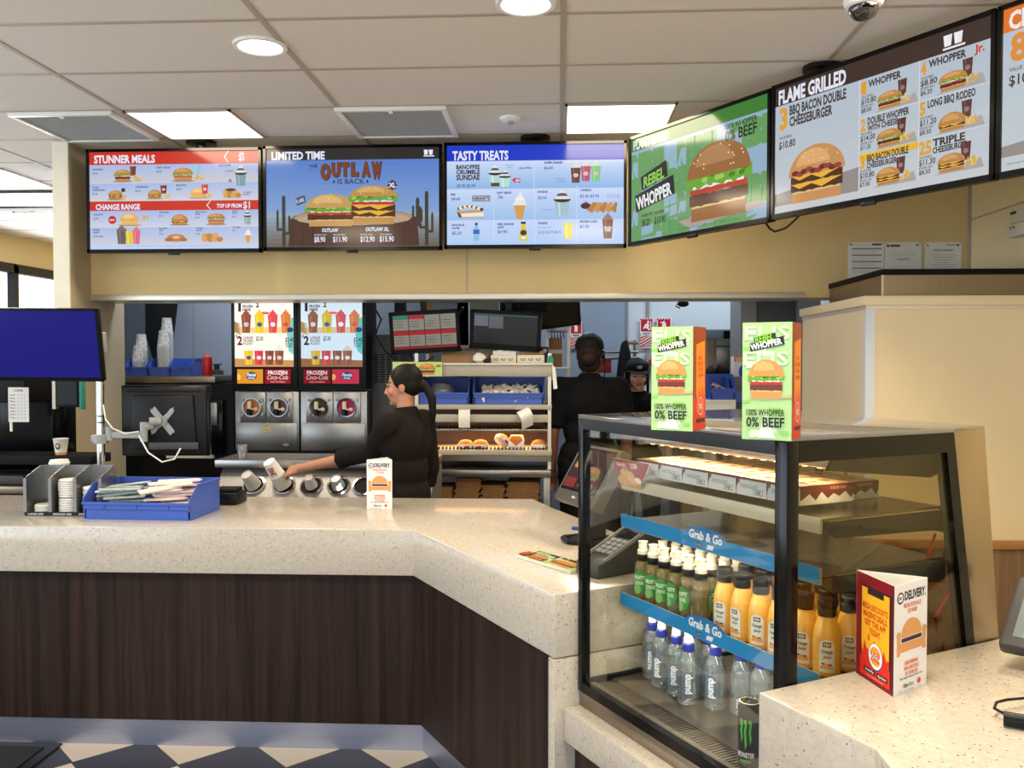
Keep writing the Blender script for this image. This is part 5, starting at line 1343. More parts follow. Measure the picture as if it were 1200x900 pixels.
mw, mh = 0.435, 0.350
t = thing('monitor', 'black monitor seen from behind with silver cross mount, held by the grey arm', 'monitor', (bm_c.x, 4.235, bm_c.z), R(3))
MB().box(-mw / 2, mw / 2, 0.0, 0.035, -mh / 2, mh / 2, 0.008).build('frame', M['blackgloss'], t)
b = MB()
b.prism([(-mw / 2 + .01, -mh / 2 + .01), (mw / 2 - .01, -mh / 2 + .01), (mw / 2 - .01, mh / 2 - .01), (-mw / 2 + .01, mh / 2 - .01)], -.012, 0.002, 0.006, axis='y')
b.prism([(-mw * .38, -mh * .40), (mw * .38, -mh * .40), (mw * .34, mh * .36), (-mw * .34, mh * .36)], -.030, -0.008, 0.008, axis='y')
b.build('back_shell', M['black'], t)
MB().box(-mw * .42, mw * .42, -.0135, -.0115, mh * .40, mh * .425).build('vent', M['blackmatt'], t)
MB().box(-mw * .16, mw * .40, -.034, -.028, -mh * .40, -mh * .30, .002).build('port_strip', M['darkgrey'], t)
x_ = MB()
for s_ in (-1, 1):
    x_.add([(-.058, -.034, s_ * .058 - .010), (-.058 + .02, -.034, s_ * .058 + s_ * .008 + .006), (.058, -.034, -s_ * .058 + .010), (.058 - .02, -.034, -s_ * .058 - s_ * .008 - .006)], [(0, 1, 2, 3)])
for a in (45, 135, 225, 315):
    c_, s_ = math.cos(R(a)), math.sin(R(a))
    x_.prism([(c_ * .02 - s_ * .014, s_ * .02 + c_ * .014), (c_ * .07 - s_ * .009, s_ * .07 + c_ * .009), (c_ * .082, s_ * .082), (c_ * .07 + s_ * .009, s_ * .07 - c_ * .009), (c_ * .02 + s_ * .014, s_ * .02 - c_ * .014)], -.036, -.032, axis='y')
x_.cyl((0, -.032, 0), (0, -.05, 0), 0.024, n=20).cyl((0, -.05, 0), (-.05, -.07, 0.0), 0.02, n=18)
x_.build('cross_mount', M['grey'], t)

ml, mr = atY(-40, 404, 4.02), atY(118, 404, 4.02)
t = thing('monitor', 'wide monitor with a plain blue screen at the edge of the photo', 'monitor', ((ml.x + mr.x) / 2, 4.02, ml.z * .5 + mr.z * .5), 0, None, (R(9), R(0.5), 0))
mw2, mh2 = mr.x - ml.x, 0.345
MB().box(-mw2 / 2, mw2 / 2, 0, 0.03, -mh2 / 2, mh2 / 2, 0.006).build('housing', M['black'], t)
b = MB(); e = .012
b.box(-mw2 / 2, mw2 / 2, -.006, 0, mh2 / 2 - e, mh2 / 2).box(-mw2 / 2, mw2 / 2, -.006, 0, -mh2 / 2, -mh2 / 2 + e * 1.5).box(-mw2 / 2, -mw2 / 2 + e, -.006, 0, -mh2 / 2, mh2 / 2).box(mw2 / 2 - e, mw2 / 2, -.006, 0, -mh2 / 2, mh2 / 2)
b.build('bezel', M['blackgloss'], t)
A = Art(mw2 - 2 * e, mh2 - 2.5 * e, 0, 0, 540, 310); A.fill((28, 26, 138)); A.text(520, 300, 6, 'INPUT', (28, 30, 150), 20, 'r', 0)
A.build('display', M['dimscreen'], t, TM((-mw2 / 2 + e, -.0005, -mh2 / 2 + 1.5 * e)))
MB().box(mw2 / 2 - .12, mw2 / 2 - .02, 0.03, 0.10, -.05, .05, .004).build('bracket', M['grey'], t)

p = atZ(264, 592, CT)
t = thing('till_printer', 'small black till device half hidden behind the big blue tray', 'till device', (p.x, p.y + .06, CT))
MB().box(-.07, .055, -.06, .08, 0, .055, .006).build('body', M['black'], t)
MB().box(-.06, .045, -.045, .05, .055, .075, .006).build('cover', M['blackmatt'], t)

# flyer pad
fa, fb, fc, fd = atZ(604, 653, CT), atZ(668, 673, CT), atZ(690, 661, CT), atZ(640, 648, CT)
d = (fb - fa); ang_ = math.atan2(d.y, d.x); fw = d.length; fh = 0.105
FP = None
for i in range(6):
    loc = (fa.x + r_.uniform(-.001, .001), fa.y + r_.uniform(-.001, .001), CT + .0005 + i * .0016)
    if FP is None:
        FP = thing('flyer', 'green and orange coupon flyer in the neat pile on the counter corner', 'flyer', loc, ang_, 'coupon flyers on the counter corner')
        MB().box(0, fw, 0, fh, 0, .0013).build('sheet', M['paper'], FP)
        A = Art(fw, fh, 0, 0, 210, 105); A.fill((190, 206, 140)); 
        for k in range(24): A.ell(r_.uniform(4, 200), r_.uniform(4, 100), 12, 6, (120, 160, 80) if k % 2 else (226, 226, 190), n=8)
        A.poly([(8, 6), (92, 6), (96, 40), (12, 44)], (40, 44, 36)); A.text(16, 22, 12, 'REBEL', (150, 206, 80), 44, bold=.04); A.text(16, 38, 12, 'WHOPPER', (236, 240, 236), 74, bold=.06)
        A.burger(150, 92, 90, 66, bun=(210, 130, 60), shadow=False); A.burger(66, 98, 60, 44, bun=(200, 110, 50), shadow=False); A.text(104, 20, 10, '0% BEEF', (40, 44, 36), 60, bold=.05); A.rect(4, 50, 30, 96, (170, 60, 40))
        A.build('picture', M['printgloss'], FP, TM((0, 0, .0014), (R(-90), 0, 0)))
    else: dup(FP, loc, ang_ + R(r_.uniform(-.4, .4)))

# till with tilted customer display, behind the case's far end
p = atZ(690, 636, CT)
t = thing('till_terminal', 'dark grey till with a tilted picture display on the counter beyond the case', 'till', (p.x, p.y, CT), R(-35))
MB().box(-.10, .10, -.06, .10, 0, .018, .006).build('base', M['black'], t)
MB().prism([(-.03, .018), (.05, .018), (.07, .20), (.02, .20)], -.04, .04, 0.006, axis='x').build('stand', M['black'], t)

tq = Matrix.Translation((0, 0.0, 0.215)) @ Matrix.Rotation(R(-32), 4, 'X')
b = MB(); b.T = tq; b.box(-.15, .15, -.03, .02, -.09, .15, .01); hd = b.build('display_head', mat('warm_grey_plastic', (74, 70, 66), 0.45), t)
b = MB(); b.T = tq; b.box(-.125, .125, -.033, -.03, -.045, .135, .001).build('screen_frame', M['blackgloss'], hd)
A = Art(.23, .16, 0, 0, 230, 160); A.fill((70, 34, 34)); A.burger(150, 150, 120, 90, shadow=False); A.ell(60, 56, 46, 30, (150, 60, 44)); A.nuggets(62, 78, 90, 44, (206, 150, 90)); A.rect(0, 120, 80, 160, (150, 50, 40))
A.build('screen', M['dimscreen'], hd, tq @ TM((-.115, -.0335, -.035)))
A = Art(.03, .014, 0, 0, 30, 14); A.ell(7, 7, 5, 5, (210, 210, 210)); A.text(14, 11, 8, 'LG', (210, 210, 210), 13, bold=.05)
A.build('badge', M['print'], hd, tq @ TM((-.02, -.0305, -.075)))
t.rotation_euler.z = R(-62)
cq = atZ(668, 636, CT)
tag(MB().tube([(cq.x + .12, cq.y + .08, CT + .012), (cq.x + .02, cq.y + .06, CT + .012), (cq.x - .025, cq.y + .01, CT + .014), (cq.x - .005, cq.y - .035, CT + .012), (cq.x + .08, cq.y - .06, CT + .012), (cq.x + .16, cq.y - .04, CT + .012)], 0.011, 12).build('thick_cable', M['black']), 'thick black cable loop lying on the counter in front of the till', 'cable')
tag(MB().tube([(cq.x + .01, cq.y + .05, CT + .045), (cq.x + .05, cq.y + .02, CT + .05), (cq.x + .10, cq.y + .0, CT + .04)], 0.007, 10).build('blue_cable', mat('blue_cable', (30, 60, 170), 0.4)), 'short blue cable bundle under the till display', 'cable')

# card reader seen through the case's far end
p = atZ(712, 676, CT)
t = thing('card_reader', 'dark card payment terminal with sloping keypad, seen through the glass case', 'card reader', (p.x + .06, p.y + .10, CT), R(-52))
MB().prism([(-.16, 0), (.15, 0), (.15, .135), (.10, .145), (-.11, .055), (-.16, .045)], -.055, .055, 0.008, axis='x').build('body', M['darkgrey'], t)
sl = math.atan2(.09, .21)
kq = Matrix.Translation((0, -.11, .0565)) @ Matrix.Rotation(sl, 4, 'X')
b = MB(); b.T = kq; b.box(-.04, .04, .12, .21, -.002, .004, .002).build('display', M['blackgloss'], t)
b = MB(); b.T = kq
for i in range(3):
    for j in range(4): b.box(-.036 + i * .026, -.016 + i * .026, .02 + j * .022, .036 + j * .022, -.001, .006, .001)
b.build('keypad', M['grey'], t)
b = MB(); b.T = kq; b.box(-.05, -.045, -.02, .22, -.004, .008).box(.045, .05, -.02, .22, -.004, .008).build('edge_trim', M['grey'], t)

# ------------------------------------------------------------------ on the order counter
p = atZ(1205, 800, CT)
t = thing('order_terminal', 'dark grey touch terminal corner tilted over the order counter edge', 'till', (p.x + .14, p.y + .06, CT), R(-40))
MB().box(-.09, .09, -.07, .09, 0, .02, .006).build('base', M['black'], t)
tq = Matrix.Translation((0, 0, .10)) @ Matrix.Rotation(R(-55), 4, 'X')
b = MB(); b.T = tq; b.box(-.14, .14, -.02, .015, -.10, .11, .01); hd = b.build('head', M['darkgrey'], t)
b = MB(); b.T = tq; b.box(-.115, .115, -.022, -.019, -.075, .085, .001).build('screen', mat('grey_screen', (120, 130, 132), 0.1), hd)
MB().prism([(-.02, .02), (.04, .02), (.03, .10), (-.01, .10)], -.03, .03, axis='x').build('stand', M['black'], t)
p0, p1 = atZ(1176, 838, CT + .02), atZ(1260, 852, CT + .02)
t = thing('cable_ferrite', 'black cylindrical cable ferrite with a looping lead on the order counter', 'cable', (0, 0, 0))
a_ = Vector((p0.x, p0.y, CT + .014)); b_ = Vector((p1.x, p1.y, CT + .014))
MB().cyl(a_, b_, 0.013, n=20).build('sleeve', M['black'], t)
q = [atZ(1176, 836, CT + .014), atZ(1165, 830, CT + .016), atZ(1168, 823, CT + .02), atZ(1180, 820, CT + .02), atZ(1215, 817, CT + .014), atZ(1260, 812, CT + .01)]
MB().tube([tuple(v) for v in q], 0.0028, 8).build('lead', M['black'], t)
# ================================================================== BEHIND THE COUNTER
def zY(py, y): return 1.6 - (py - 422) * y / 1030.0
def xY(px, y): return atY(px, 422, y).x
# ------------------------------------------------------------------ coffee corner
t = thing('back_cabinet', 'dark cabinet under the coffee machine at the end behind the counter', 'cabinet', (-3.3, 5.0, 0))
MB().box(-.42, .52, -.28, .28, 0, 0.86).build('body', M['black'], t)
MB().box(-.44, .54, -.30, .30, 0.86, 0.90, .004).build('top', M['steelw'], t)
for k in (0, 1):
    d_ = MB().box(-.40 + k * .46, .04 + k * .46, -.295, -.281, 0.06, 0.84, .004).build('door', M['darkgrey'], t)
    MB().box(.0 + k * .1 - .02, .01 + k * .1 - .02, -.305, -.295, 0.5, 0.7).build('handle', M['steel'], d_)
t = thing('coffee_machine', 'black coffee machine in the dark corner under the blue monitor', 'coffee machine', (-3.3, 5.0, 0.902))
MB().box(-.42, .32, .02, .28, 0.0, 0.74, .01).build('body', M['blackgloss'], t)
MB().box(-.42, .32, -.25, .02, 0.46, 0.74, .012).build('head', M['black'], t)
xa = xY(104, 4.72) + 3.3
MB().prism([(-.42, -.27), (xa, -.27), (xa, -.05), (-.42, .02)], 0.115, 0.165, .004).build('cup_shelf', M['blackmatt'], t)
MB().box(-.40, .30, -.24, .02, 0.0, 0.05, .006).build('drip_tray', M['darkgrey'], t)
MB().cyl((-.12, -.12, .46), (-.12, -.12, .36), .03, n=18).box(-.15, -.09, -.135, -.105, .31, .36, .004).build('spout', M['darkgrey'], t)
for k in range(3): MB().cyl((-.36 + k * .1, -.26, .045), (-.36 + k * .1, -.26, .002), .012, n=12).build('foot', M['chrome'], t)
MB().box(.24, .25, -.26, -.25, .30, .36).build('switch', M['whiteplastic'], t)
y_ = 4.70
x0_, x1_, z0_, z1_ = xY(64, y_), xY(92, y_), zY(479, y_), zY(440, y_)
t = thing('tablet', 'dark tablet display with a teal edge above the cup shelf', 'tablet', ((x0_ + x1_) / 2, y_, (z0_ + z1_) / 2))
hw, hh = (x1_ - x0_) / 2, (z1_ - z0_) / 2
MB().box(-hw, hw, 0, .03, -hh, hh, .004).build('case', M['blackmatt'], t)
MB().box(-hw + .012, hw - .012, -.003, 0, -hh + .015, hh - .015).build('screen', mat('tablet_glass', (16, 18, 20), 0.2, spec=0.15), t)
MB().box(hw + .001, hw + .02, .0, .034, -hh - .012, hh + .02, .002).build('edge', M['teal'], t)
MB().box(-hw - .02, -hw, .005, .03, -hh - .01, hh + .02).build('side_bracket', M['steelw'], t)
MB().box(-.02, .02, .03, .12, -.02, .02).build('arm', M['black'], t)
y_ = 4.735
x0_, x1_, z0_, z1_ = xY(9, y_), xY(33, y_), zY(497, y_), zY(455, y_)
t = thing('price_list', 'white printed list taped to the black coffee machine', 'notice', (x0_, y_, z0_))
MB().box(0, x1_ - x0_, 0, .001, 0, z1_ - z0_).build('sheet', M['paper'], t)
A = Art(x1_ - x0_, z1_ - z0_, 0, 0, 100, 170); A.fill((226, 222, 214)); A.text(50, 20, 9, 'COFFEE', (60, 60, 60), 44, 'c', .03)
for k in range(8):
    A.text(8, 40 + k * 16, 7, ('Latte', 'Mocha', 'Flat', 'Long', 'Short', 'Chai', 'Hot', 'Tea')[k], (70, 70, 70), 26, bold=.02)
    for j in range(3): A.text(46 + j * 16, 40 + k * 16, 6, '%d' % (3 + (k + j) % 4), (90, 90, 90), 5, bold=.02)
A.poly([(88, 150), (100, 144), (104, 166), (92, 170)], (236, 234, 226))
A.build('printing', M['print'], t, TM((0, -.0006, 0)))
y_ = 4.80
c_ = xY(70, y_)
t = thing('paper_cup', 'cream and orange patterned paper coffee cup on the black shelf under the tablet', 'paper cup', (c_, y_, 0.902 + .166))
MB().lathe([(0.028, 0), (0.040, 0.088), (0.042, 0.090), (0.040, 0.091), (0.038, 0.088), (0.027, 0.004), (0.0, 0.004)], n=24, cap=False).build('cup', M['paper'], t)
MB().lathe([(0.0286, 0.001), (0.0306, 0.014)], n=24, cap=False).build('base_band', mat('orange_band', (220, 150, 80), 0.6), t)
A = Art(.04, .05, 0, 0, 40, 50); A.ell(22, 24, 15, 18, (90, 56, 36)); A.ell(22, 20, 9, 7, (226, 190, 140)); A.rect(12, 26, 32, 30, (226, 190, 140))
build_cyl(A, 'emblem', M['print'], t, 0.0392, 0.024)

# ------------------------------------------------------------------ shelf unit against the coolroom wall
y_ = 6.12
xa, xb = xY(137, y_), xY(252, y_); zt = zY(441, y_)
t = thing('back_unit', 'black back unit with a steel shelf holding small blue bins', 'shelf unit', ((xa + xb) / 2, y_, 0))
hw = (xb - xa) / 2
MB().box(-hw, hw + .12, .03, .55, 0, zt - .055).build('body', M['black'], t)
MB().box(-hw, hw, 0, .55, zt - .052, zt, .008).build('shelf', M['steelw'], t)
MB().box(hw - .08, hw + .06, -.02, .03, .93, 1.32, .006).build('dispenser_panel', M['blackgloss'], t)
MB().box(hw - .05, hw + .03, -.05, -.02, 1.14, 1.30, .004).build('steel_plate', M['steel'], t)
MB().box(-hw + .06, hw - .12, .0, .03, .93, 1.36, .006).build('front_panel', M['darkgrey'], t)
MB().box(-hw + .35, hw - .02, .005, .028, .90, .925).build('label_plate', M['paper'], t)
BN = None
binx = ((144, 169), (171, 197), (198, 222)); shots = []
for i, (a, b) in enumerate(binx):
    xa_, xb_ = xY(a, y_), xY(b, y_)
    lab = 'small blue bin on the steel shelf, ' + ('the end one with two short cup piles', 'middle one with the tallest cup pile', 'the one beside the red bottle')[i]
    w_ = xb_ - xa_
    if BN is None: BN = plastic_bin(w_, .24, .125, ((xa_ + xb_) / 2, y_ + .15, zt), lab, 0, .5, 'small blue bins on the steel shelf')
    else: dup(BN, ((xa_ + xb_) / 2, y_ + .15, zt), 0, lab)
CUP = None
def clear_cups(px, n_, base_z, sc, yy_, lab, gp, step=.012):
    global CUP
    for i in range(n_):
        loc = (xY(px, yy_), yy_, base_z + i * step)
        if CUP is None:
            CUP = thing('clear_cup', lab, 'plastic cup', loc, 0, gp)
            MB().lathe([(0.046, 0), (0.047, 0.003), (0.045, 0.006), (0.032, 0.115), (0.031, 0.118), (0.0, 0.118)], n=20, cap=False).build('cup', M['milky'], CUP)
        else: dup(CUP, loc, 0, lab, gp)
clear_cups(162, 9, zt + .005, 1, y_ + .13, 'clear upturned plastic cup, shorter front pile of the end bin', 'cups in the short front pile')
clear_cups(166, 16, zt + .005, 1, y_ + .205, 'clear upturned plastic cup, second pile just behind the shorter one', 'cups in the second pile')
clear_cups(192, 18, zt + .005, 1, y_ + .12, 'clear upturned plastic cup, wide tall pile of the middle bin', 'cups in the tall front pile')
clear_cups(196, 26, zt + .005, 1, y_ + .215, 'clear upturned plastic cup, tallest pile at the back of the middle bin', 'cups in the tallest pile')
t = thing('dome_cover', 'clear dome lid lying in the blue bin beside the red bottle', 'cup lid', (xY(212, y_), y_ + .10, zt + .006))
MB().lathe([(0.045, 0), (0.046, .004), (0.042, .03), (0.025, .05), (0, .054)], n=20, cap=False).build('dome', M['milky'], t)
t = thing('squeeze_bottle', 'red squeeze bottle at the end of the steel shelf', 'sauce bottle', (xY(237.5, y_), y_ + .08, zt))
MB().lathe([(0.034, 0), (0.036, .004), (0.036, .118), (0.032, .132)], n=24).build('bottle', M['red'], t)
MB().lathe([(0.033, .128), (0.033, .138), (0.012, .144), (0.006, .158), (0.0, .158)], n=24, cap=False).build('cap', mat('pale_red_cap', (220, 90, 86), 0.4), t)
y2 = 6.72
t = thing('gas_knob_unit', 'dark round lidded pot and glasses low against the blue wall beside the red bottle', 'pot', (xY(254, y2), y2, zY(436, y2)))
MB().lathe([(0.05, -.08), (0.05, 0.01), (0.02, .02), (0.022, .05), (0.04, .055), (0.04, .062), (0, .064)], n=20).build('lid', M['darkgrey'], t)
t = thing('top_ledge', 'grey ledge along the blue wall behind the shelf unit', 'ledge', (xY(262, y2), y2, 0))
MB().box(-.2, .22, -.02, .15, 0.0, zY(437, y2) - .08, .004).build('ledge_body', M['black'], t)
MB().box(-.2, .22, -.04, .15, zY(437, y2) - .08, zY(437, y2) - .055, .004).build('ledge_top', M['greypaint'], t)

y_ = 6.55
pts = [(xY(170, y_), CEIL), (xY(203, y_), CEIL), (xY(202, y_), zY(352, y_)), (xY(193, y_), zY(424, y_)), (xY(179, y_), zY(424, y_)), (xY(170, y_), zY(390, y_))]
o = MB().prism(pts, y_, y_ + .12, .01, axis='y').build('black_hose_sleeve', M['blackmatt']); tag(o, 'black tapering sleeve hanging down behind the clear cup piles', 'hose sleeve')

# ------------------------------------------------------------------ frozen drink machines
YF = 5.98
def frozen(px0, px1, label, discs, dim, swap, strip):
    xa, xb = xY(px0, YF), xY(px1, YF); w_ = xb - xa
    t = thing('frozen_drink_machine', label, 'frozen drink machine', (xa, YF, 0), 0, 'frozen drink machines')
    zb, zt_ = .90, zY(459, YF)
    MB().box(0.0, w_, 0.0, .5, zb, zt_, .004).build('body', M['steel'], t)
    MB().box(0.02, w_ - .02, .02, .48, 0.0, zb).build('stand', M['black'], t)
    MB().box(0.0, w_, -.004, 0.0, zb, zb + .075).build('drip_tray', M['blackmatt'], t)
    zd = zY(497, YF)
    MB().box(0.012, w_ - .012, -.012, -.001, zb + .08, zd, .003).build('door', M['steel'], t)
    for s_ in (0, 1):
        b = MB()
        x_ = w_ * (.29 + .42 * s_); z_ = (zd + zt_) / 2 + .0
        fr = MB().box(x_ - w_ * .2, x_ + w_ * .2, -.016, -.001, zd + .004, zt_ - .006, .003)
        fr.build('dispenser_plate', M['steel'], t)
        ring = MB().lathe([(.058, -.040), (.064, -.040), (.066, -.018), (.066, 0.0), (.058, 0.0)], (x_, -.016, z_), n=32, cap=False, axis='y')
        ring = MB(); ring.lathe([(.056, 0), (.058, .03), (.066, .03), (.068, 0)], (0, 0, 0), n=32, cap=False)
        ro = ring.build('bowl_ring', M['chrome'], t); ro.location = (x_, -.016, z_); ro.rotation_euler = (R(90), 0, 0)
        MB().cyl((x_, -.017, z_), (x_, -.022, z_), .056, n=30).build('drink_window', mat('drink_colour', discs[s_], 0.2, coat=.5), t)
        tp = MB().cyl((x_ - .012, -.05, z_ - .01), (x_ - .012, -.05, z_ + .035), .015, n=16).ell((x_ - .012, -.05, z_ + .035), (.015, .015, .008)).build('tap', M['creamplastic'], t)
        MB().cyl((x_ - .012, -.05, z_ - .052), (x_ - .012, -.05, z_ - .01), .019, n=16).box(x_ - .026, x_ + .002, -.05, -.016, z_ - .03, z_ - .005).build('nozzle', M['blackgloss'], tp)
        MB().cyl((x_ + .0, -.055, z_ - .012), (x_ + .03, -.06, z_ - .012), .006, n=10).ell((x_ + .036, -.06, z_ - .012), (.015, .015, .014)).build('handle', M['creamplastic'], tp)
        for dx in (-.07, .07):
            for dz in (-.05, .05): MB().cyl((x_ + dx, -.030, z_ + dz), (x_ + dx, -.016, z_ + dz), .010, n=12).build('clamp_knob', M['steel'], t)
    if strip:
        A = Art(.05, .055, 0, 0, 50, 55); A.fill((206, 196, 140)); A.text(25, 14, 7, 'CAUTION', (60, 60, 50), 36, 'c', .03); A.text(25, 28, 5, 'do not open', (90, 90, 70), 36, 'c', 0); A.text(25, 46, 6, 'STAFF ONLY', (60, 60, 50), 40, 'c', .03)
        A.build('sticker', M['print'], t, TM((w_ * .45, -.0125, zd - .06)))
        bd_ = MB().lathe([(0.022, 0), (.020, .002), (0, .002)], n=20, cap=False).build('badge', M['chrome'], t, (w_ * .80, -.012, zb + .115))
        bd_.rotation_euler = (R(90), 0, 0); bd_.scale = (1, .5, 1)
    # lit header
    z0_, z1_ = zY(457, YF), 2.16
    MB().box(-.004, w_ + .004, -.05, .30, z0_, z1_, .003).build('header', M['black'], t)
    zp0, zp1 = zY(430, YF - .06), 2.12
    H_ = zp1 - zp0; ex = 0.02
    A = Art(w_ - 2 * ex, H_, 70, -60, 370, 385)
    if not dim: A.fill((255, 250, 236)); A.grad(70, -60, 370, 180, (255, 252, 246), (255, 250, 240))
    else: A.fill((206, 226, 240)); A.grad(70, -60, 370, 200, (196, 218, 236), (226, 240, 246)); 
    A.poly([(70, 340), (370, 350), (370, 385), (70, 385)], (150, 104, 66) if dim else (206, 150, 96)); A.poly([(70, 174), (370, 170), (370, 204), (70, 204)], (210, 190, 160) if dim else (250, 214, 150))
    A.poly([(330, 130), (370, 120), (370, 320), (345, 300)], (90, 190, 190) if dim else (130, 206, 190))
    for k in range(5): A.poly([(70, 140 + k * 8), (108, 160 + k * 14), (70, 156 + k * 10)], (170, 140, 80))
    K = (50, 40, 40)
    A.text(90, 84, 60, '1', K, 14, bold=.06); A.text(112, 66, 13, 'FROZEN', K, 52, bold=.05); A.text(112, 84, 13, 'DRINK', K, 44, bold=.05); A.text(180, 64, 24, '2', K, 16, bold=.06)
    lit = (lambda c: c) if not dim else (lambda c: [int(v * .72 + 30) for v in c])
    for u, c_, lbl in ((130, (150, 84, 56), (226, 200, 190)), (198, (244, 206, 40), (60, 90, 170)), (266, (226, 80, 84), (240, 230, 230)), (332, (226, 130, 60), (206, 90, 70))):
        A.cup(u, 202, 50, 90, lit(c_), top=lit((min(255, c_[0] + 10), c_[1], c_[2])), label=lbl)
    A.text(76, 226, 16, '$', K, 8); A.text(84, 266, 44, '2', (120, 20, 40) if not dim else K, 26, bold=.07)
    for k, l_ in enumerate(('LARGE', 'FROZEN', 'FLOAT')): A.text(116, 234 + k * 16, 12, l_, (120, 100, 100), 48, bold=.03)
    A.text(180, 244, 22, '$3.30', K, 36, bold=.02); A.text(328, 250, 22, '$2.40', K, 44, bold=.05)
    for k, l_ in enumerate(('BOTTLES', 'CHILL')): A.text(330, 266 + k * 13, 10, l_, (60, 60, 130), 38, bold=.03)
    A.ell(354, 186, 16, 14, (50, 60, 130)); A.ell(230, 96, 20, 6, (220, 60, 60)); A.ell(226, 92, 14, 4, (240, 120, 110))
    for u, c_, lbl in ((142, (244, 196, 40), (60, 90, 170)), (194, (220, 60, 76), (240, 230, 230)), (248, (140, 74, 56), (230, 210, 200)), (298, (150, 80, 60), (230, 210, 200))):
        A.cup(u, 374, 46, 76, lit(c_), top=lit((240, 236, 220)) if u > 280 else None, label=lbl)
    A.build('lit_poster', M['lightbox'], t, TM((ex, -.0505, zp0)))
    zl0, zl1 = zY(450, YF - .06), zY(433, YF - .06); lw = w_ * .40
    for k in (0, 1):
        coke = (k == 1) != swap
        A = Art(lw, zl1 - zl0, 0, 0, 120, 74)
        if coke:
            A.fill((150, 20, 34)); A.text(60, 26, 18, 'FROZEN', (246, 230, 226), 90, 'c', .06); A.text(60, 52, 22, 'Coca-Cola', (246, 230, 226), 96, 'c', .0, shear=.4); A.text(60, 68, 6, 'TASTE THE FEELING', (230, 190, 190), 70, 'c', .02)
        else:
            A.fill((226, 150, 40) if not swap else (220, 56, 84)); A.ell(66, 34, 26, 22, (70, 86, 110) if not swap else (60, 70, 120)); A.text(66, 36, 16, 'Fanta', (236, 236, 240), 44, 'c', .05, shear=.2); A.text(66, 50, 8, 'FROZEN', (236, 236, 240), 30, 'c', .04); A.ell(6, 40, 10, 16, (250, 200, 110))
        A.build('flavour_label', M['lightbox'] if not dim else M['dimscreen'], t, TM((w_ * .08 + k * (lw + .012), -.0506, zl0)))
    b = MB()
    for k in range(5): b.box(w_ * .3 + k * .03, w_ * .3 + k * .03 + .008, -.053, -.05, z0_ + .012, z0_ + .018)
    b.build('indicator_row', M['darkgrey'], t)
    return t
frozen(275, 350, 'frozen drink machine with brightly lit white poster, orange and brown windows', ((196, 120, 30), (80, 62, 52)), False, False, True)
frozen(352, 430, 'frozen drink machine with bluish poster, brown and magenta windows, nearest the woman', ((84, 66, 54), (190, 30, 90)), True, True, False)
# dark vented cabinet between machines and screens
xa, xb = xY(435, 6.1), xY(470, 6.1)
t = thing('vented_cabinet', 'tall dark grey vented cabinet behind the woman, beside the drink machines', 'cabinet', (xa, 6.1, 0))
MB().box(0, xb - xa, 0, .5, 0, zY(392, 6.1), .006).build('body', M['darkgrey'], t)
b = MB()
for k in range(12):
    for j in range(4): b.box(.02 + j * .045, .052 + j * .045, -.003, .001, zY(448, 6.1) + k * .017, zY(448, 6.1) + k * .017 + .009)
b.build('vent', M['blackmatt'], t)

# ------------------------------------------------------------------ cup dispenser station
YD = 4.98
xa, xb = xY(258, YD), xY(508, YD)
t = thing('cup_station', 'stainless steel cup dispenser station with five round tubes behind the counter', 'cup dispenser', (xa, YD, 0))
W_ = xb - xa; zt = zY(541, YD)
MB().prism([(0.0, 0.0), (.34, 0.0), (.34, zt - .05), (.03, zt - .05), (-.16, zt - .24), (-.16, .5), (0, .5)], 0, W_, axis='x').build('body', M['satin'], t)
MB().box(-.03, W_, -.02, .36, zt - .045, zt, .004).build('top_rail', M['steel'], t)
TB = []
nrm = Vector((0, -.707, .707))
for k, px in enumerate((296, 331.5, 364, 395.7, 425.5)):
    x_ = xY(px, YD - .07) - xa
    c_ = Vector((x_, -.062, zt - .142))
    q = nrm.to_track_quat('Z', 'Y')
    b = MB(); b.T = Matrix.Translation(c_) @ q.to_matrix().to_4x4()
    b.lathe([(.052, -.09), (.052, .004), (.056, .012), (.066, .010), (.068, 0.0), (.060, -.002)], n=32, cap=False)
    rg = b.build('tube_ring', M['chrome'], t)
    b = MB(); b.T = Matrix.Translation(c_) @ q.to_matrix().to_4x4(); b.lathe([(.0, .0015), (.052, .0015), (.052, .003), (0, .003)], n=28, cap=False)
    b.build('dark_opening', M['blackmatt'], rg)
    TB.append(Vector((xa, YD, 0)) + c_)
def cup_in_tube(k, off, length, r0, r1, mt, label, name='paper_cup', art=None):
    base = TB[k]; d = (nrm + Vector(off)).normalized()
    q = d.to_track_quat('Z', 'Y')
    t = thing(name, label, 'cup', tuple(base + nrm * .004), 0, None, q.to_euler())
    MB().lathe([(r1, 0), (r0, length), (r0 - .003, length + .001), (r0 - .004, length - .004), (0, length - .004)], n=26).build('cup', mt, t)
    if art: build_cyl(art, 'lettering', M['print'], t, (r0 + r1) / 2 + .003, length * .25)
    return t
t3 = mat('grey_paper_cup', (196, 190, 182), 0.6)
A = Art(.06, .05, 0, 0, 60, 50); A.text(30, 30, 14, 'KING', (160, 60, 60), 40, 'c', .05)
c1 = cup_in_tube(0, (-.25, 0, .1), .095, .031, .044, t3, 'grey paper cup sticking out of the first tube, farthest from the woman', art=None)
cup_in_tube(2, (-.1, 0, .15), .070, .025, .035, t3, 'small grey paper cup in the middle tube of the cup station')
cup_in_tube(3, (-.12, 0, .12), .065, .030, .038, M['milky'], 'clear plastic cup sticking out of the fourth tube', 'plastic_cup')
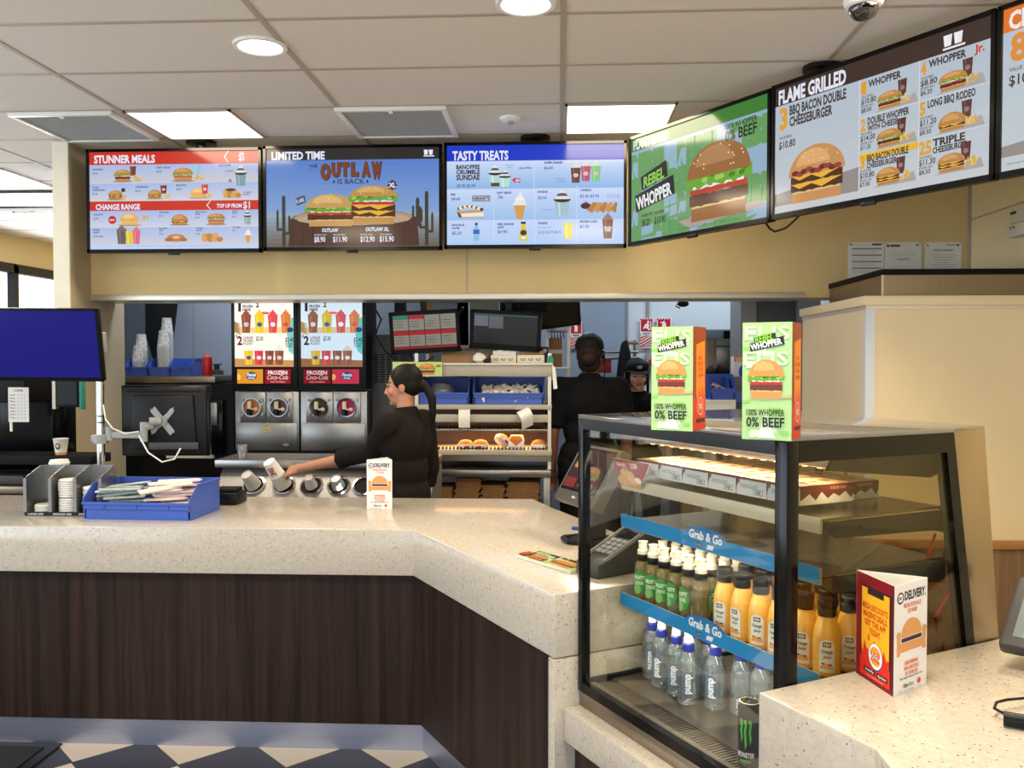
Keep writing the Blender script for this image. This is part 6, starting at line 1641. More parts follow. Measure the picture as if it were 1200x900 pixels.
# the pulled cup in the second tube
tip = atY(315, 541, YD - .15); bs = TB[1] + nrm * .004
d = (tip - bs); q = d.to_track_quat('Z', 'Y'); L_ = d.length
HELD = thing('paper_cup', 'tall white paper cup with red lettering being pulled out by the woman', 'cup', tuple(bs), 0, None, q.to_euler())
MB().lathe([(.049, 0), (.044, L_ * .45)], n=26).build('lower_cup', t3, HELD)
MB().lathe([(.0435, L_ * .42), (.034, L_), (.031, L_ + .001), (.030, L_ - .003), (0, L_ - .003)], n=26).build('upper_cup', M['paper'], HELD)
A = Art(.05, .08, 0, 0, 50, 80); A.text(40, 74, 30, 'KING', (176, 44, 52), 66, 'l', .06, rot=90)
lb_ = build_cyl(A, 'lettering', M['print'], HELD, 0.0408, L_ * .48)
# turn the lettering towards the camera
inv = q.to_matrix().inverted(); cv = inv @ (Vector((0.1, -1, 0.1)))
lb_.rotation_euler.z = math.atan2(cv.y, cv.x) + PI / 2 - R(10)
p = atY(284, 545, YD + .08)
t = thing('clear_cup', 'small empty clear cup standing on the steel rail of the cup station', 'plastic cup', (p.x, YD + .08, zt + .0))
MB().lathe([(.024, 0), (.034, .075), (.035, .077), (.033, .076), (.0225, .003), (0, .003)], n=24, cap=False).build('cup', M['clear'], t)

# ------------------------------------------------------------------ warming rack
YR = 5.66
xa, xb = xY(486, YR), xY(646, YR); W_ = xb - xa; DP = .5
RK = thing('warming_rack', 'putty coloured steel food warming rack with lit burger shelf and blue bins', 'warming rack', (xa, YR, 0))
Z = lambda py: zY(py, YR)
for x_ in (0.0, W_ - .022):
    for y_ in (0.0, DP - .022):
        MB().box(x_, x_ + .022, y_, y_ + .022, .02, Z(414)).build('upright', M['alum'], RK)
def shelf(nm, pt, pb_, m=M['beigemetal'], y0=-.01):
    return MB().box(-.012, W_ + .004, y0, DP, Z(pb_), Z(pt), .003).build(nm, m, RK)
tp = shelf('top_shelf', 425.5, 441)
MB().box(-.02, W_ + .01, -.02, DP, Z(428), Z(425.4), .002).build('edge_trim', M['alum'], tp)
shelf('bin_shelf', 474.5, 480)
MB().box(0.02, W_ - .02, -.006, .01, Z(495), Z(486), .002).build('ticket_rail', M['beigemetal'], RK)
MB().box(0.02, W_ - .02, DP - .02, DP - .01, Z(527), Z(480)).build('back_plate', mat('brown_back', (112, 84, 74), 0.5), RK)
hs = MB().box(0.0, W_ - .02, .0, .40, Z(507), Z(503), .002).build('heater_shelf', M['steelw'], RK)
def comb(pt, n=34):
    b = MB()
    for k in range(n): b.box(.03 + (W_ - .06) * k / n, .03 + (W_ - .06) * k / n + .006, -.004, .05, Z(pt), Z(pt - 2.6))
    return b
comb(503).build('wire_comb', M['blackmatt'], hs)
for k in range(3): MB().box(.16 + k * .21, .30 + k * .21, .12, .17, Z(507) - .008, Z(507) - .001).build('heat_lamp', M['heat'], hs)
l = bpy.data.lights.new('heat_light', 'AREA'); l.shape = 'RECTANGLE'; l.size = .7; l.size_y = .2; l.energy = 3.0; l.color = (1, .55, .25)
lo = bpy.data.objects.new('heat_light', l); COL.objects.link(lo); lo.parent = RK; lo.location = (W_ / 2, .15, Z(507) - .012)
ls = shelf('holding_shelf', 527.5, 534)
comb(527.4).build('wire_comb', M['blackmatt'], ls)
MB().box(0.0, W_, -.004, DP, Z(541), Z(534.4)).build('warm_base', M['steelw'], RK)
# bench under the rack
BNC = thing('steel_bench', 'stainless steel bench on square legs carrying the warming rack', 'bench', (xa, YR, 0))
zb = Z(546) - .02
for x_ in (-.06, W_ - .05):
    for y_ in (-.06, DP - .05): MB().box(x_, x_ + .045, y_, y_ + .045, 0, zb - .04, .003).build('leg', M['steel'], BNC)
MB().box(-.07, W_ + .0, -.09, DP, zb - .045, zb, .006).build('bench_top', M['steel'], BNC)
MB().box(-.05, W_ - .02, -.03, DP - .02, .60, .63, .003).build('under_shelf', M['steel'], BNC)
MB().box(W_ * .42, W_ * .68, .30, .33, .63, zb - .05).build('back_panel', M['steel'], BNC)
# the rack stands on the bench
for ch in list(RK.children):
    if ch.name.startswith('upright'):
        me = ch.data
        for v in me.vertices:
            if v.co.z < .1: v.co.z = zb
KB = None
def bags(px0, px1, n_, z0_, y__, lab, gp):
    global KB
    a, b = xY(px0, y__), xY(px1, y__)
    for i in range(n_):
        loc = ((a + b) / 2 + random.uniform(-.006, .006), y__ + .14, z0_ + .012 * i)
        if KB is None:
            KB = thing('paper_bag', lab, 'paper bag', loc, 0, gp)
            MB().box(-.085, .085, -.13, .13, 0, .010, .003).build('bag', M['kraft'], KB)
            MB().box(-.08, .08, -.131, -.10, .0098, .0112).build('fold', M['card'], KB)
            o0 = KB
        o = KB if i == 0 and gp == 'flat paper bags in the first pile' else dup(KB, loc, R(random.uniform(-4, 4)), lab, gp)
        o.scale.x = (b - a) / .17
yb_ = YR - .02
bags(508, 530, 12, .632, yb_, 'flat folded brown paper bag in the first pile under the bench, beside the woman', 'flat paper bags in the first pile')
bags(533, 562, 17, .632, yb_, 'flat folded brown paper bag in the second and taller pile under the bench', 'flat paper bags in the second pile')
bags(564, 591, 13, .632, yb_, 'flat folded brown paper bag in the third pile under the bench, below the steel panel', 'flat paper bags in the third pile')
bags(593, 632, 15, .632, yb_, 'flat folded brown paper bag in the wide fourth pile beside the bench leg', 'flat paper bags in the fourth pile')
# bins on the rack
def rackbin(px0, px1, lab):
    a, b = xY(px0, YR), xY(px1, YR)
    return plastic_bin(b - a, .34, Z(443.5) - Z(474.5), ((a + b) / 2, YR + .19, Z(474.4)), lab, 0, .45)
rackbin(488, 549, 'blue bin on the rack holding a clear tub and red sachets, nearer the woman')
rackbin(554, 637, 'blue bin on the rack heaped with little white sauce cartons')
t = thing('clear_tub', 'clear rounded plastic tub in the blue rack bin nearer the woman', 'tub', (xY(514, YR), YR + .17, Z(473.5)))
MB().lathe([(.05, 0), (.075, .01), (.085, .07), (.07, .12), (.05, .135), (0, .138)], n=24, cap=False).build('tub', M['clear'], t)
MB().lathe([(.0, 0.003), (.045, .003), (.068, .012), (.07, .04), (0, .045)], n=20, cap=False).build('contents', mat('silver_scoop', (120, 126, 120), 0.3, .6), t)
SS = None
for i in range(26):
    loc = (xY(532 + random.uniform(-8, 8), YR), YR + .10 + random.uniform(-.03, .08), Z(472) + .004 * (i // 4)); rz = random.uniform(0, 3)
    if SS is None:
        SS = thing('red_sachet', 'small dark red sauce sachet lying in the blue rack bin with the tub', 'sachet', loc, rz, 'red sachets in the rack bin')
        MB().box(-.02, .02, -.011, .011, 0, .004, .0012).build('sachet', mat('dark_red_foil', (120, 30, 30), 0.3), SS)
    elif i < 14: dup(SS, loc, rz)
SCN = None
for i in range(60):
    gx = i % 10; gy = (i // 10) % 3; gz = i // 30
    loc = (xY(567 + gx * 6.6 + random.uniform(-1.5, 1.5), YR), YR + .06 + gy * .07 + random.uniform(-.01, .01), Z(472) + .012 + gz * .03 + gy * .022 + random.uniform(0, .01))
    rt = (random.uniform(-.6, .6), random.uniform(-.6, .6), random.uniform(0, 3))
    if SCN is None:
        SCN = thing('sauce_carton', 'tiny white dipping sauce carton heaped in the bigger blue rack bin', 'sauce carton', loc, 0, 'sauce cartons in the rack bin')
        MB().box(-.022, .022, -.018, .018, -.017, .017, .002).build('carton', M['wrap'], SCN)
        MB().box(-.015, .015, -.0186, -.0178, -.007, .007).build('label', M['darkgrey'], SCN)
        SCN.rotation_euler = rt
    else: dup(SCN, loc, None, rot=rt)
# till slips hanging off the rail
def slip(px, curl, lab):
    x_ = xY(px, YR - .02)
    t = thing('order_slip', lab, 'receipt', (x_, YR - .012, Z(480)))
    b = MB(); n = 10; w2 = .037; vs = []; 
    for k in range(n + 1):
        s_ = k / n
        if not curl: c_ = (0, -.004 - .012 * math.sin(s_ * PI), -.118 * s_)
        else:
            a = s_ * 3.4; c_ = (.055 * s_ * (1 if s_ < .6 else 1 - (s_ - .6)), -.004 - .05 * math.sin(s_ * PI), -.11 * s_ + .02 * math.sin(a))
        for sx_ in (-w2, w2): vs.append((c_[0] + sx_, c_[1], c_[2] + (.018 * sx_ / w2 if curl else 0)))
        for sx_ in (w2, -w2): vs.append((c_[0] + sx_, c_[1] + .0012, c_[2] + (.018 * sx_ / w2 if curl else 0)))
    fs = []
    for k in range(n):
        for j in range(4): fs.append((k * 4 + j, k * 4 + (j + 1) % 4, k * 4 + 4 + (j + 1) % 4, k * 4 + 4 + j))
    fs += [(3, 2, 1, 0), (4 * n, 4 * n + 1, 4 * n + 2, 4 * n + 3)]
    b.add(vs, fs, True); b.build('paper', M['paper'], t)
    MB().box(-.045, .045, -.006, .02, 0.0, .012).build('clip_rail', M['beigemetal'], t)
slip(544, False, 'straight white order slip hanging from the rack rail')
slip(612, True, 'curling white order slip hanging from the rack rail near the upright')
# burgers kept warm
WBG = None
def warm(px, py, lab, sc=1.0, rz=0.0):
    global WBG
    loc = (xY(px, YR + .08), YR + .08, Z(527.4) + .001)
    if WBG is None:
        WBG = thing('wrapped_burger', lab, 'burger', loc, rz, 'burgers on the lit rack shelf')
        MB().lathe([(.040, 0), (.052, .006), (.054, .028), (.045, .030)], n=24).build('wrapper', M['wrap'], WBG)
        MB().ell((0, 0.0, .030), (.050, .050, .028)).build('bun_top', M['bun'], WBG)
        MB().box(-.016, .012, -.055, -.050, .006, .020).build('red_mark', M['red'], WBG)
        WBG.scale = (sc,) * 3
    else:
        o = dup(WBG, loc, rz, lab); o.scale = (sc,) * 3
        if py < 525: o.rotation_euler = (0, R(48), rz); o.location.z += .036; o.location.x -= .01
warm(545.5, 527, 'wrapped burger on the lit shelf, first one beside the woman', 0.98, .3)
warm(563, 527, 'wrapped burger with a red mark on the lit shelf, second from the woman', 1.0, 0)
o_ = warm(588, 520, 'wrapped burger tipped up against the white carton on the lit shelf', 1.0, .8)
warm(632, 527, 'yellow wrapped burger alone beside the rack upright', 1.02, 1.4)
x_ = xY(605, YR + .06)
t = thing('fries_carton', 'white carton with orange pointed front on the lit shelf', 'food carton', (x_, YR + .06, Z(527.4) + .001))
MB().box(-.05, .05, -.035, .035, 0, .058, .002).prism([(-.05, .058), (.05, .058), (.042, .088), (-.036, .088)], .030, .035, axis='y').build('carton', M['wrap'], t)
A = Art(.1, .085, 0, 0, 100, 85); A.poly([(4, 25), (96, 25), (50, 64)], (226, 120, 36)); A.poly([(20, 0), (80, 0), (96, 25), (4, 25)], (236, 150, 60)); A.ell(16, 70, 3, 3, (90, 70, 60)); A.ell(84, 70, 3, 3, (90, 70, 60))
A.build('front_print', M['print'], t, TM((-.05, -.0355, 0)))
MB().ell((0, 0, .058), (.044, .03, .022)).build('filling', M['bun'], t)

# on top of the rack
zt = Z(425.2)
a, b = xY(460, YR - .03), xY(518, YR - .03)
t = thing('burger_sign', 'long green burger sign card on the rack top behind the woman, partly overhanging', 'sign card', (a, YR - .03, Z(441)))
H_ = Z(424) - Z(441); MB().box(0, b - a, 0, .004, 0, H_).build('card', M['paper'], t)
A = Art(b - a, H_, 0, 0, 320, 95); A.fill((196, 216, 130)); A.poly([(50, 20), (150, 10), (154, 70), (54, 76)], (44, 50, 40)); A.text(60, 40, 20, 'REBEL', (150, 206, 80), 60, bold=.05); A.text(60, 64, 18, 'WHOPPER', (236, 236, 230), 86, bold=.06); A.burger(222, 86, 110, 76, bun=(206, 130, 60), shadow=False); A.text(282, 34, 14, '0%', (44, 50, 40), 30, bold=.05)
A.build('picture', M['print'], t, TM((0, -.0006, 0)))
a, b = xY(517, YR + .1), xY(572, YR + .1)
t = thing('food_carton', 'flat opened brown cardboard box with black lettering on the rack top', 'cardboard box', ((a + b) / 2, YR + .22, zt))
w_ = (b - a) / 2
MB().prism([(-.14, 0), (.15, 0), (.15, .07), (-.10, .055)], -w_, w_, .004, axis='x').build('box', M['card'], t)
lq = Matrix.Translation((0, -.10, .058)) @ Matrix.Rotation(R(14), 4, 'X')
b_ = MB(); b_.T = lq; b_.prism([(-w_, 0), (w_, 0), (w_ * .6, .24), (-w_ * .5, .24)], 0, .004); b_.build('flap', M['card'], t)
A = Art(.16, .09, 0, 0, 160, 90); A.text(80, 40, 30, 'UBER', (60, 50, 44), 120, 'c', .04); A.text(80, 80, 30, 'EATS', (60, 50, 44), 120, 'c', .04)
A.build('lettering', M['print'], t, lq @ TM((-.06, .06, .0045), (R(-90), 0, 0)))
t = thing('napkin_ball', 'crumpled white paper napkin on the rack top in front of the brown box', 'napkin', (xY(561, YR), YR + .05, zt + .032))
b_ = MB(); b_.ell((0, 0, 0), (.042, .035, .032), n=14, m=9); rr_ = random.Random(2)
b_.v = [v * rr_.uniform(.78, 1.15) for v in b_.v]
b_.build('paper', M['paper'], t)
MB().box(.03, .075, -.02, .02, -.03, -.004, .003).build('printed_corner', M['black'], t)
for i, (p0_, p1_, lb_) in enumerate(((575, 605, 'cream carton of white sleeves on the rack top beside the brown box'), (606, 638, 'cream carton of brown sleeves on the rack top beside the upright'))):
    a, b = xY(p0_, YR + .06), xY(p1_, YR + .06)
    t = thing('sleeve_carton', lb_, 'carton', ((a + b) / 2, YR + .14, zt))
    w_ = (b - a) / 2
    MB().box(-w_, w_, -.08, .10, 0, Z(416) - zt, .003).build('carton', M['creamplastic'], t)
    A = Art(2 * w_, Z(416) - zt, 0, 0, 100, 30)
    for k in range(3): A.text(12 + k * 28, 22, 9, 'FILLET', (120, 116, 110), 20, bold=.05)
    A.build('printing', M['print'], t, TM((-w_, -.0806, 0)))
    for k in range(5):
        MB().box(-w_ + .012 + k * w_ * .36, -w_ + .045 + k * w_ * .36, -.05, .06, Z(416) - zt, Z(411 - k % 2) - zt, .002).build('sleeve', M['paper'] if i == 0 else M['card'], t)
t = thing('label_gun', 'black box with dark lens beside a green cloth on the rack top corner', 'device', (xY(638, YR), YR + .14, zt))
MB().box(-.03, .025, -.03, .06, 0, Z(406) - zt, .004).build('body', M['black'], t)
ch_ = MB().lathe([(.014, 0), (.012, .008), (0, .008)], n=16, cap=False).build('lens', M['grey'], t, (0, -.031, Z(411) - zt)); ch_.rotation_euler = (R(90), 0, 0)
t = thing('green_cloth', 'small green cloth draped at the rack top corner', 'cloth', (xY(645, YR), YR - .0, Z(424)))
MB().prism([(-.02, -.06), (.012, -.09), (.022, .02), (.0, .045), (-.025, .02)], -.006, .006, .003, axis='y').build('cloth', M['teal'], t)
t = thing('white_towel', 'white paper sheet hanging down outside the rack upright', 'paper sheet', (xY(650, YR), YR - .006, Z(456)))
MB().prism([(-.008, 0), (.018, .004), (.004, .14), (-.018, .16)], -.002, .002, axis='y').build('sheet', M['paper'], t)

# order screens over the rack
def kscreen(px, py, wpx, hpx, yy_, ry, rz, label, art):
    c_ = atY(px, py, yy_)
    t = thing('order_screen', label, 'order screen', tuple(c_), 0, None, (R(6), R(ry), R(rz)))
    w_, h_ = wpx * yy_ / 1030, hpx * yy_ / 1030
    MB().box(-w_ / 2, w_ / 2, 0, .05, -h_ / 2, h_ / 2, .008).build('housing', M['black'], t)
    b = MB(); e = .022
    b.box(-w_ / 2, w_ / 2, -.012, 0, h_ / 2 - e, h_ / 2).box(-w_ / 2, w_ / 2, -.012, 0, -h_ / 2, -h_ / 2 + e * 1.5).box(-w_ / 2, -w_ / 2 + e, -.012, 0, -h_ / 2, h_ / 2).box(w_ / 2 - e, w_ / 2, -.012, 0, -h_ / 2, h_ / 2)
    b.build('bezel', M['blackmatt'], t)
    A = art(w_ - 2 * e, h_ - 2.5 * e); A.build('display', M['dimscreen'], t, TM((-w_ / 2 + e, -.0004, -h_ / 2 + 1.5 * e)))
    MB().box(-.03, .03, .05, .12, -.03, .03).box(-.02, .02, .09, .12, -.03, 2.05 - c_.z).build('bracket', M['black'], t)
def art1(w_, h_):
    A = Art(w_, h_, 0, 0, 340, 180); A.fill((36, 34, 32))
    for r0 in (0, 1):
        for c0 in range(4):
            x_, y_ = c0 * 85, r0 * 84
            A.rect(x_ + 2, y_ + 4, x_ + 83, y_ + 82, (148, 144, 130)); 
            if (r0, c0) not in ((0, 2), (0, 3)): A.rect(x_ + 2, y_ + 2, x_ + 83, y_ + 24, (60, 132, 106) if (r0, c0) == (0, 0) else (182, 34, 40))
            for k in range(3): A.text(x_ + 6, y_ + 38 + k * 14, 6, ('2 Meal', '1 Whopper', 'no onion')[(k + c0) % 3], (90, 80, 76), 50, bold=.02)
    A.rect(0, 168, 340, 180, (160, 44, 40)); return A
def art2(w_, h_):
    A = Art(w_, h_, 0, 0, 340, 180); A.fill((46, 45, 44)); A.rect(0, 0, 340, 10, (60, 90, 84)); A.rect(4, 12, 78, 74, (112, 114, 122)); A.rect(82, 12, 158, 84, (104, 104, 108))
    for k in range(4): A.text(8, 26 + k * 13, 6, ('1 Cheeseb', 'no pickle', '1 Fries', '1 Coke')[k], (130, 130, 160), 48, bold=.02)
    A.text(88, 28, 6, 'Order 48', (130, 130, 150), 44, bold=.02); A.rect(0, 174, 340, 180, (30, 30, 30)); return A
kscreen(498, 389, 82, 50, 5.72, -3.5, 8, 'tilted order screen with red order tiles above the rack, nearer the woman', art1)
kscreen(592, 387.5, 84, 46, 5.74, 3.5, -6, 'tilted mostly blank dark order screen above the rack, nearer the manager', art2)
xk = xY(531, 5.9)
tag(MB().tube([(xY(543, 5.86), 5.86, zY(360, 5.86)), (xk + .02, 5.9, zY(376, 5.9)), (xk, 5.9, zY(395, 5.9)), (xY(540, 5.86), 5.86, zY(410, 5.86))], .009, 8).build('screen_cable', M['black']), 'black cable looping between the two order screens', 'cable')
tag(MB().tube([(xY(436, 5.95), 5.95, CEIL), (xY(440, 5.95), 5.95, zY(362, 5.95)), (xY(447, 5.95), 5.95, zY(374, 5.95)), (xY(440, 5.95), 5.95, zY(392, 5.95)), (xY(452, 5.95), 5.95, zY(412, 5.95)), (xY(462, 5.95), 5.95, zY(420, 5.95))], .008, 8).build('hanging_cable', M['black']), 'black cable hanging beside the frozen drink machine with bluish poster', 'cable')
tag(MB().tube([(xY(480, 5.74), 5.74, zY(416, 5.74)), (xY(488, 5.74), 5.70, zY(423, 5.74)), (xY(500, 5.74), 5.70, zY(424, 5.74)), (xY(508, 5.74), 5.74, zY(418, 5.74))], .006, 8).build('loop_cable', M['black']), 'thin black cable loop under the order screen with red tiles', 'cable')
y_ = 6.3
c_ = atY(655, 368, y_)
t = thing('overhead_screen', 'dark kitchen screen seen edge on above the cardboard box, under the bulkhead', 'order screen', tuple(c_), 0, None, (R(10), R(-8), R(20)))
MB().box(-.17, .17, 0, .06, -.10, .10, .01).build('housing', M['black'], t)
MB().box(-.15, .15, -.004, 0, -.08, .085).build('display', M['blackgloss'], t)
MB().box(-.25, .2, .02, .08, .10, .16, .01).box(-.02, .02, .03, .07, .15, 1.04).build('cable_tray', M['blackmatt'], t)
y_ = 6.0
c_ = atY(620, 356, y_)
t = thing('cable_box', 'black equipment box with dangling cables above the dark order screen', 'equipment', tuple(c_))
MB().box(-.20, .13, 0, .2, -.05, .12, .01).box(-.05, -.02, .08, .11, .11, CEIL - c_.z).build('box', M['blackmatt'], t)
for k in range(4): MB().tube([(-.14 + k * .07, -.01, .02), (-.13 + k * .07, -.03, -.05), (-.10 + k * .065, -.01, -.08 + .01 * k)], .006, 8).build('cable', M['black'], t)
xa = xY(470, 6.65)
t = thing('dark_post', 'dark vertical post rising behind the order screen with red tiles', 'post', (xa, 6.65, 0)); MB().box(-.05, .03, 0, .08, 0, CEIL).build('post', M['black'], t); MB().box(-.06, .04, -.01, .09, 0, .02).build('base_plate', M['black'], t)
xa = xY(503, 6.25)
t = thing('brown_post', 'thin brown post rising behind the order screen with red tiles', 'post', (xa, 6.25, 0)); MB().box(-.022, .022, 0, .06, 0, CEIL).build('post', M['card'], t); MB().box(-.04, .04, -.01, .07, 0, .02).build('base_plate', M['card'], t)

# ------------------------------------------------------------------ back of the kitchen
YK = 7.87
def fire_sign(px0, px1, py0, py1, kind, label):
    a, b = xY(px0, YK), xY(px1, YK); z0_, z1_ = zY(py1, YK), zY(py0, YK)
    t = thing('fire_sign', label, 'sign', (a, YK, z0_), 0, 'red fire signs on the back wall')
    w_, h_ = b - a, z1_ - z0_
    MB().box(0, w_, 0, .006, 0, h_).build('plate', M['whiteplastic'], t)
    A = Art(w_, h_, 0, 0, 60, 120); A.fill((232, 230, 230)); RD = (190, 24, 40)
    for k in range(-6, 14):
        pts = [(0, k * 12 + 40), (60, k * 12 + 10), (60, k * 12 + 17), (0, k * 12 + 47)]
        pts = [(u, min(118, max(64, v))) for u, v in pts]
        A.poly(pts, RD)
    for k in range(5):
        A.rect(k * 12, 2, k * 12 + 6, 8, RD)
    A.rect(4, 6, 56, 54, RD); 
    if kind == 0: A.rect(22, 20, 38, 46, (240, 236, 236)); A.rect(27, 12, 33, 20, (240, 236, 236)); A.rect(14, 16, 28, 20, (240, 236, 236))
    else: A.poly([(12, 44), (22, 26), (34, 20), (42, 28), (38, 40), (48, 46), (40, 50), (28, 40)], (240, 236, 236)); A.ell(36, 16, 5, 5, (240, 236, 236)); A.rect(46, 14, 50, 44, (240, 236, 236))
    A.rect(4, 56, 56, 70, (232, 230, 230)); A.text(30, 67, 8, ('FIRE', 'EXIT')[kind], (40, 30, 34), 34, 'c', .05)
    A.build('symbol', M['print'], t, TM((0, -.0006, 0)))
fire_sign(668, 682, 377, 408, 0, 'red striped fire sign on the back wall just behind the manager\'s cap')
fire_sign(750, 765.5, 373, 408, 1, 'red striped sign with a running figure on the back wall above the cap-wearing worker')
fire_sign(769.5, 786.5, 373, 408, 0, 'red striped extinguisher sign on the back wall just above the farther promo box')
y_ = 7.7
t = thing('pipe_rack', 'grey metal pipe rack on the back wall behind the manager', 'pipe rack', (0, y_, 0))
for py in (412.5, 419.5): MB().cyl((xY(690, y_), 0, zY(py, y_)), (xY(748, y_), 0, zY(py, y_)), .014, n=10).build('rail', M['steel'], t)
for px in (733.5, 744): MB().cyl((xY(px, y_), .03, 0), (xY(px, y_), .03, zY(399, y_)), .014, n=10).build('post', M['steelw'], t)
MB().cyl((xY(733, y_), .03, zY(402, y_)), (xY(748, y_), .03, zY(402, y_)), .014, n=10).build('rail', M['steelw'], t)
t = thing('apron', 'black apron hanging on the pipe rack beside the cap-wearing worker', 'apron', (xY(728, 7.5), 7.5, zY(443, 7.5)))
MB().prism([(-.06, -.22), (.10, -.22), (.08, .20), (.05, .33), (.0, .30), (-.03, .12)], -.03, .03, .02, axis='y').build('cloth', M['blackmatt'], t)
MB().tube([(.05, 0, .31), (.06, .10, .30), (.03, .20, .24)], .006, 8).build('strap', M['black'], t)
t = thing('red_bin', 'small red box on the back wall behind the manager\'s shoulder', 'box', (xY(705, 7.6), 7.6, zY(430, 7.6)))
MB().box(-.08, .08, -.05, .2, -.05, .055, .006).build('box', mat('dim_red', (130, 26, 30), 0.5), t); MB().box(-.085, .085, -.055, .2, .055, .07).build('lid', mat('dim_red_lid', (110, 22, 26), 0.5), t)
t = thing('alarm_point', 'grey emergency button box with red button on the back wall', 'alarm', (xY(763, 7.86), 7.86, zY(424, 7.86)))
MB().box(-.05, .05, -.06, .02, -.07, .07, .006).build('box', M['grey'], t); ch_ = MB().lathe([(.03, 0), (.028, .02), (0, .024)], n=20, cap=False).build('button', M['red'], t, (0, -.061, 0)); ch_.rotation_euler = (R(90), 0, 0)
t = thing('tag_board', 'white chart sheet with yellow tag on the back wall beside the cap-wearing worker', 'chart', (xY(760, 7.86), 7.88, zY(447, 7.88)))
MB().box(-.05, .06, 0, .01, -.1, .12).build('sheet', M['paper'], t); MB().box(-.10, -.055, -.01, .0, .0, .14, .003).build('yellow_tag', mat('yellow_tag', (206, 180, 50), 0.5), t)
# storage shelf with a cardboard box, beside the rack
y_ = 6.6
xa, xb = xY(640, y_), xY(668, y_)
t = thing('wire_shelf', 'pale metal storage shelf between the rack and the manager', 'shelf', (xa, y_, 0)); w_ = xb - xa
for x_ in (0, w_ - .02):
    for yy in (0, .38): MB().box(x_, x_ + .02, yy, yy + .02, 0, zY(384, y_)).build('post', M['alum'], t)
for py in (385, 430, 470): MB().box(-.0, w_, -.01, .40, zY(py, y_) - .02, zY(py, y_), .003).build('shelf_plate', M['alum'], t)
for k in range(5): MB().tube([(.04 + k * .022, -.01, zY(388, y_)), (.04 + k * .022, -.03, zY(393, y_)), (.045 + k * .022, -.01, zY(396, y_))], .005, 8).build('hook', M['darkgrey'], t)
t = thing('cardboard_box', 'upright brown cardboard box standing on the pale storage shelf', 'cardboard box', (xa + .02, y_ + .02, zY(430, y_)))
MB().box(0.0, .10, 0, .2, 0, zY(396, y_) - zY(430, y_), .003).build('box', M['card'], t); MB().box(.0, .10, -.001, 0, .10, .13).build('tape', M['creamplastic'], t)

# hoods and steel equipment
y_ = 7.0
t = thing('steel_cooker', 'tall stainless kitchen unit behind the farther promo box', 'kitchen unit', (xY(834, y_), y_, 0))
a_ = xY(834, y_); w0, w1 = xY(797, y_) - a_, xY(866, y_) - a_
MB().box(w0, w1, 0, .6, 0, zY(398, y_), .01).build('body', M['steelw'], t)
MB().box(xY(838, y_) - a_, w1 + .02, -.04, .0, zY(440, y_), zY(398, y_), .006).build('door', mat('stained_steel', (110, 106, 100), .35, .9, var=.2, scale=5), t)
MB().box(xY(838, y_) - a_, w1 + .02, -.05, -.04, zY(407, y_), zY(405, y_)).build('handle', M['darkgrey'], t)
MB().prism([(w0 + .08, zY(398, y_)), (w1, zY(398, y_)), (w1, zY(386, y_)), (w0 + .16, zY(386, y_)), (w0 + .08, zY(389, y_))], .05, .5, .01, axis='y').build('top_hood', mat('blue_grey_hood', (116, 126, 136), .4, .3), t)
MB().box(xY(849, y_) - a_, w1, .04, .05, zY(397, y_), zY(388, y_)).build('control_panel', M['blackgloss'], t)
y_ = 6.45
t = thing('extract_duct', 'grey steel extract duct dropping beside the cream partition', 'duct', (xY(905, y_), y_, 0))
a_ = xY(905, y_)
MB().box(xY(868, y_) - a_, xY(886, y_) - a_, 0, .4, 1.2, CEIL).build('side_panel', M['greypaint'], t)
MB().box(xY(886, y_) - a_, xY(934, y_) - a_, .04, .4, 1.2, CEIL).build('duct_face', mat('dark_duct', (84, 88, 92), .45, .3), t)
MB().box(xY(934, y_) - a_, xY(960, y_) - a_, -.02, .4, 0, CEIL).build('end_panel', mat('blue_grey_panel', (132, 144, 160), .5), t)
t = thing('black_camera', 'small black camera hanging under the bulkhead beside the white wall', 'camera', (xY(800, 6.0), 6.0, 2.0))
MB().ell((0, 0, -.02), (.04, .03, .022)).build('body', M['blackgloss'], t); MB().tube([(-.03, 0, -.01), (-.05, 0, -.035), (-.02, 0, -.05)], .005, 8).build('cable', M['black'], t); MB().cyl((0, 0, -.02), (0, 0, .9), .01, n=8).build('rod', M['black'], t)

# side bench with blue bins behind the promo boxes
y_ = 5.95
xa, xb = xY(822, y_), xY(945, y_); zt = zY(482, y_)
t = thing('side_bench', 'pale side bench behind the display case carrying blue bins', 'bench', (xa, y_, 0))
MB().box(0, xb - xa, -.02, .45, zt - .04, zt, .004).build('bench_top', M['alum'], t)
MB().box(.02, xb - xa - .02, .02, .43, 0, zt - .04).build('cabinet', M['greypaint'], t)
d_ = MB().box(.06, xb - xa - .06, .0, .02, .1, zt - .08, .004).build('door', M['grey'], t)
MB().box(.1, .2, -.02, .0, zt - .16, zt - .14).build('handle', M['steel'], d_)
t = thing('white_box', 'white carton under the blue bin on the side bench', 'carton', (xY(845, y_), y_ + .12, zt)); hh = zY(468, y_) - zt
MB().box(-.10, .10, -.12, .12, 0, hh, .003).build('carton', M['paper'], t); MB().box(-.10, .10, -.122, -.12, hh - .03, hh - .01).build('tape', M['creamplastic'], t)
plastic_bin(.17, .24, .17, (xY(845, y_), y_ + .12, zt + hh), 'blue bin of red and white sachets on the white carton, between the promo boxes', R(8), .45)
RS = None
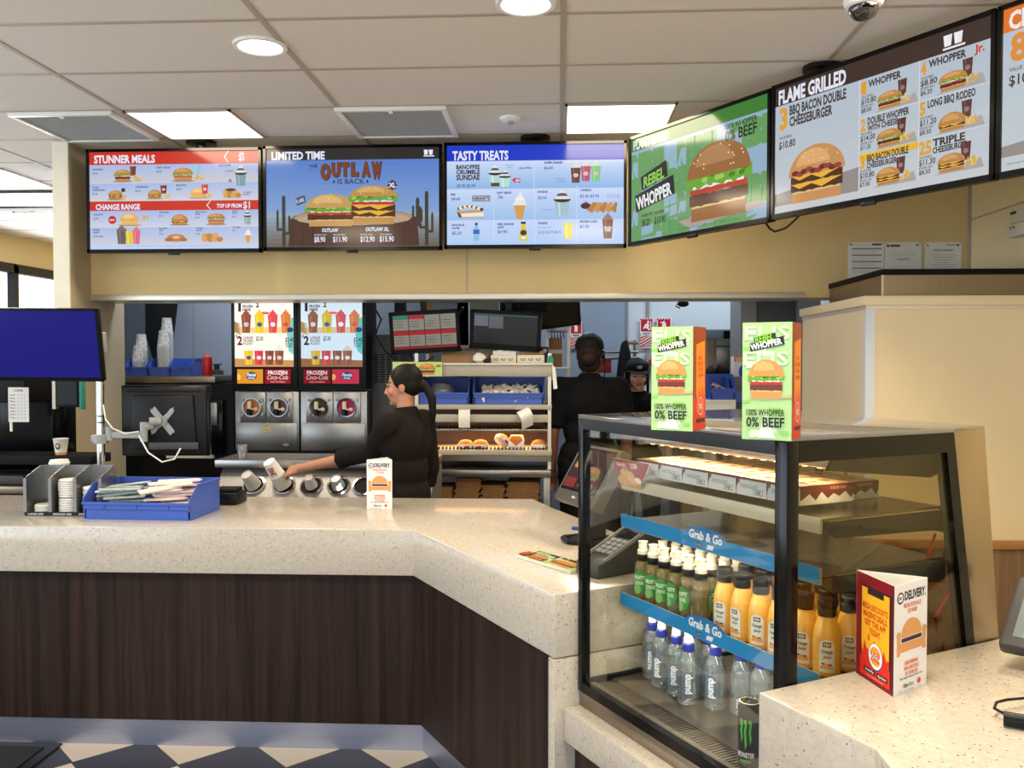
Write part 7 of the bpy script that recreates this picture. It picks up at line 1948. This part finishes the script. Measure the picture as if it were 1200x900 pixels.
for i in range(14):
    loc = (xY(845, y_) + random.uniform(-.045, .045), y_ + .09 + random.uniform(-.05, .05), zt + hh + .02 + i * .006)
    if RS is None:
        RS = thing('sauce_sachet', 'red and white sauce sachet heaped in the blue bin between the promo boxes', 'sachet', loc, 0, 'red and white sachets on the side bench')
        MB().box(-.03, .03, -.016, .016, 0, .006, .002).build('sachet', M['wrap'], RS); MB().box(-.012, .022, -.0162, .0162, .001, .0066).build('red_band', M['red'], RS)
        RS.rotation_euler = (.5, .2, .4)
    else: dup(RS, loc, None, rot=(random.uniform(.2, .9), random.uniform(-.5, .5), random.uniform(0, 3)))
t = thing('long_bin', 'long blue bin of brown sachets on the side bench beside the near promo box', 'plastic bin', (0, 0, 0))
bpy.data.objects.remove(t)
plastic_bin(.22, .24, .17, (xY(872, y_ + .1), y_ + .16, zt + .06), 'second blue bin with brown sachets, half hidden by the near promo box', 0, .45)
tag(MB().box(-.10, .10, -.1, .1, 0, .06, .004).build('bin_riser', M['darkgrey'], None, (xY(872, y_ + .1), y_ + .16, zt)), 'dark riser block under the half hidden blue bin on the side bench', 'block')
BS = None
for i in range(10):
    loc = (xY(872, y_ + .1) + random.uniform(-.07, .07), y_ + .12 + random.uniform(-.03, .03), zt + .10 + .003 * i)
    if BS is None:
        BS = thing('brown_sachet', 'small brown sachet in the half hidden blue bin on the side bench', 'sachet', loc, 0, 'brown sachets on the side bench'); MB().box(-.022, .022, -.014, .014, 0, .006, .002).build('sachet', M['card'], BS)
    else: dup(BS, loc, random.uniform(0, 3))
y2 = 6.2
t = thing('fries_box', 'orange, white and blue food carton held up on a stand behind the blue bins', 'food carton', (xY(867, y2), y2, zY(441, y2)), 0, None, (0, R(12), 0))
MB().box(-.055, .055, -.03, .03, 0, .14, .003).build('carton', M['paper'], t)
A = Art(.11, .14, 0, 0, 110, 140); A.fill((230, 230, 230)); A.rect(0, 0, 110, 36, (222, 120, 50)); A.ell(74, 110, 40, 56, (40, 90, 190)); A.poly([(10, 10), (60, 4), (70, 30), (14, 34)], (240, 190, 150))
A.build('print', M['print'], t, TM((-.055, -.0306, 0)))
MB().box(-.05, .05, -.03, .03, -(zY(441, y2) - zt), 0).build('stand', M['greypaint'], t)
t.rotation_euler = (0, 0, R(12))

# dark topped steel counter hood above the partition
y0_, y1_ = 4.62, 5.5
a_ = atY(1034, 330, y0_).x; zt = 1.6 + (422 - 318) * y0_ / 1030
t = thing('partition_hood', 'dark topped steel hood standing on the cream partition under the notices', 'hood', (a_, y0_, 1.916))
MB().box(0, RX - a_ - .004, 0, y1_ - y0_, 0, zt - 1.916 - .03).build('body', M['steelw'], t)
MB().box(-.008, RX - a_ - .004, -.008, y1_ - y0_, zt - 1.916 - .03, zt - 1.916, .003).build('top', M['blackmatt'], t)
MB().box(-.004, .004, -.004, .004, 0, zt - 1.916 - .03).build('corner_trim', M['alum'], t)
# ================================================================== PEOPLE
def remesh(mb, name, voxel, mats, fn, parent, it=3):
    me = bpy.data.meshes.new(name); me.from_pydata([tuple(p) for p in mb.v], [], [f[0] for f in mb.f])
    ob = bpy.data.objects.new(name, me); COL.objects.link(ob)
    m1 = ob.modifiers.new('r', 'REMESH'); m1.mode = 'VOXEL'; m1.voxel_size = voxel
    m2 = ob.modifiers.new('s', 'SMOOTH'); m2.factor = 0.5; m2.iterations = it
    dg = bpy.context.evaluated_depsgraph_get(); dg.update()
    nm = bpy.data.meshes.new_from_object(ob.evaluated_get(dg)); nm.name = name
    bpy.data.objects.remove(ob)
    nm.materials.clear()
    for m_ in mats: nm.materials.append(m_)
    for p in nm.polygons:
        p.use_smooth = True; p.material_index = fn(p.center) if fn else 0
    return link(name, nm, parent)

def person(label, x, y, yaw, H, skin, shirt, sleeve, head_yaw=0.0, head_pitch=0.0, broad=1.0, hand_l=None, hand_r=None, elbow_l=None, elbow_r=None, hair='tail', cap=False, hairmat='hair', voxel=0.006, headset=False, grip=0.0, top_opts=None):
    t = thing('person', label, 'person', (x, y, 0), yaw)
    s = H / 1.70
    V = lambda a, b, c: Vector((a * s, b * s, c * s))
    Rz = Matrix.Rotation(-yaw, 3, 'Z')
    def loc(wp): return Rz @ (Vector(wp) - Vector((x, y, 0)))
    body, top, trs = MB(), MB(), MB()
    # legs
    for k in (-1, 1):
        hip, kn, an = V(.09 * k * broad, 0, .90), V(.10 * k * broad, -.015, .49), V(.105 * k * broad, .02, .09)
        body.cap(hip, kn, .082 * s * broad, .055 * s).cap(kn, an, .054 * s, .038 * s).cap(an, V(.11 * k * broad, -.15, .035), .04 * s, .032 * s)
        trs.cap(hip, kn, .095 * s * broad, .068 * s).cap(kn, an, .068 * s, .058 * s).cap(an, V(.11 * k * broad, -.155, .038), .046 * s, .038 * s)
    b_ = broad
    body.ell(V(0, 0, .96), (.155 * s * b_, .11 * s * b_, .12 * s)).ell(V(0, 0, 1.10), (.135 * s * b_, .10 * s * b_, .14 * s)).ell(V(0, .005, 1.27), (.155 * s * b_, .11 * s * b_, .17 * s))
    body.cap(V(-.13 * b_, .01, 1.375), V(.13 * b_, .01, 1.375), .052 * s).cap(V(0, .02, 1.38), V(0, .0, 1.51), .056 * s, .05 * s)
    trs.ell(V(0, 0, .95), (.168 * s * b_, .122 * s * b_, .12 * s))
    top.ell(V(0, 0, .95), (.172 * s * b_, .126 * s * b_, .13 * s)).ell(V(0, 0, 1.10), (.150 * s * b_, .116 * s * b_, .15 * s)).ell(V(0, .005, 1.27), (.172 * s * b_, .126 * s * b_, .172 * s))
    top.cap(V(-.13 * b_, .01, 1.375), V(.13 * b_, .01, 1.375), .066 * s)
    top.cyl(V(0, .016, 1.40), V(0, .008, 1.462), .078 * s, .066 * s)                # collar
    # arms and hands
    for k, hw, ew in ((1, hand_l, elbow_l), (-1, hand_r, elbow_r)):
        sh = V(.165 * k * b_, .01, 1.37)
        el = loc(ew) if ew is not None else V(.206 * k * b_, .03, 1.09)
        wr = loc(hw) if hw is not None else V(.212 * k * b_, -.05, .85)
        body.cap(sh, el, .047 * s * b_, .038 * s).cap(el, wr, .040 * s, .028 * s)
        d = (wr - el).normalized(); up = Vector((0, 0, 1)) if abs(d.z) < .8 else Vector((0, -1, 0))
        side = d.cross(up).normalized(); nrm_ = side.cross(d).normalized()           # side = across the knuckles
        if grip:
            ca_, sa_ = math.cos(grip), math.sin(grip)
            side, nrm_ = side * ca_ + nrm_ * sa_, nrm_ * ca_ - side * sa_
        pc = wr + d * .045 * s
        body.cap(wr, pc, .024 * s, .022 * s)
        for q in (-1.5, -.5, .5, 1.5): body.cap(wr + d * .02 * s + side * q * .010 * s, wr + d * .085 * s + side * q * .019 * s, .017 * s, .0125 * s)
        kn_ = -nrm_
        for q, ln in ((-1.5, .062), (-.5, .076), (.5, .080), (1.5, .072)):
            b0 = wr + d * .086 * s + side * q * .0205 * s
            b1 = b0 + (d * .84 + kn_ * .35) * ln * .5 * s
            b2 = b1 + (d * .45 + kn_ * .75) * ln * .33 * s
            b3 = b2 + (d * .1 + kn_ * .9) * ln * .25 * s
            body.cap(b0, b1, .0090 * s, .0085 * s).cap(b1, b2, .0085 * s, .008 * s).cap(b2, b3, .008 * s, .007 * s)
        t0 = wr + d * .022 * s + side * .020 * s; t1 = t0 + (d * .6 + side * .75 + kn_ * .35) * .036 * s; t2 = t1 + (d * .85 + side * .1 + kn_ * .55) * .030 * s
        body.cap(t0, t1, .0125 * s, .0105 * s).cap(t1, t2, .0105 * s, .0085 * s)
        if sleeve <= 1.0:
            e_ = sh + (el - sh) * sleeve; top.cap(sh, sh + (el - sh) * max(0.1, sleeve - .12), .066 * s * b_, .060 * s * b_).cyl(sh, e_, .066 * s * b_, .062 * s * b_)
        else:
            e_ = el + (wr - el) * (sleeve - 1.0)
            top.cap(sh, el, .066 * s * b_, .054 * s).cyl(el, e_, .055 * s, .050 * s)
            top.cyl(e_ - (wr - el).normalized() * .05 * s, e_, .057 * s, .056 * s)    # turned cuff
    # head
    hq = Matrix.Rotation(head_yaw, 3, 'Z') @ Matrix.Rotation(head_pitch, 3, 'X')
    hc = V(0, -.012, 1.585)
    def hp(a, b, c): return hc + hq @ V(a, b, c)
    eu = hq.to_euler()
    def he(m_, c, r): m_.ell(hp(*c), tuple(v * s for v in r), rot=eu, n=22, m=14)
    he(body, (0, .014, .028), (.074, .092, .084)); he(body, (0, -.030, -.02), (.061, .058, .086)); he(body, (0, -.042, -.072), (.046, .042, .040)); he(body, (0, -.072, -.094), (.020, .018, .018))
    body.cap(hp(0, -.086, .004), hp(0, -.104, -.030), .0075 * s, .0115 * s); he(body, (0, -.094, -.036), (.018, .012, .008))
    he(body, (0, -.078, .020), (.048, .014, .010)); he(body, (0, -.086, -.054), (.023, .010, .006)); he(body, (0, -.085, -.064), (.020, .010, .006))
    for k in (-1, 1):
        he(body, (.036 * k, -.060, -.028), (.026, .024, .022)); he(body, (.075 * k, .008, -.012), (.010, .020, .032)); he(body, (.030 * k, -.078, .004), (.014, .010, .009))
    body.cap(hp(0, .012, -.05), V(0, .0, 1.50), .052 * s, .052 * s)
    inv = hq.inverted()
    def face_col(c):
        q = inv @ (Vector(c) - hc) / s
        if q.y < -.055 and -.1 < q.z < .06:
            if .017 < abs(q.x) < .044 and .000 < q.z < .010: return 1
            if .014 < abs(q.x) < .050 and .021 < q.z < .030: return 2
            if abs(q.x) < .022 and -.068 < q.z < -.051 and q.y < -.082: return 3
        return 0
    remesh(body, 'body', voxel, [M[skin], M['eye'], M[hairmat], M['lips']], face_col, t)
    remesh(top, 'shirt', .009, [M[shirt]], None, t, 4)
    remesh(trs, 'trousers', .012, [M['trouser']], None, t, 3)
    hm = MB()
    he(hm, (0, .026, .040), (.083, .097, .086)); he(hm, (0, .05, .0), (.078, .066, .07))
    for k in (-1, 1): he(hm, (.066 * k, .005, .03), (.018, .045, .05))
    if hair == 'tail':
        he(hm, (0, .115, -.012), (.028, .034, .034)); hm.cap(hp(0, .125, -.01), hp(.0, .16, -.09), .024 * s, .026 * s).cap(hp(.0, .16, -.09), hp(.0, .155, -.19), .026 * s, .019 * s).cap(hp(.0, .155, -.19), hp(0, .15, -.235), .019 * s, .008 * s)
    elif hair == 'bun':
        he(hm, (0, .105, -.03), (.052, .045, .048)); he(hm, (0, .045, -.055), (.072, .052, .07))
    elif hair == 'bob':
        he(hm, (0, .04, -.03), (.095, .09, .09)); hm.ell(hp(.03, .0, .07), (.06 * s, .07 * s, .05 * s))
    remesh(hm, 'hair', .006, [M[hairmat]], None, t, 2)
    if cap:
        cm = MB(); he(cm, (0, .016, .062), (.090, .106, .066)); he(cm, (0, .02, .045), (.0895, .105, .045))
        cp = remesh(cm, 'cap', .006, [M['blackmatt']], None, t, 2)
        bm_ = MB(); vs, fs = [], []
        for i in range(13):
            a = PI * (i / 12.0); cx, cy = math.cos(a), math.sin(a)
            for r0, dz in ((.085, .042), (.085, .048)): vs.append(hp(cx * r0, -.055 - cy * .03, dz))
            for r0, dz in ((.080, .034), (.080, .038)): vs.append(hp(cx * r0, -.075 - cy * .085, dz - .0 * cy))
        for i in range(12):
            a, b = 4 * i, 4 * i + 4
            fs += [(a, b, b + 2, a + 2), (a + 1, a + 3, b + 3, b + 1), (a + 2, b + 2, b + 3, a + 3)]
        bm_.add(vs, fs, True); bm_.build('brim', M['blackmatt'], cp)
        lg = MB(); lg.ell(hp(0, -.088, .075), (.022 * s, .006 * s, .014 * s), rot=eu); lg.build('cap_badge', M['grey'], cp)
    if headset:
        ks = headset
        hs = MB().tube([hp(.088 * math.cos(a) * 1.0, .02, .03 + .098 * math.sin(a)) for a in [PI * i / 12 for i in range(13)]], .006 * s, 8)
        hs.cyl(hp(.078 * ks, .01, -.005), hp(.098 * ks, .01, -.005), .026 * s, n=18)
        hs.tube([hp(.095 * ks, .0, -.02), hp(.09 * ks, -.05, -.055), hp(.06 * ks, -.095, -.068)], .004 * s, 8).ell(hp(.055 * ks, -.10, -.068), (.010 * s,) * 3)
        hs.tube([hp(.095 * ks, .01, -.03), hp(.10 * ks, .05, -.10), hp(.09 * ks, .10, -.20), hp(.10 * ks, .11, -.28)], .003 * s, 8)
        hs.build('headset', M['blackgloss'], t)
    if top_opts: top_opts(t, s, V)
    return t

# the woman reaching for the cup
yw = math.atan2(-0.86, -0.50)          # her chest looks towards the drink machines and away from the counter
WX, WY = xY(474, 4.66), 4.66
fdir = Vector((-0.90, 0.44, 0)); yaw_w = math.atan2(fdir.x, -fdir.y)
tgt = HELD.matrix_basis @ Vector((0, 0, L_ * .62))
hand = tgt + Vector((.168, -.062, .022))
person('woman with black ponytail in dark brown shirt reaching across for a paper cup', WX, WY, yaw_w, 1.57, 'skin', 'shirt', 1.45,
       head_yaw=R(24), head_pitch=R(7), broad=1.08, hand_l=tuple(hand), elbow_l=tuple(atY(436, 530, 4.62)), hair='tail', grip=R(50), voxel=.005)
# manager seen from the back
def mic(t, s, V): pass
person('broad-shouldered worker in black cap and shirt standing with their back to the counter', xY(691, 5.78), 5.78, R(180), 1.76, 'skindark', 'shirtblack', .85,
       head_yaw=R(-6), broad=1.12, hair='bun', cap=True, hairmat='hairbrown', headset=-1)
# worker in a cap facing the counter
def nametag(t, s, V):
    b = MB(); b.at((.085 * s, -.140 * s, 1.29 * s), (R(-8), R(-14), R(24))); b.box(-.035, .035, -.003, .003, -.010, .010, .001); b.build('name_badge', M['paper'], t)
person('worker in black cap and polo shirt looking down beside the farther promo box', xY(747, 6.5), 6.5, R(-12), 1.60, 'skinlight', 'shirtblack', .75,
       head_yaw=R(18), head_pitch=R(10), broad=1.15, hair='bob', cap=True, hairmat='hair', headset=-1, top_opts=nametag)
# dark haired worker low between the promo boxes
person('dark-haired worker with a headset turned sideways between the two promo boxes', xY(840, 6.74), 6.74, R(70), 1.55, 'skindark', 'shirtblack', .8,
       head_yaw=R(0), head_pitch=R(14), broad=1.05, hair='bob', hairmat='hair', headset=-1)
